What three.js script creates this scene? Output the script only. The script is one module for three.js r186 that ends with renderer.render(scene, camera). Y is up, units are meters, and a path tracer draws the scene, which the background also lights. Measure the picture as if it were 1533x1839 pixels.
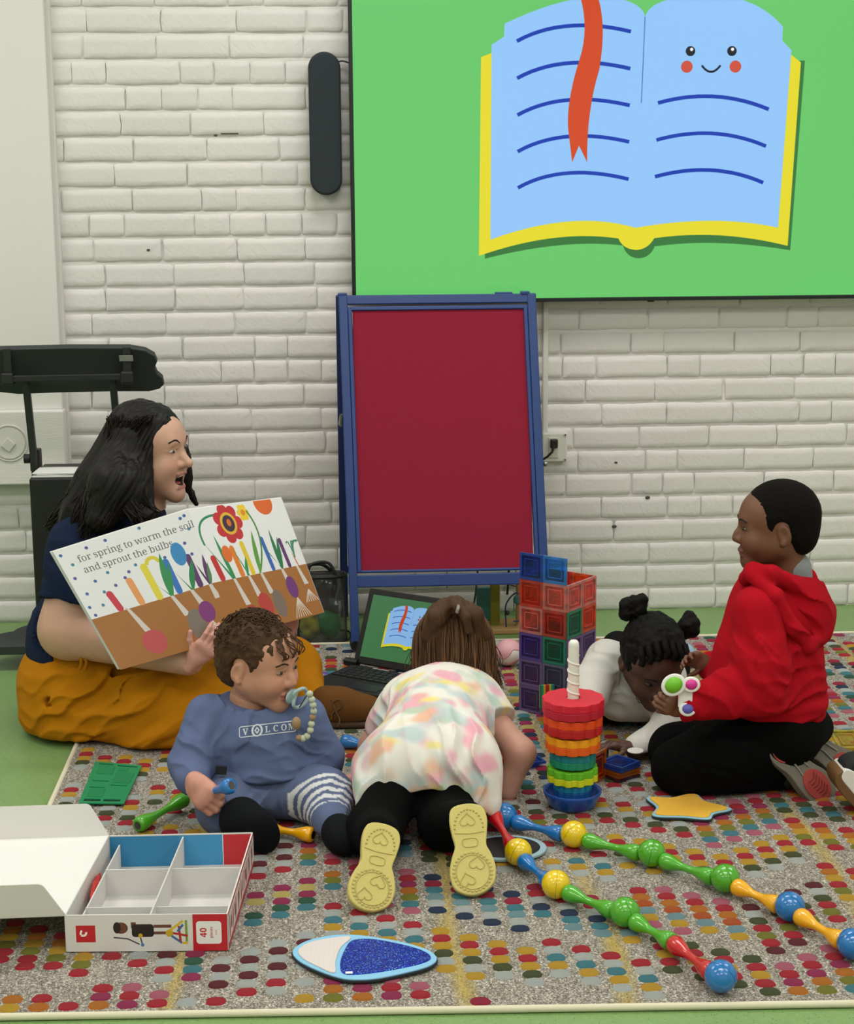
import * as THREE from 'three';
import { RoundedBoxGeometry } from 'three/addons/geometries/RoundedBoxGeometry.js';
import { createNoise3D } from 'simplex-noise';
import { mergeGeometries } from 'three/addons/utils/BufferGeometryUtils.js';
import { RectAreaLightUniformsLib } from 'three/addons/lights/RectAreaLightUniformsLib.js';

// ---------- camera, light, exposure ----------
const scene = new THREE.Scene();
scene.background = new THREE.Color(0x000000);
const camera = new THREE.PerspectiveCamera(33.386, 1533 / 1839, 0.05, 40);
camera.position.set(0, 1.30, 5.03);
const RAD = Math.PI / 180;
camera.rotation.set(-11.07 * RAD, -3.20 * RAD, -0.39 * RAD, 'YXZ');
const renderer = new THREE.WebGLRenderer({ antialias: true });
renderer.toneMapping = THREE.LinearToneMapping;
const EXPOSURE = 1.0;
renderer.toneMappingExposure = EXPOSURE;
renderer.shadowMap.enabled = true;
RectAreaLightUniformsLib.init();
const CEIL = 2.75, PANEL_POWER = 9.0;
// ceiling troffers: [x, z], each 1.2 x 0.6 m, the only lamps of the room besides the display
const TROFFERS = [[-1.9, 1.15], [0.3, 1.15], [2.5, 1.15], [-1.9, 3.3], [0.3, 3.3], [2.5, 3.3], [-1.9, 5.5], [0.3, 5.5], [2.5, 5.5]];

// ---------- helpers ----------
function rngOf(seed) { let a = seed >>> 0; return () => { a = (a + 0x6d2b79f5) | 0; let t = Math.imul(a ^ (a >>> 15), 1 | a); t = (t + Math.imul(t ^ (t >>> 7), 61 | t)) ^ t; return ((t ^ (t >>> 14)) >>> 0) / 4294967296; }; }
const mix = (a, b, t) => a + (b - a) * t, clamp = (v, a = 0, b = 1) => v < a ? a : v > b ? b : v;
const sstep = (a, b, v) => { const t = clamp((v - a) / (b - a)); return t * t * (3 - 2 * t); };
function h3(x, y, z) { let n = Math.imul(x, 374761393) + Math.imul(y, 668265263) + Math.imul(z, 2147483647 ^ 0x5bd1e995) | 0; n = Math.imul(n ^ (n >>> 13), 1274126177); return ((n ^ (n >>> 16)) >>> 0) / 4294967295; }
function noise(x, y, z) {                                  // value noise, -1..1
  const i = Math.floor(x), j = Math.floor(y), k = Math.floor(z); let u = x - i, v = y - j, w = z - k;
  u = u * u * (3 - 2 * u); v = v * v * (3 - 2 * v); w = w * w * (3 - 2 * w);
  const a = mix(mix(h3(i, j, k), h3(i + 1, j, k), u), mix(h3(i, j + 1, k), h3(i + 1, j + 1, k), u), v);
  const b = mix(mix(h3(i, j, k + 1), h3(i + 1, j, k + 1), u), mix(h3(i, j + 1, k + 1), h3(i + 1, j + 1, k + 1), u), v);
  return mix(a, b, w) * 2 - 1;
}
const snoise = createNoise3D(rngOf(77));
const names = {};
function numbered(n) { if (!(n in names)) { names[n] = 0; return n; } names[n]++; return n + '_' + String(names[n]).padStart(3, '0'); }
function setUp(m) { m.castShadow = true; m.receiveShadow = true; return m; }
function part(name, geometry, material, parent) { const m = setUp(new THREE.Mesh(geometry, material)); m.name = name; parent.add(m); return m; }
function tag(o, label, category, group) { o.userData.label = label; o.userData.category = category; if (group) o.userData.group = group; return o; }
function thing(name, label, category, p = [0, 0, 0], group) { const o = new THREE.Group(); o.name = numbered(name); o.position.set(...p); scene.add(o); return tag(o, label, category, group); }
function solo(name, geometry, material, label, category, p = [0, 0, 0], group) { const m = setUp(new THREE.Mesh(geometry, material)); m.name = numbered(name); m.position.set(...p); scene.add(m); return tag(m, label, category, group); }
function struct(name, geometry, material, p = [0, 0, 0]) { const m = setUp(new THREE.Mesh(geometry, material)); m.name = name; m.position.set(...p); m.userData.kind = 'structure'; scene.add(m); return m; }
function std(color, roughness = 0.6, extra = {}) { return new THREE.MeshStandardMaterial({ color, roughness, ...extra }); }
function phys(color, roughness = 0.6, extra = {}) { return new THREE.MeshPhysicalMaterial({ color, roughness, ...extra }); }
const box = (w, h, d, x = 0, y = 0, z = 0) => new THREE.BoxGeometry(w, h, d).translate(x, y, z);
const rbox = (w, h, d, r = 0.005, x = 0, y = 0, z = 0, seg = 2) => new RoundedBoxGeometry(w, h, d, seg, Math.min(r, w / 2.01, h / 2.01, d / 2.01)).translate(x, y, z);
const V = (a) => new THREE.Vector3(...a);
function bar(a, b, r, r2 = r, seg = 10) {                   // a round bar between two points
  const A = V(a), B = V(b), d = B.clone().sub(A), g = new THREE.CylinderGeometry(r2, r, d.length(), seg);
  g.applyQuaternion(new THREE.Quaternion().setFromUnitVectors(new THREE.Vector3(0, 1, 0), d.normalize()));
  return g.translate((A.x + B.x) / 2, (A.y + B.y) / 2, (A.z + B.z) / 2);
}
function beam(a, b, w, d, r = 0.003) {                      // a rectangular bar between two points, w across x, d across depth
  const A = V(a), B = V(b), dir = B.clone().sub(A), L = dir.length(), g = rbox(w, L, d, r);
  g.applyQuaternion(new THREE.Quaternion().setFromUnitVectors(new THREE.Vector3(0, 1, 0), dir.normalize()));
  return g.translate((A.x + B.x) / 2, (A.y + B.y) / 2, (A.z + B.z) / 2);
}
function tube(pts, r, seg = 24, rad = 6, closed = false) { return new THREE.TubeGeometry(new THREE.CatmullRomCurve3(pts.map(V), closed), seg, r, rad, closed); }
function plain(gs) { return mergeGeometries(gs.map((g) => { const n = g.index ? g.toNonIndexed() : g; for (const k of Object.keys(n.attributes)) if (!['position', 'normal', 'uv'].includes(k)) n.deleteAttribute(k); if (!n.attributes.uv) n.setAttribute('uv', new THREE.BufferAttribute(new Float32Array(n.attributes.position.count * 2), 2)); return n; })); }
function canvasTex(w, h, draw, srgb = true) { const c = document.createElement('canvas'); c.width = w; c.height = h; draw(c.getContext('2d'), w, h); const t = new THREE.CanvasTexture(c); if (srgb) t.colorSpace = THREE.SRGBColorSpace; t.anisotropy = 8; return t; }
function noiseTex(n, f, srgb = false) {                     // f(x, y) in pixels -> grey 0..1 or [r,g,b]
  const d = new Uint8Array(n * n * 4);
  for (let y = 0; y < n; y++) for (let x = 0; x < n; x++) { const v = f(x, y), o = (y * n + x) * 4; if (v.length) { d[o] = clamp(v[0]) * 255; d[o + 1] = clamp(v[1]) * 255; d[o + 2] = clamp(v[2]) * 255; } else d[o] = d[o + 1] = d[o + 2] = clamp(v) * 255; d[o + 3] = 255; }
  const t = new THREE.DataTexture(d, n, n); t.magFilter = THREE.LinearFilter; t.minFilter = THREE.LinearMipmapLinearFilter; t.generateMipmaps = true; t.wrapS = t.wrapT = THREE.RepeatWrapping; if (srgb) t.colorSpace = THREE.SRGBColorSpace; t.needsUpdate = true; return t;
}
function tiled(x, y, n, p) { const a = x / n * p, b = y / n * p, k = Math.PI * 2 / p, R = p / (Math.PI * 2); return noise(Math.cos(a * k) * R + 9, Math.sin(a * k) * R + Math.cos(b * k) * R * 1.0 + 31, Math.sin(b * k) * R + 5); }
const rep = (t, x, y) => { const c = t.clone(); c.repeat.set(x, y); c.needsUpdate = true; return c; };

// ---------- implicit surfaces: distance functions meshed by surface nets ----------
function cone(a, b, ra, rb = ra) {                          // tapered capsule
  const [ax, ay, az] = a, bx = b[0] - ax, by = b[1] - ay, bz = b[2] - az, L = 1 / Math.max(1e-9, bx * bx + by * by + bz * bz), dr = rb - ra;
  return (x, y, z) => { x -= ax; y -= ay; z -= az; let t = (x * bx + y * by + z * bz) * L; t = t < 0 ? 0 : t > 1 ? 1 : t; const u = x - bx * t, v = y - by * t, w = z - bz * t; return Math.sqrt(u * u + v * v + w * w) - ra - dr * t; };
}
function chain(pts) { const f = []; for (let i = 0; i + 1 < pts.length; i++) f.push(cone(pts[i], pts[i + 1], pts[i][3], pts[i + 1][3])); return f; }
function ell(c, r, q) {                                     // ellipsoid, q = Euler angles or quaternion (optional)
  const [cx, cy, cz] = c, [rx, ry, rz] = r; let m = null;
  if (q) { const Q = q.isQuaternion ? q : new THREE.Quaternion().setFromEuler(new THREE.Euler(...q)); m = new THREE.Matrix4().makeRotationFromQuaternion(Q).transpose().elements; }
  return (x, y, z) => {
    x -= cx; y -= cy; z -= cz;
    if (m) { const X = m[0] * x + m[4] * y + m[8] * z, Y = m[1] * x + m[5] * y + m[9] * z; z = m[2] * x + m[6] * y + m[10] * z; x = X; y = Y; }
    const a = x / rx, b = y / ry, d = z / rz, k0 = Math.sqrt(a * a + b * b + d * d), e = a / rx, g = b / ry, h = d / rz, k1 = Math.sqrt(e * e + g * g + h * h);
    return k1 < 1e-9 ? -Math.min(rx, ry, rz) : k0 * (k0 - 1) / k1;
  };
}
const smin = (a, b, k) => { const h = Math.max(k - Math.abs(a - b), 0) / k; return Math.min(a, b) - h * h * k * 0.25; };
const smax = (a, b, k) => -smin(-a, -b, k);
function uni(k, ...fs) { fs = fs.flat(); return (x, y, z) => { let d = fs[0](x, y, z); for (let i = 1; i < fs.length; i++) d = smin(d, fs[i](x, y, z), k); return d; }; }
const sub = (f, g, k = 0.004) => (x, y, z) => smax(f(x, y, z), -g(x, y, z), k);
const cut = (f, p, n, k = 0.004) => { const L = Math.hypot(...n), a = n[0] / L, b = n[1] / L, c = n[2] / L, e = a * p[0] + b * p[1] + c * p[2]; return (x, y, z) => smax(f(x, y, z), a * x + b * y + c * z - e, k); };   // removes the side n points to
const grow = (f, r) => (x, y, z) => f(x, y, z) - r;
function nets(f, lo, hi, cell, color) {
  const B = 5, n = [0, 1, 2].map((i) => Math.ceil((hi[i] - lo[i]) / cell / B) * B + 1), [nx, ny, nz] = n, val = new Float32Array(nx * ny * nz).fill(1);
  const rad = B * cell * 0.5 * 1.7321 * 1.35 + 2 * cell;
  for (let k = 0; k < nz - 1; k += B) for (let j = 0; j < ny - 1; j += B) for (let i = 0; i < nx - 1; i += B) {
    const c = f(lo[0] + (i + B / 2) * cell, lo[1] + (j + B / 2) * cell, lo[2] + (k + B / 2) * cell), far = Math.abs(c) > rad;
    for (let w = k; w <= k + B; w++) for (let v = j; v <= j + B; v++) for (let u = i; u <= i + B; u++) {
      const o = u + nx * (v + ny * w);
      if (far) { if (val[o] === 1) val[o] = c; } else val[o] = f(lo[0] + u * cell, lo[1] + v * cell, lo[2] + w * cell);
    }
  }
  const id = new Int32Array(nx * ny * nz).fill(-1), P = [], idx = [];
  const sx = 1, sy = nx, sz = nx * ny, E = [[0, sx], [0, sy], [0, sz], [sx, sx + sy], [sx, sx + sz], [sy, sx + sy], [sy, sy + sz], [sz, sx + sz], [sz, sy + sz], [sx + sy, sx + sy + sz], [sx + sz, sx + sy + sz], [sy + sz, sx + sy + sz]];
  for (let k = 0; k < nz - 1; k++) for (let j = 0; j < ny - 1; j++) for (let i = 0; i < nx - 1; i++) {
    const o = i + nx * (j + ny * k); let s = 0, c = 0, X = 0, Y = 0, Z = 0;
    const neg = val[o] < 0; let same = true; for (const q of [sx, sy, sz, sx + sy, sx + sz, sy + sz, sx + sy + sz]) if ((val[o + q] < 0) !== neg) { same = false; break; }
    if (same) continue;
    for (const [a, b] of E) { const va = val[o + a], vb = val[o + b]; if ((va < 0) === (vb < 0)) continue; const t = va / (va - vb); const ax = a % nx % nx, A = [a === sx || a === sx + sy || a === sx + sz || a === sx + sy + sz, a === sy || a === sx + sy || a === sy + sz || a === sx + sy + sz, a >= sz], D = [b === sx || b === sx + sy || b === sx + sz || b === sx + sy + sz, b === sy || b === sx + sy || b === sy + sz || b === sx + sy + sz, b >= sz]; X += mix(+A[0], +D[0], t); Y += mix(+A[1], +D[1], t); Z += mix(+A[2], +D[2], t); c++; }
    id[o] = P.length / 3; P.push(lo[0] + (i + X / c) * cell, lo[1] + (j + Y / c) * cell, lo[2] + (k + Z / c) * cell);
  }
  const quad = (a, b, c, d, flip) => { if (a < 0 || b < 0 || c < 0 || d < 0) return; if (flip) idx.push(a, c, b, a, d, c); else idx.push(a, b, c, a, c, d); };
  for (let k = 1; k < nz - 1; k++) for (let j = 1; j < ny - 1; j++) for (let i = 1; i < nx - 1; i++) {
    const o = i + nx * (j + ny * k), s = val[o] < 0;
    if ((val[o + sx] < 0) !== s) quad(id[o - sy - sz], id[o - sz], id[o], id[o - sy], !s);
    if ((val[o + sy] < 0) !== s) quad(id[o - sx - sz], id[o - sx], id[o], id[o - sz], !s);
    if ((val[o + sz] < 0) !== s) quad(id[o - sx - sy], id[o - sy], id[o], id[o - sx], !s);
  }
  const g = new THREE.BufferGeometry(), N = new Float32Array(P.length), U = new Float32Array(P.length / 3 * 2), e = cell * 0.5, C = color ? new Float32Array(P.length) : null;
  for (let i = 0; i < P.length; i += 3) {
    let x = P[i], y = P[i + 1], z = P[i + 2];
    let a = f(x + e, y, z) - f(x - e, y, z), b = f(x, y + e, z) - f(x, y - e, z), c = f(x, y, z + e) - f(x, y, z - e), L = Math.hypot(a, b, c) || 1;
    N[i] = a / L; N[i + 1] = b / L; N[i + 2] = c / L;
    U[i / 3 * 2] = x + 0.37 * z; U[i / 3 * 2 + 1] = y + 0.53 * z;
    if (C) { const q = color(x, y, z, a / L, b / L, c / L); C[i] = q[0]; C[i + 1] = q[1]; C[i + 2] = q[2]; }
  }
  g.setAttribute('position', new THREE.Float32BufferAttribute(P, 3)); g.setAttribute('normal', new THREE.BufferAttribute(N, 3)); g.setAttribute('uv', new THREE.BufferAttribute(U, 2));
  if (C) g.setAttribute('color', new THREE.BufferAttribute(C, 3));
  g.setIndex(idx); return g;
}
function bounds(pts, m) { const lo = [1e9, 1e9, 1e9], hi = [-1e9, -1e9, -1e9]; for (const p of pts) for (let i = 0; i < 3; i++) { lo[i] = Math.min(lo[i], p[i] - m); hi[i] = Math.max(hi[i], p[i] + m); } return [lo, hi]; }
function joined(gs) { return mergeGeometries(gs); }
// a sheet laid on an implicit surface: marches from the points o + u*s + v*t along dir until it meets f
function patch(f, o, u, v, dir, nu, nv, lift = 0.0015, far = 0.4) {
  const P = [], U = [], idx = [], D = V(dir).normalize();
  for (let j = 0; j <= nv; j++) for (let i = 0; i <= nu; i++) {
    const s = i / nu - 0.5, t = j / nv - 0.5, p = [o[0] + u[0] * s + v[0] * t, o[1] + u[1] * s + v[1] * t, o[2] + u[2] * s + v[2] * t];
    let d = 0; for (let q = 0; q < 90 && d < far; q++) { const e = f(p[0] + D.x * d, p[1] + D.y * d, p[2] + D.z * d); if (e < lift) break; d += (e - lift) * 0.6 + 0.0003; }
    P.push(p[0] + D.x * d, p[1] + D.y * d, p[2] + D.z * d); U.push(i / nu, j / nv);
  }
  for (let j = 0; j < nv; j++) for (let i = 0; i < nu; i++) { const a = j * (nu + 1) + i; idx.push(a, a + 1, a + nu + 2, a, a + nu + 2, a + nu + 1); }
  const g = new THREE.BufferGeometry(); g.setAttribute('position', new THREE.Float32BufferAttribute(P, 3)); g.setAttribute('uv', new THREE.Float32BufferAttribute(U, 2)); g.setIndex(idx); g.computeVertexNormals(); return g;
}
const srgb = (hex) => { const c = new THREE.Color(hex); return [c.r, c.g, c.b]; };
const lerp3 = (a, b, t) => [mix(a[0], b[0], t), mix(a[1], b[1], t), mix(a[2], b[2], t)];

// ---------- the room ----------
const paintBump = noiseTex(512, (x, y) => 0.5 + 0.22 * tiled(x, y, 512, 24) + 0.2 * tiled(x, y, 512, 64) + 0.12 * (h3(x, y, 3) - 0.5));
const WALLC = new THREE.Color(0.72, 0.69, 0.672);
const wallPaint = std(WALLC, 0.5, { bumpMap: rep(paintBump, 2.2, 2.2), bumpScale: 0.0012 });
const smoothPaint = std(new THREE.Color(0.74, 0.715, 0.69), 0.6, { bumpMap: rep(paintBump, 3, 3), bumpScale: 0.0004 });
const LO = -3.2, HI = 3.9, BACK = 6.8;
const floorTex = noiseTex(1024, (x, y) => {
  const sp = h3(x >> 1, y >> 1, 7), n = 0.02 * (h3(x >> 3, y >> 3, 4) - 0.5) + 0.035 * (h3(x, y, 1) - 0.5), k = sp > 0.985 ? -0.13 : sp > 0.965 ? 0.06 : 0;
  return [0.47 + n + k, 0.60 + n + k, 0.365 + n * 0.8 + k];
}, true);
const floorMat = std(0xffffff, 0.42, { map: rep(floorTex, 6, 6), bumpMap: rep(paintBump, 14, 14), bumpScale: 0.0003 });
struct('floor', box(HI - LO, 0.1, BACK + 0.1, (HI + LO) / 2, -0.05, BACK / 2), floorMat);
const otherWall = std(new THREE.Color(0.72, 0.71, 0.67), 0.7);
struct('wall_left', box(0.1, CEIL, BACK, LO - 0.05, CEIL / 2, BACK / 2), otherWall);
struct('wall_right', box(0.1, CEIL, BACK, HI + 0.05, CEIL / 2, BACK / 2), otherWall);
struct('wall_front', box(HI - LO + 0.2, CEIL, 0.1, (HI + LO) / 2, CEIL / 2, BACK + 0.05), otherWall);
struct('ceiling', box(HI - LO + 0.2, 0.1, BACK + 0.2, (HI + LO) / 2, CEIL + 0.05, BACK / 2), std(new THREE.Color(0.8, 0.8, 0.79), 0.8));
TROFFERS.forEach(([x, z], i) => {
  const row = ['by the brick wall', 'over the rug', 'at the far end of the room'][Math.floor(i / 3)], col = ['left', 'middle', 'right'][i % 3];
  const t = thing('ceiling_light', 'white recessed ceiling light panel ' + row + ', ' + col + ' of its row', 'ceiling light', [x, CEIL, z], 'ceiling light panels');
  part('frame', plain([box(1.24, 0.03, 0.03, 0, -0.015, -0.305), box(1.24, 0.03, 0.03, 0, -0.015, 0.305), box(0.03, 0.03, 0.58, -0.605, -0.015, 0), box(0.03, 0.03, 0.58, 0.605, -0.015, 0)]), std(0xf0f0f0, 0.5), t);
  part('diffuser', box(1.18, 0.01, 0.58, 0, -0.012, 0), std(0xffffff, 0.8, { emissive: new THREE.Color(1.0, 0.965, 0.93), emissiveIntensity: 1.4 }), t);
  const l = new THREE.RectAreaLight(new THREE.Color(1.0, 0.965, 0.93), PANEL_POWER, 1.16, 0.56); l.position.set(0, -0.022, 0); l.rotation.x = -Math.PI / 2; t.add(l); l.name = 'panel_lamp';
});

// ---------- brick wall: mortar bed, then every brick ----------
const COURSE = 0.0711, BR = rngOf(11);
const bed = (() => {                                          // the painted mortar, a lumpy sheet 0 to 3 mm proud
  const g = new THREE.PlaneGeometry(HI - LO, CEIL, 560, 240).translate((HI + LO) / 2, CEIL / 2, 0), p = g.attributes.position, u = g.attributes.uv;
  for (let i = 0; i < p.count; i++) { const x = p.getX(i), y = p.getY(i); p.setZ(i, 0.0012 * noise(x * 30, y * 60, 1) + 0.0016 * noise(x * 11, y * 25, 4)); u.setXY(i, x, y); }
  g.computeVertexNormals(); return g;
})();
const wallBack = struct('wall_back', box(HI - LO + 0.2, CEIL, 0.12, (HI + LO) / 2, CEIL / 2, -0.066), wallPaint);
part('mortar', bed, wallPaint, wallBack);
function brickGeom(w, h, seed) {
  const nx = w > 0.14 ? 9 : 5, ny = 4, P = [], idx = [], s = seed * 17.3;
  const xs = [0, 0.006, ...Array.from({ length: nx }, (_, i) => 0.006 + (w - 0.012) * (i + 1) / (nx + 1)), w - 0.006, w], ys = [0, 0.005, ...Array.from({ length: ny - 1 }, (_, i) => 0.005 + (h - 0.010) * (i + 1) / ny), h - 0.005, h];
  for (let j = 0; j < ys.length; j++) for (let i = 0; i < xs.length; i++) {
    const ex = Math.min(i, xs.length - 1 - i), ey = Math.min(j, ys.length - 1 - j), e = Math.min(ex, ey);
    let x = xs[i] - w / 2, y = ys[j] - h / 2;
    const chip = Math.max(0, noise(x * 20 + s, y * 30, s) - 0.45) * 0.009;
    const lump = 0.0004 * noise(x * 35 + s, y * 45, s + 3) + 0.0005 * noise(x * 12, y * 14 + s, 8);
    let z = e === 0 ? (ex === 0 && ey > 0 ? 0.0028 : -0.002) : e === 1 ? 0.0058 + lump - chip * 0.5 : 0.0063 + lump - chip * 0.2;
    if (e === 0) { y += (0.0022 * noise(x * 28 + s, j * 3.1, s * 0.7) + 0.0012 * noise(x * 90, j, s)); x += 0.0028 * noise(y * 40 + s, i * 5.7, s); y *= 1 - 0.1 * (ex === 0 && ey === 0); x -= Math.sign(x) * 0.004 * (ex === 0 && ey === 0); }
    else if (e === 1) { y += 0.0016 * noise(x * 28 + s, j * 3.1, s * 0.7); x += 0.0014 * noise(y * 40 + s, i * 5.7, s); }
    P.push(x, y, z);
  }
  const n = xs.length;
  for (let j = 0; j + 1 < ys.length; j++) for (let i = 0; i + 1 < n; i++) { const a = j * n + i; idx.push(a, a + 1, a + n + 1, a, a + n + 1, a + n); }
  const g = new THREE.BufferGeometry(); g.setAttribute('position', new THREE.Float32BufferAttribute(P, 3)); g.setAttribute('uv', new THREE.Float32BufferAttribute(P.flatMap((v, k) => k % 3 < 2 ? [v + seed * 0.13] : []), 2)); g.setIndex(idx); g.computeVertexNormals(); return g;
}
{
  const long = Array.from({ length: 20 }, (_, i) => brickGeom(0.203, 0.0655, i + 1)), short = Array.from({ length: 8 }, (_, i) => brickGeom(0.096, 0.0655, i + 40)), rest = [];
  const tones = [1, 0.975, 1.02, 0.955].map((k) => std(WALLC.clone().multiplyScalar(k), 0.46, { bumpMap: wallPaint.bumpMap, bumpScale: 0.0012 }));
  for (let r = 0; r < 38; r++) {
    const y = r * COURSE + 0.0333, mixed = r % 6 === 4; let x = LO - BR() * 0.2; 
    while (x < HI) {
      const sh = mixed ? BR() < 0.75 : BR() < 0.13, w = (sh ? 0.096 : 0.203) * mix(0.95, 1.05, BR()), cx = x + w / 2, g = (sh ? short : long)[Math.floor(BR() * (sh ? 8 : 20))], q = BR(), flip = BR() < 0.5, dz = 0.0016 * (BR() - 0.5), tilt = 0.012 * (BR() - 0.5); x += w + 0.002 + 0.003 * BR();
      const inLeft = cx > -0.92 && cx < 0.16 && y < 1.9 && !(cx < -0.78 && y > 0.46), inRight = cx > 0.4 && cx < 1.66 && y < 1.0;
      const m = new THREE.Matrix4().compose(new THREE.Vector3(cx, y, dz), new THREE.Quaternion().setFromEuler(new THREE.Euler(0, 0, tilt + (flip ? Math.PI : 0))), new THREE.Vector3(w / (sh ? 0.096 : 0.203), 1, 1));
      if (inLeft || inRight) { const b = part('brick', g, tones[Math.floor(q * 4)], wallBack); b.applyMatrix4(m); }
      else rest.push(g.clone().applyMatrix4(m));
    }
  }
  const s = part('brick_field', plain(rest), tones[0], wallBack); s.userData.kind = 'stuff';
  // old anchor holes and chips in the paint
  const dark = std(0x4a4a44, 0.9);
  for (const [x, y, r] of [[-0.3166, 1.4236, 0.012], [0.85, 0.4573, 0.012], [0.8478, 0.2611, 0.012], [1.4434, 0.3622, 0.012], [0.9481, 0.3484, 0.012], [-0.5198, 1.1014, 0.012]].map((p, i) => [p[0], p[1], [0.004, 0.004, 0.006, 0.005, 0.006, 0.004][i]]))
    part('anchor_hole', new THREE.SphereGeometry(r, 8, 6).scale(1.3, 0.8, 0.4).translate(x, y, 0.008), dark, wallBack);
  part('crack', rbox(0.05, 0.0035, 0.004, 0.001, [-0.277, 1.4281, 0.01][0] - 0.0, [-0.277, 1.4281, 0.01][1], 0.0065), dark, wallBack);
}
// smooth boxed-in duct at the left, the box below it with a round cover
const duct = struct('trim_1', rbox(2.42, CEIL - 0.646, 0.05, 0.004, LO + 1.21, 0.646 + (CEIL - 0.646) / 2, 0.02), smoothPaint);
part('edge_strip', rbox(0.018, CEIL - 0.45, 0.028, 0.003, -0.776, 0.45 + (CEIL - 0.45) / 2, 0.012), smoothPaint, duct);
const boxIn = struct('trim_2', rbox(2.425, 0.218, 0.095, 0.006, LO + 1.2125, 0.538, 0.022), smoothPaint);
{
  const c = part('round_cover', new THREE.CylinderGeometry(0.045, 0.046, 0.006, 40).rotateX(Math.PI / 2).translate(-0.934, 0.553, 0.072), smoothPaint, boxIn);
  part('cover_ring', new THREE.TorusGeometry(0.052, 0.0025, 8, 48).translate(-0.934, 0.553, 0.071), smoothPaint, boxIn);
  part('square_plate', rbox(0.03, 0.03, 0.008, 0.002).rotateZ(0.9).translate(-0.936, 0.549, 0.077), smoothPaint, boxIn);
}

// ---------- display, speaker, socket ----------
function drawSlide(c, green = '#6acb6c') {                                       // the slide, in the photograph's proportions
  c.fillStyle = green; c.fillRect(600, -80, 1140, 700);
  const L = '#96caff', Yl = '#ecdf2c', B = '#0b3ab0';
  c.save(); c.filter = 'none'; c.fillStyle = 'rgba(38,92,44,0.75)'; 
  c.beginPath(); c.moveTo(870, 115); c.lineTo(870, 462); c.quadraticCurveTo(1010, 428, 1118, 440); c.arc(1152, 434, 30, 2.9, 0.3, true); c.quadraticCurveTo(1290, 428, 1432, 452); c.lineTo(1447, 115); c.fill(); c.restore();
  c.fillStyle = Yl; c.beginPath(); c.moveTo(863, 107); c.lineTo(905, 92); c.lineTo(1405, 92); c.lineTo(1440, 118); c.lineTo(1427, 444); c.quadraticCurveTo(1300, 412, 1180, 428); c.quadraticCurveTo(1168, 449, 1146, 449); c.quadraticCurveTo(1122, 447, 1114, 428); c.quadraticCurveTo(1000, 410, 859, 457); c.fill();
  c.fillStyle = L; c.beginPath(); c.moveTo(880, 428); c.lineTo(882, 86); c.lineTo(904, 72); c.lineTo(905, 50); c.quadraticCurveTo(1000, 6, 1075, 3); c.quadraticCurveTo(1148, 8, 1156, 38); c.quadraticCurveTo(1166, 2, 1278, 1); c.quadraticCurveTo(1360, 6, 1405, 56); c.lineTo(1405, 80); c.lineTo(1422, 97); c.lineTo(1408, 411); c.quadraticCurveTo(1290, 385, 1145, 409); c.quadraticCurveTo(1030, 375, 880, 428); c.fill();
  c.strokeStyle = '#3f78b8'; c.lineWidth = 1.6; c.beginPath(); c.moveTo(1156, 38); c.lineTo(1152, 188); c.stroke();
  c.strokeStyle = B; c.lineWidth = 6.5;
  for (let i = 0; i < 5; i++) { const y = 80 + i * 64; c.beginPath(); c.moveTo(927 + i * 0.7, y); c.quadraticCurveTo(1010, y - 44, 1131, y - 16 + (i === 4 ? 2 : 0)); c.stroke(); }
  for (let i = 0; i < 3; i++) { const y = 188 + i * 65; c.beginPath(); c.moveTo(1182 - i * 1.5, y); c.quadraticCurveTo(1285, y - 28, 1384 - i * 3, y + 12); c.stroke(); }
  c.fillStyle = '#d6481f'; c.beginPath(); c.moveTo(1040, 5); c.quadraticCurveTo(1056, 60, 1040, 110); c.quadraticCurveTo(1014, 190, 1021, 240); c.lineTo(1028, 291); c.lineTo(1040, 262); c.lineTo(1055, 291); c.quadraticCurveTo(1053, 200, 1075, 130); c.quadraticCurveTo(1088, 50, 1070, 2); c.fill();
  c.fillStyle = '#0c1222'; for (const x of [1239, 1314]) { c.beginPath(); c.arc(x, 98, 8.5, 0, 7); c.fill(); }
  c.fillStyle = '#ffffff'; for (const x of [1241, 1315]) { c.beginPath(); c.arc(x, 95, 3, 0, 7); c.fill(); }
  c.fillStyle = '#d2503c'; for (const x of [1233, 1321]) { c.beginPath(); c.arc(x, 125, 10.5, 0, 7); c.fill(); }
  c.strokeStyle = '#10182c'; c.lineWidth = 3.5; c.lineCap = 'round'; c.beginPath(); c.moveTo(1261, 124); c.quadraticCurveTo(1277, 144, 1293, 124); c.stroke();
}
const slideTex = canvasTex(1680, 945, (c, w) => { const s = w / 1056; c.setTransform(s, 0, 0, s, -635 * s, 60 * s); drawSlide(c); });
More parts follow.
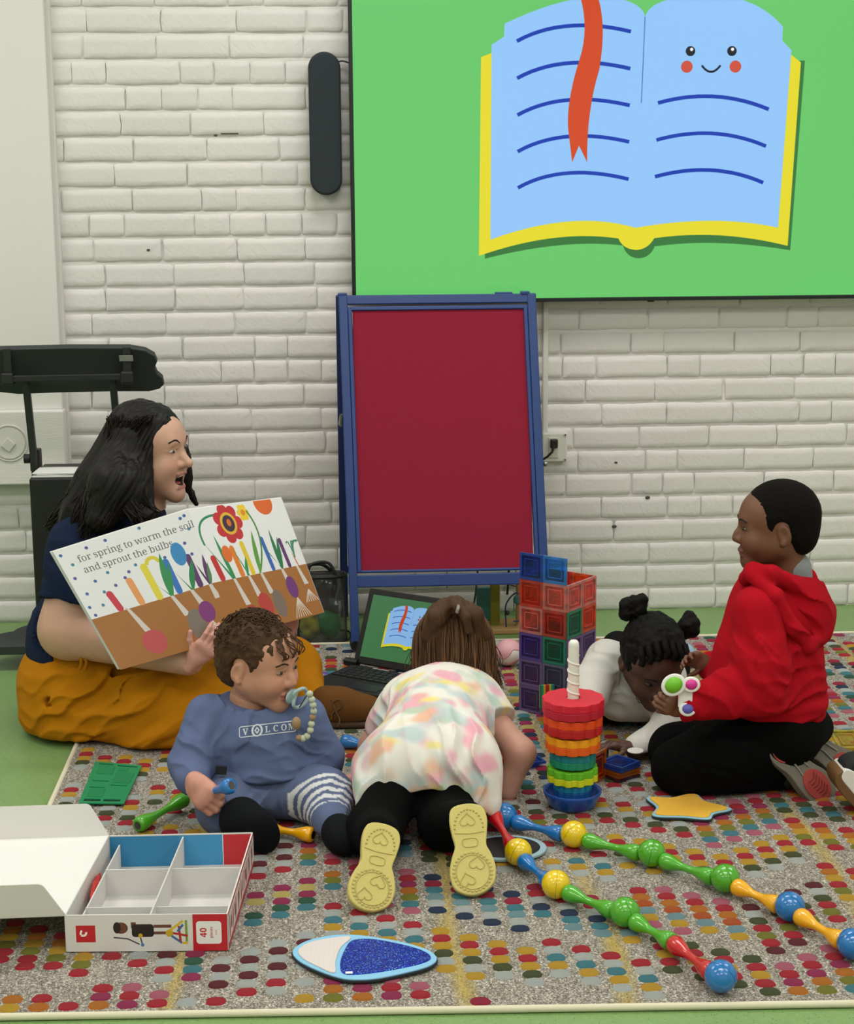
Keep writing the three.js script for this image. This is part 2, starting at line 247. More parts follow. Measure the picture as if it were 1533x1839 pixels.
{
  const W = 1.674, H = 0.942, x0 = 0.0645, y0 = 0.9455;
  const t = thing('wall_display', 'large black-framed flat screen on the brick wall showing a smiling open book', 'display', [x0 + W / 2 + 0.012, y0 + H / 2 + 0.011, 0.05]);
  part('housing', rbox(W + 0.022, H + 0.022, 0.05, 0.004), std(0x10161a, 0.45), t);
  part('bezel', plain([rbox(0.011, H + 0.022, 0.012, 0.002, -W / 2 - 0.0055, 0, 0.03), rbox(0.011, H + 0.022, 0.012, 0.002, W / 2 + 0.0055, 0, 0.03), rbox(W, 0.011, 0.012, 0.002, 0, H / 2 + 0.0055, 0.03), rbox(W, 0.011, 0.012, 0.002, 0, -H / 2 - 0.0055, 0.03)]), std(0x0c1418, 0.35), t);
  part('screen', new THREE.PlaneGeometry(W, H).translate(0, 0, 0.0275), std(0x030303, 0.16, { emissive: 0xffffff, emissiveMap: slideTex, emissiveIntensity: 0.94 }), t);
  part('sensor', rbox(0.02, 0.006, 0.01, 0.002, 0.02, -H / 2 - 0.012, 0.026), std(0x050505, 0.3), t);
  part('wall_bracket', box(0.5, 0.4, 0.03, 0, 0, -0.035), std(0x181818, 0.6), t);
  const l = new THREE.RectAreaLight(new THREE.Color(0.42, 0.85, 0.55), 0.25, W, H); l.position.set(0, 0, 0.035); l.rotation.y = Math.PI; t.add(l);
}
function stadium(w, h, d, b) { const r = w / 2 - b, s = new THREE.Shape(), k = h / 2 - w / 2; s.absarc(0, k, r, 0, Math.PI); s.absarc(0, -k, r, Math.PI, 2 * Math.PI); return new THREE.ExtrudeGeometry(s, { depth: d - 2 * b, bevelEnabled: true, bevelSize: b, bevelThickness: b, bevelSegments: 4, curveSegments: 24 }).translate(0, 0, b); }
{
  const meshTex = noiseTex(128, (x, y) => (((x >> 1) + (y >> 1)) & 1) ? 0.75 : 0.3);
  const t = thing('wall_speaker', 'dark rounded column speaker on the brick wall left of the display', 'speaker', [-0.0035, 1.452, 0.006]);
  part('grille', stadium(0.091, 0.397, 0.06, 0.008), std(0x1c262d, 0.75, { bumpMap: rep(meshTex, 14, 14), bumpScale: 0.0006 }), t);
  part('cable', tube([[0.03, 0.168, 0.03], [0.05, 0.175, 0.022], [0.075, 0.168, 0.03]], 0.0022), std(0x111111, 0.6), t);
  part('bracket', box(0.05, 0.2, 0.02, 0, 0, -0.004), std(0x101010, 0.6), t);
}
{
  const t = thing('wall_socket', 'cream wall socket plate with a black plug beside the easel', 'socket', [0.662, 0.509, 0.008]);
  const cream = std(new THREE.Color(0.68, 0.67, 0.61), 0.5);
  part('back_box', rbox(0.074, 0.086, 0.03, 0.004, 0, 0, 0.008), cream, t);
  part('face_plate', rbox(0.03, 0.062, 0.006, 0.002, -0.004, 0, 0.024), std(0xcfccbc, 0.4), t);
  const pl = part('plug', rbox(0.022, 0.026, 0.022, 0.004, -0.004, 0.014, 0.034), std(0x101010, 0.5), t);
  part('cord', tube([[-0.004, 0.01, 0.044], [-0.01, -0.006, 0.05], [-0.028, -0.026, 0.046], [-0.06, -0.05, 0.03], [-0.12, -0.2, 0.02], [-0.14, -0.45, 0.012]], 0.0035), std(0x0c0c0c, 0.5), pl);
  part('screw', new THREE.CylinderGeometry(0.003, 0.003, 0.004, 8).rotateX(Math.PI / 2).translate(0.031, 0.038, 0.024), std(0x77756a, 0.4, { metalness: 0.5 }), t);
  part('screw', new THREE.CylinderGeometry(0.003, 0.003, 0.004, 8).rotateX(Math.PI / 2).translate(0.031, -0.037, 0.024), std(0x77756a, 0.4, { metalness: 0.5 }), t);
  const c = solo('wall_conduit', plain([rbox(0.016, 0.42, 0.014, 0.004, 0, 0, 0)]), cream, 'cream painted conduit running down the bricks from display to socket', 'conduit', [0.634, 0.757, 0.014]);
}

// ---------- easel ----------
{
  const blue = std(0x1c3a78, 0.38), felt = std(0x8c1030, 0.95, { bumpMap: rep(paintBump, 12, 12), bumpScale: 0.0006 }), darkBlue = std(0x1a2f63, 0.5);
  const TL = [0.0242, 0.9763, 0.21], TR = [0.5797, 0.9704, 0.21], FL = [0.0421, 0, 0.4417], FR0 = [0.5806, 0.1518, 0.385];
  const t = thing('easel', 'tall blue-framed easel with a plain red felt board', 'easel', [(TL[0] + FL[0]) / 2 + 0.27, 0, 0.43]);
  const ox = t.position.x, oz = t.position.z, sL = [FL[0] - ox, 0.03, FL[2] - oz], aL = [TL[0] - ox, TL[1], TL[2] - oz], w = TR[0] - TL[0], sR = [sL[0] + w + 0.005, 0.03, sL[2]], aR = [aL[0] + w, TL[1], aL[2]];
  const at = (s, y) => { const a = s ? aR : aL, b = s ? sR : sL, k = (y - b[1]) / (a[1] - b[1]); return [mix(b[0], a[0], k), y, mix(b[2], a[2], k)]; };
  const inw = (p, d, f = 0) => [p[0] + d, p[1], p[2] + f];
  part('front_leg', beam(inw(sL, 0.013), inw(aL, 0.013), 0.024, 0.03), blue, t);
  part('front_leg', beam(inw(sR, -0.013), inw(aR, -0.013), 0.024, 0.03), blue, t);
  const yT = TL[1] - 0.012, yB = 0.205;
  const rail = (y, h) => beam2(at(0, y), at(1, y), h);
  function beam2(a, b, h) { const L = b[0] - a[0], lean = Math.atan2(aL[2] - sL[2], aL[1] - sL[1]); return rbox(L, h, 0.024, 0.003).rotateX(lean).translate((a[0] + b[0]) / 2, a[1], a[2]); }
  part('top_rail', rail(yT, 0.026), blue, t);
  part('bottom_rail', rail(yB - 0.006, 0.034), blue, t);
  const innerT = yT - 0.02, innerB = yB + 0.018;
  part('inner_frame', plain([rail(innerT - 0.004, 0.012), rail(innerB + 0.002, 0.008), beam(inw(at(0, innerB), 0.031, 0.002), inw(at(0, innerT), 0.031, 0.002), 0.012, 0.022), beam(inw(at(1, innerB), -0.031, 0.002), inw(at(1, innerT), -0.031, 0.002), 0.012, 0.022)]), blue, t);
  { const a = at(0, innerB), b = at(1, innerT), lean = Math.atan2(aL[2] - sL[2], aL[1] - sL[1]), L = Math.hypot(b[1] - a[1], b[2] - a[2]); part('felt_board', rbox(b[0] - a[0] - 0.05, L, 0.012, 0.002).rotateX(lean).translate((a[0] + b[0]) / 2, (a[1] + b[1]) / 2, (a[2] + b[2]) / 2), felt, t); }
  const rear = (a) => [a[0], 0.012, 0.06 - oz];
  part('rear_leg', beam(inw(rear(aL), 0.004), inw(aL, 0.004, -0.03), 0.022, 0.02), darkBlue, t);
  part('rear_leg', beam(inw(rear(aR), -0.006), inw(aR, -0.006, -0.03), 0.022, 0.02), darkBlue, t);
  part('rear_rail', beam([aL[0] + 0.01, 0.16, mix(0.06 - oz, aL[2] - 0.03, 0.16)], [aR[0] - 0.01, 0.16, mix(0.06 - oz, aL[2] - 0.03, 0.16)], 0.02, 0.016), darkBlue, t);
  const black = std(0x0e0e10, 0.5);
  for (const p of [sL, sR]) part('foot', new THREE.CylinderGeometry(0.014, 0.016, 0.03, 14).rotateX(Math.PI / 2).rotateZ(0.2).translate(p[0] + 0.013, 0.029, p[2]), black, t);
  const m = at(0, 0.62); part('stay_hinge', plain([bar([m[0] - 0.004, m[1] + 0.03, m[2] - 0.02], [m[0] - 0.008, m[1] - 0.01, m[2] - 0.12], 0.004), bar([m[0] - 0.002, m[1] + 0.034, m[2]], [m[0] - 0.004, m[1] + 0.0, m[2] - 0.01], 0.006)]), std(0x9a9a9a, 0.3, { metalness: 0.9 }), t);
  const n = at(1, 0.51); part('wing_nut', plain([new THREE.SphereGeometry(0.008, 10, 8).translate(n[0] + 0.006, n[1], n[2])]), std(0x9a9a9a, 0.3, { metalness: 0.9 }), t);
  part('hinge_cap', plain([rbox(0.026, 0.01, 0.03, 0.003, aL[0] + 0.012, yT + 0.016, aL[2]), rbox(0.026, 0.01, 0.03, 0.003, aR[0] - 0.03, yT + 0.016, aR[2]), rbox(0.05, 0.006, 0.02, 0.002, aR[0] - 0.09, yT + 0.016, aR[2])]), blue, t);
}

// ---------- lectern stand ----------
{
  const black = std(0x1f2324, 0.55), soft = std(0x2b3031, 0.6), dark = std(0x111314, 0.5);
  const z0 = 0.42, t = thing('lectern_stand', 'black mobile lectern stand with tilted tray behind the woman', 'lectern', [-0.82, 0, z0]);
  const L = (p) => [p[0] + 0.82, p[1], p[2] - z0];
  // tray: rounded outline with a wavy right end, tilted so that its underside shows
  const O = [[-1.0989, 0.8608, 0.42], [-0.8793, 0.8626, 0.42], [-0.7027, 0.8649, 0.42], [-0.533, 0.8628, 0.42], [-0.4933, 0.8549, 0.42], [-0.4716, 0.8411, 0.42], [-0.4663, 0.8246, 0.42], [-0.4743, 0.8082, 0.42], [-0.4691, 0.7902, 0.42], [-0.4562, 0.7765, 0.42], [-0.4538, 0.7599, 0.42], [-0.4646, 0.7495, 0.42], [-0.4932, 0.7424, 0.42], [-0.5897, 0.7437, 0.42], [-0.738, 0.7427, 0.42], [-0.8417, 0.7396, 0.42], [-0.9295, 0.7513, 0.42], [-1.1057, 0.7537, 0.42]].map(L);
  const s = new THREE.Shape(), lean = 0.5, cy = O[3][1] - 0.06; O.forEach((p, i) => { const y = (p[1] - cy) / Math.cos(lean + 0.0); i ? s.lineTo(p[0], y) : s.moveTo(p[0], y); });
  const tray = part('tray', new THREE.ExtrudeGeometry(s, { depth: 0.014, bevelEnabled: true, bevelSize: 0.003, bevelThickness: 0.003, bevelSegments: 2 }).translate(0, 0, -0.01).rotateX(lean).translate(0, cy, 0), soft, t);
  const hubY = L([-0.7314, 0.7851, 0.45])[1], xa = L([-0.8046, 0.786, 0.45])[0], xb = L([-0.5756, 0.783, 0.45])[0];
  part('tilt_bar', beam([xa - 0.06, hubY, 0.045], [xb + 0.045, hubY + 0.002, 0.045], 0.018, 0.022), dark, t);
  for (const x of [xa - 0.05, xb + 0.035]) part('tilt_bracket', plain([rbox(0.034, 0.034, 0.04, 0.006, x, hubY, 0.04), rbox(0.022, 0.07, 0.012, 0.003, x, hubY + 0.045, 0.036)]), dark, t);
  part('label_sticker', rbox(0.036, 0.018, 0.001, 0.0004).rotateX(lean).translate(xb + 0.036, hubY + 0.052, 0.062), std(0x9a9c9a, 0.6), t);
  const pb = L([-0.8053, 0.5224, 0.42]), pt = L([-0.8108, 0.7647, 0.42]), qb = L([-0.5722, 0.5185, 0.42]), qt = L([-0.5816, 0.7616, 0.42]);
  part('pole', beam([pb[0], 0.36, -0.06], [pt[0], hubY, 0.03], 0.018, 0.022), black, t);
  part('pole', beam([qb[0], 0.36, -0.06], [qt[0], hubY, 0.03], 0.018, 0.022), black, t);
  part('pole_collar', rbox(0.028, 0.06, 0.036, 0.004, pb[0] - 0.002, L([-0.8118, 0.5408, 0.42])[1] + 0.012, -0.045), dark, t);
  const kn = L([-0.8299, 0.5566, 0.44]); part('clamp_knob', plain([new THREE.CylinderGeometry(0.013, 0.013, 0.016, 14).rotateZ(Math.PI / 2).translate(kn[0], kn[1], -0.04), bar([kn[0], kn[1], -0.04], [kn[0] + 0.03, kn[1], -0.04], 0.005)]), dark, t);
  const c0 = L([-0.8051, 0.5241, 0.5])[0], cyT = L([-0.7949, 0.5239, 0.5])[1];
  part('cabinet', rbox(0.24, cyT - 0.06, 0.24, 0.006, c0 + 0.12, 0.06 + (cyT - 0.06) / 2, -0.03), std(0x0d0e0f, 0.5), t);
  const foot = new THREE.Shape(); foot.moveTo(-0.16, -0.13); foot.quadraticCurveTo(-0.16, -0.02, -0.085, 0.02); foot.quadraticCurveTo(-0.08, 0.1, 0.02, 0.12); foot.lineTo(0.28, 0.12); foot.lineTo(0.28, -0.13); foot.lineTo(-0.16, -0.13);
  part('base', new THREE.ExtrudeGeometry(foot, { depth: 0.018, bevelEnabled: true, bevelSize: 0.004, bevelThickness: 0.004, bevelSegments: 3 }).rotateX(-Math.PI / 2).translate(c0 - 0.0, 0.05, -0.02), soft, t);
  for (const x of [c0 + 0.0, c0 + 0.18]) for (const z of [-0.1, 0.08]) part('caster', plain([new THREE.CylinderGeometry(0.022, 0.022, 0.022, 18).rotateZ(Math.PI / 2).translate(x, 0.022, z), box(0.03, 0.016, 0.03, x, 0.046, z)]), dark, t);
  // papers on the cabinet
  const shW = 0.2, P = new THREE.Group();
  const sh = solo('paper_stack', plain([rbox(0.21, 0.004, 0.11, 0.001, 0, 0.002, 0), rbox(0.2, 0.003, 0.1, 0.001).rotateY(0.06).translate(0.003, 0.0062, -0.002), rbox(0.2, 0.002, 0.105, 0.0008).rotateY(-0.04).translate(-0.004, 0.0095, 0)]), std(0xd8d8d6, 0.7), 'loose white papers lying on the black lectern cabinet', 'papers', [c0 - 0.82 + 0.112, cyT + 0.0004, z0 + 0.028]);
}

// ---------- rug ----------
{
  const T = 0.009, x0 = -0.607, x1 = 2.05, zb = 0.352, zf = (x) => 2.506 + 0.0377 * (x + 0.54);
  const t = thing('rug', 'grey rug with columns of bright coloured dots and a cream bound edge', 'rug', [0, 0, 0]);
  const pal = { r: '#d82c40', c: '#c4284e', o: '#ea8c2a', y: '#f6c03a', w: '#e2e8e6', t: '#559fb0', n: '#2c4066', l: '#5a6338', p: '#e27a94', m: '#bf366c', k: '#36383c', b: '#7a2834', v: '#f0dc80', g: '#3a705a', s: '#92bcc6', j: '#e2682c', e: '#9c9c38' };
  const mats = {};
  const pile = noiseTex(256, (x, y) => 0.35 + 0.5 * h3(x >> 1, y >> 2, 5) + 0.15 * h3(x >> 3, y >> 3, 9));
  const shade = noiseTex(128, (x, y) => { const v = 0.92 + 0.14 * (h3(x >> 1, y >> 1, 2) - 0.4); return [v, v, v]; }, true);
  for (const k in pal) mats[k] = std(pal[k], 0.95, { bumpMap: rep(pile, 5, 5), bumpScale: 0.0016, map: rep(shade, 3, 3) });
  const heather = noiseTex(2048, (x, y) => {
    const a = h3(x, y >> 2, 1), b = h3(x >> 2, y >> 4, 2), c = h3((x + (y >> 3)) >> 1, y >> 1, 3), X = x0 + (x1 - x0) * x / 2048;
    let r = 0.56, g = 0.53, bl = 0.49; const v = (a - 0.5) * 0.24 + (b - 0.5) * 0.1 + (c - 0.5) * 0.26; r += v; g += v; bl += v;
    if (c > 0.86) { r += 0.1; g += 0.1; bl += 0.1; }
    let s = 0; for (const [gx, w] of [[-0.278, 0.017], [0.194, 0.02], [0.46, 0.02], [0.93, 0.02], [1.4, 0.02]]) { const d = Math.abs(X - gx - 0.006 * Math.sin(y * 0.012 + gx * 9)) / w; if (d < 1.3) s = Math.max(s, (1.3 - d) * (0.55 + 0.6 * (c - 0.3)) * (0.55 + 0.45 * noise(y * 0.01, gx * 7, 2))); }
    s = clamp(s * 1.35); return [mix(r, 0.74, s), mix(g, 0.63, s), mix(bl, 0.28, s)];
  }, true);
  heather.anisotropy = 8;
  const g = new THREE.BufferGeometry(), P = [x0, 0, zb, x1, 0, zb, x1, 0, zf(x1), x0, 0, zf(x0), x0, T, zb, x1, T, zb, x1, T, zf(x1), x0, T, zf(x0)];
  const quads = [[4, 7, 6, 5], [7, 3, 2, 6], [4, 0, 3, 7], [5, 1, 0, 4], [6, 2, 1, 5], [0, 1, 2, 3]], pos = [], uv = [];
  for (const q of quads) for (const i of [0, 1, 2, 0, 2, 3]) { const k = q[i] * 3; pos.push(P[k], P[k + 1], P[k + 2]); uv.push((P[k] - x0) / (x1 - x0), (P[k + 2] - zb) / 2.15); }
  g.setAttribute('position', new THREE.Float32BufferAttribute(pos, 3)); g.setAttribute('uv', new THREE.Float32BufferAttribute(uv, 2)); g.computeVertexNormals();
  part('ground_weave', g, std(0xffffff, 0.95, { map: heather, bumpMap: rep(pile, 24, 20), bumpScale: 0.0022 }), t);
  const cream = std(0xd8d0b8, 0.8);
  part('binding', plain([tube([[x0, 0.0065, zb], [x0, 0.0065, 1.4], [x0, 0.0065, zf(x0)]], 0.0062, 30, 8), tube([[x0, 0.0065, zf(x0)], [0.7, 0.0065, zf(0.7)], [x1, 0.0065, zf(x1)]], 0.0062, 30, 8), tube([[x0, 0.0065, zb], [0.7, 0.0065, zb], [x1, 0.0065, zb]], 0.0062, 30, 8)]), cream, t);
  // dots: soft mounds of cut pile
  const dot = (seed) => {
    const P = [0, 0.003, 0], U = [0.5, 0.5], idx = [], n = 12, R = rngOf(seed), w = 0.0178, d = 0.0148;
    for (const [s, h] of [[0.8, 0.0026], [1, -0.001]]) for (let i = 0; i < n; i++) { const a = i / n * Math.PI * 2, c = Math.cos(a), q = Math.sin(a), e = 0.78, k = s * mix(0.95, 1.05, R()); P.push(Math.sign(c) * Math.abs(c) ** e * w * k, h + 0.0006 * (R() - 0.5), Math.sign(q) * Math.abs(q) ** e * d * k); U.push(0.5 + c * 0.5 * s, 0.5 + q * 0.5 * s); }
    for (let i = 0; i < n; i++) { const j = (i + 1) % n; idx.push(0, 1 + j, 1 + i, 1 + i, 1 + j, 1 + n + j, 1 + i, 1 + n + j, 1 + n + i); }
    const g = new THREE.BufferGeometry(); g.setAttribute('position', new THREE.Float32BufferAttribute(P, 3)); g.setAttribute('uv', new THREE.Float32BufferAttribute(U, 2)); g.setIndex(idx); g.computeVertexNormals(); return g;
  };
  const shapes = Array.from({ length: 8 }, (_, i) => dot(i + 3));
  const motifs = ['royrey', 'wrywlr', 'rylry', 'cnwtgmv', 'rwtyw', 'lrorlt', 'bwlrer', 'projsy', 'cknwtg', 'mvmgt', 'royer', 'wbwbwr', 'yrylw', 'lryrl', 'prmoet', 'nctsw', 'crwnts'];
  const spots = [], pz = 0.0292, px = 0.0468, R = rngOf(71);
  for (let c = 0; c < 56; c++) {
    const x = x0 + 0.032 + c * px; if (x > x1 - 0.03) break; let off = Math.floor(h3(c >> 2, 5, 1) * 9) + (c % 4) * (h3(c >> 2, 8, 2) < 0.5 ? 1 : -1) + 90;
    for (let r = 0; r < 75; r++) {
      const z = zb + 0.03 + r * pz; if (z > zf(x) - 0.02) break;
      const q = (r + off) % 8, b = Math.floor((r + off) / 8), m = motifs[Math.floor(h3(Math.floor(c / 4 + 0.35 * h3(c, b, 3)), b, 11) * motifs.length)];
      if (q >= m.length + (h3(c >> 1, b, 6) < 0.45 ? 1 : 0)) continue; const col = m[q % m.length];
      if (h3(c, r, 21) < 0.03) continue;
      const X = x + 0.0015 * (R() - 0.5), Zp = z + 0.0015 * (R() - 0.5), v = Math.floor(R() * 8), ry = (R() < 0.5 ? Math.PI : 0) + 0.12 * (R() - 0.5);

      spots.push([X, Zp, v, ry, col]);
    }
  }
  spots.sort((a, b) => b[1] - a[1]); const rest = {}; let made = 0;
  spots.forEach(([x, z, v, ry, col]) => {
    const inFrame = x > -0.56 && x < 0.82, hidden = (x > -0.47 && x < -0.19 && z > 1.93 && z < 2.3) || (x > -0.07 && x < 0.15 && z > 2.29 && z < 2.44);
    if (made < 300 && inFrame && !hidden) { const m = part('dot', shapes[v], mats[col], t); m.position.set(x, T, z); m.rotation.y = ry; made++; }
    else (rest[col] ||= []).push(shapes[v].clone().rotateY(ry).translate(x, T, z));
  });
  for (const col in rest) { const m = part('dot_field', plain(rest[col]), mats[col], t); m.userData.kind = 'stuff'; }
}

// ---------- magnetic rods and balls ----------
const RUGT = 0.0115;
const toyCol = { blue: '#0b6fb8', yellow: '#e8c400', green: '#4aa51c', red: '#c01018', amber: '#eda900' };
const gloss = {}; for (const k in toyCol) gloss[k] = phys(toyCol[k], 0.28, { clearcoat: 0.7, clearcoatRoughness: 0.12 });
const speckBump = noiseTex(256, (x, y) => 0.5 + 0.3 * tiled(x, y, 256, 14));
const ballMat = {}; for (const k in toyCol) ballMat[k] = phys(toyCol[k], 0.25, { clearcoat: 0.8, clearcoatRoughness: 0.1, bumpMap: rep(speckBump, 2, 1), bumpScale: 0.0009 });
const steel = std(0x6e6a64, 0.3, { metalness: 1 });
function rodShaft(L) {
  const pts = [], n = 22; for (let i = 0; i <= n; i++) { const u = i / n, e = Math.abs(u - 0.5) * 2; let r = 0.0072 + 0.0088 * sstep(0.12, 0.82, e); if (e > 0.9) r -= 0.0025 * ((e - 0.9) / 0.1) ** 2; pts.push(new THREE.Vector2(r, (u - 0.5) * L)); }
  return new THREE.LatheGeometry([new THREE.Vector2(0.008, -L / 2), ...pts, new THREE.Vector2(0.008, L / 2)], 20);
}
function rod(a, b, color, label, group = 'magnetic rods on the rug') {
  const A = V(a), B = V(b), d = B.clone().sub(A), L = d.length(), c = A.clone().add(B).multiplyScalar(0.5);
  const t = thing('toy_rod', label, 'toy rod', [c.x, c.y, c.z], group); t.quaternion.setFromUnitVectors(new THREE.Vector3(0, 1, 0), d.normalize());
  part('shaft', rodShaft(L), gloss[color], t);
  for (const s of [-1, 1]) part('magnet', new THREE.CylinderGeometry(0.0082, 0.0082, 0.002, 16).translate(0, s * (L / 2 - 0.0004), 0), steel, t);
  return t;
}
function ball(p, color, label, turn = 0) {
  const t = thing('toy_ball', label, 'toy ball', p, 'magnetic balls on the rug'), r = 0.0265;
  part('shell', new THREE.SphereGeometry(r, 40, 28), ballMat[color], t);
  part('seam', new THREE.TorusGeometry(r - 0.0002, 0.0006, 6, 48).rotateY(turn).rotateX(0.5), std(new THREE.Color(toyCol[color]).multiplyScalar(0.55), 0.4), t);
  return t;
}
{
  const h = 0.0265 + RUGT;
  const A = [[0.3328, 0.038, 1.7857], [0.4586, 0.038, 1.8934], [0.5927, 0.038, 1.999], [0.7047, 0.038, 2.1258], [0.7895, 0.038, 2.2564], [0.8547, 0.038, 2.4105]], ac = ['blue', 'yellow', 'green', 'green', 'blue', 'blue'];
  const al = ['blue toy ball beside the tie-dye girl\'s hand', 'yellow toy ball in front of the stacking toy base', 'green toy ball nearest the yellow ball in the right chain', 'green toy ball leading to the first yellow rod', 'blue toy ball between the two yellow rods', 'blue toy ball cut by the right picture edge'];
  A.forEach((p, i) => ball([p[0], h, p[2]], ac[i], al[i], 0.6 * i));
  const inset = (p, q, s, e) => { const d = V(q).sub(V(p)).normalize(); return [[p[0] + d.x * s, h - 0.007, p[2] + d.z * s], [q[0] - d.x * e, h - 0.007, q[2] - d.z * e]]; };
  const rc = ['blue', 'green', 'green', 'amber', 'amber'], rl = ['blue toy rod from the blue ball to the yellow ball by the stacking toy', 'green toy rod right of the yellow ball in the longer chain', 'green toy rod between the two green balls', 'yellow toy rod between green ball and blue ball', 'yellow toy rod nearest the right picture edge'];
  for (let i = 0; i < 5; i++) { const [p, q] = inset(A[i], A[i + 1], 0.0245, 0.0245); rod(p, q, rc[i], rl[i]); }
  const B = [[0.3402, 0.038, 1.975], [0.3923, 0.038, 2.1308], [0.4968, 0.038, 2.2586], [0.6085, 0.038, 2.5111]], bc = ['yellow', 'yellow', 'green', 'blue'];
  const bl = ['yellow toy ball beside the girl\'s right clog', 'yellow toy ball between a blue rod and a green rod', 'green toy ball between two green rods', 'blue toy ball at the front end of the chain'];
  B.forEach((p, i) => ball([p[0], h, p[2]], bc[i], bl[i], 0.9 + 0.5 * i));
  let s = inset(B[0], B[1], 0.0245, 0.0245); rod(...s, 'blue', 'short-looking blue toy rod between the two yellow balls');
  s = inset(B[1], B[2], 0.0245, 0.0245); rod(...s, 'green', 'green toy rod leading from yellow ball to green ball');
  const m = [0.5583, 0.03, 2.3702]; s = inset(B[2], m, 0.0245, 0.001); rod(s[0], s[1], 'green', 'green toy rod joined end to end with the red rod');
  s = inset(m, B[3], 0.001, 0.0245); rod(s[0], s[1], 'red', 'red toy rod ending at the front blue ball');
  const rr = [0.3078, 0.036, 1.8001]; s = inset([rr[0], h, rr[2]], B[0], 0, 0.0245); s[0][1] = 0.05; rod(s[0], s[1], 'red', 'red toy rod running from the yellow ball under the tie-dye shirt');
  const g = [-0.4032, 0.026, 1.7579], g2 = [-0.3173, 0.034, 1.635]; rod([g[0], 0.0275, g[2]], [g2[0], 0.036, g2[2]], 'green', 'green toy rod lying below the baby\'s hand');
  const y = [-0.1503, 0.026, 1.7886], y2 = [-0.051, 0.026, 1.8343]; rod([y[0], 0.0275, y[2]], [y2[0], 0.0275, y2[2]], 'amber', 'yellow toy rod lying between the baby\'s feet');
  const r1 = [0.0302, 0.0275, 1.6952], r2 = [0.1319, 0.0275, 1.6773]; rod(r1, r2, 'red', 'red toy rod mostly hidden under the tie-dye top');
  const b1 = [0.0135, 0.026, 1.26], b2 = [0.1187, 0.026, 1.3384]; rod([b1[0], 0.0275, b1[2]], [b2[0], 0.0275, b2[2]], 'blue', 'blue toy rod lying in front of the brown shoe');
}

// ---------- stacking toy ----------
{
  const C = [0.4872, 0, 1.6702], X = C[0], Zc = C[2], y0 = RUGT;
  const t = thing('stacking_post', 'white spiral post standing in a round blue dish', 'stacking toy', [X, y0, Zc]);
  part('dish', new THREE.LatheGeometry([[0, 0], [0.042, 0], [0.05, 0.006], [0.0605, 0.03], [0.061, 0.036], [0.058, 0.0365], [0.054, 0.031], [0.045, 0.012], [0.03, 0.01], [0.022, 0.022], [0, 0.022]].map((p) => new THREE.Vector2(...p)), 48), phys('#0a49a0', 0.35, { clearcoat: 0.4 }), t);
  const white = std('#e6e3dc', 0.4);
  const post = part('post', new THREE.LatheGeometry([[0, 0.02], [0.0125, 0.02], [0.0112, 0.345], [0.0105, 0.352], [0.007, 0.357], [0, 0.358]].map((p) => new THREE.Vector2(...p)), 28), white, t);
  const hel = []; for (let i = 0; i <= 340; i++) { const u = i / 340, a = u * Math.PI * 2 * 14, y = 0.03 + u * 0.295, r = mix(0.0118, 0.0106, u); hel.push([Math.cos(a) * r, y, Math.sin(a) * r]); }
  part('spiral_ridge', tube(hel, 0.0028, 700, 6), white, post);
  const gear = (R, n, amp, d, sharp) => { const s = new THREE.Shape(), N = n * 12; for (let i = 0; i <= N; i++) { const a = i / N * Math.PI * 2, w = Math.cos(n * a), r = R * (1 + amp * (sharp ? Math.sign(w) * Math.abs(w) ** 0.4 : Math.abs(Math.sin(n * a / 2)) * 1.6 - 1)); i ? s.lineTo(Math.cos(a) * r, Math.sin(a) * r) : s.moveTo(r, 0); } const hp = new THREE.Path(); hp.absarc(0, 0, 0.0156, 0, Math.PI * 2, true); s.holes.push(hp); return new THREE.ExtrudeGeometry(s, { depth: d - 0.003, bevelEnabled: true, bevelSize: 0.0015, bevelThickness: 0.0015, bevelSegments: 2, curveSegments: 24 }).rotateX(-Math.PI / 2).translate(0, 0.0015, 0); };
  // [bottom, height, radius, lobes, amp, lower colour, upper colour, label]
  const rings = [[0.026, 0.027, 0.0375, 14, 0.05, '#0a4f96', '#1487b4', 'smallest blue gear ring at the bottom of the stacking post'], [0.0575, 0.030, 0.049, 12, 0.055, '#c6cc10', '#62b41c', 'green and yellow gear ring with square teeth'], [0.0920, 0.030, 0.0455, 16, 0.03, '#0a7f60', '#0c7a82', 'teal gear ring in the middle of the stacking post'], [0.1255, 0.034, 0.0535, 12, 0.06, '#e05a06', '#f09a08', 'yellow and orange gear ring on the stacking post'], [0.1630, 0.036, 0.0585, 12, 0.055, '#b41218', '#e0440c', 'orange and dark red gear ring under the top ring'], [0.2020, 0.034, 0.0615, 12, 0.035, '#b50c2c', '#cf1230', 'largest crimson gear ring on top of the stack']];
  rings.forEach(([y, h, R, n, amp, a, b, label], i) => {
    const g = thing('gear_ring', label, 'toy ring', [X, y0 + y, Zc], 'gear rings on the stacking post'); g.rotation.y = i * 0.21; g.rotation.z = (i % 2 ? 1 : -1) * 0.012;
    const sharp = i === 1;
    part('lower_layer', gear(R, n, amp, h / 2, sharp), std(a, 0.5), g); part('upper_layer', gear(R, n, amp, h / 2, sharp).translate(0, h / 2, 0), std(b, 0.5), g);
  });
}

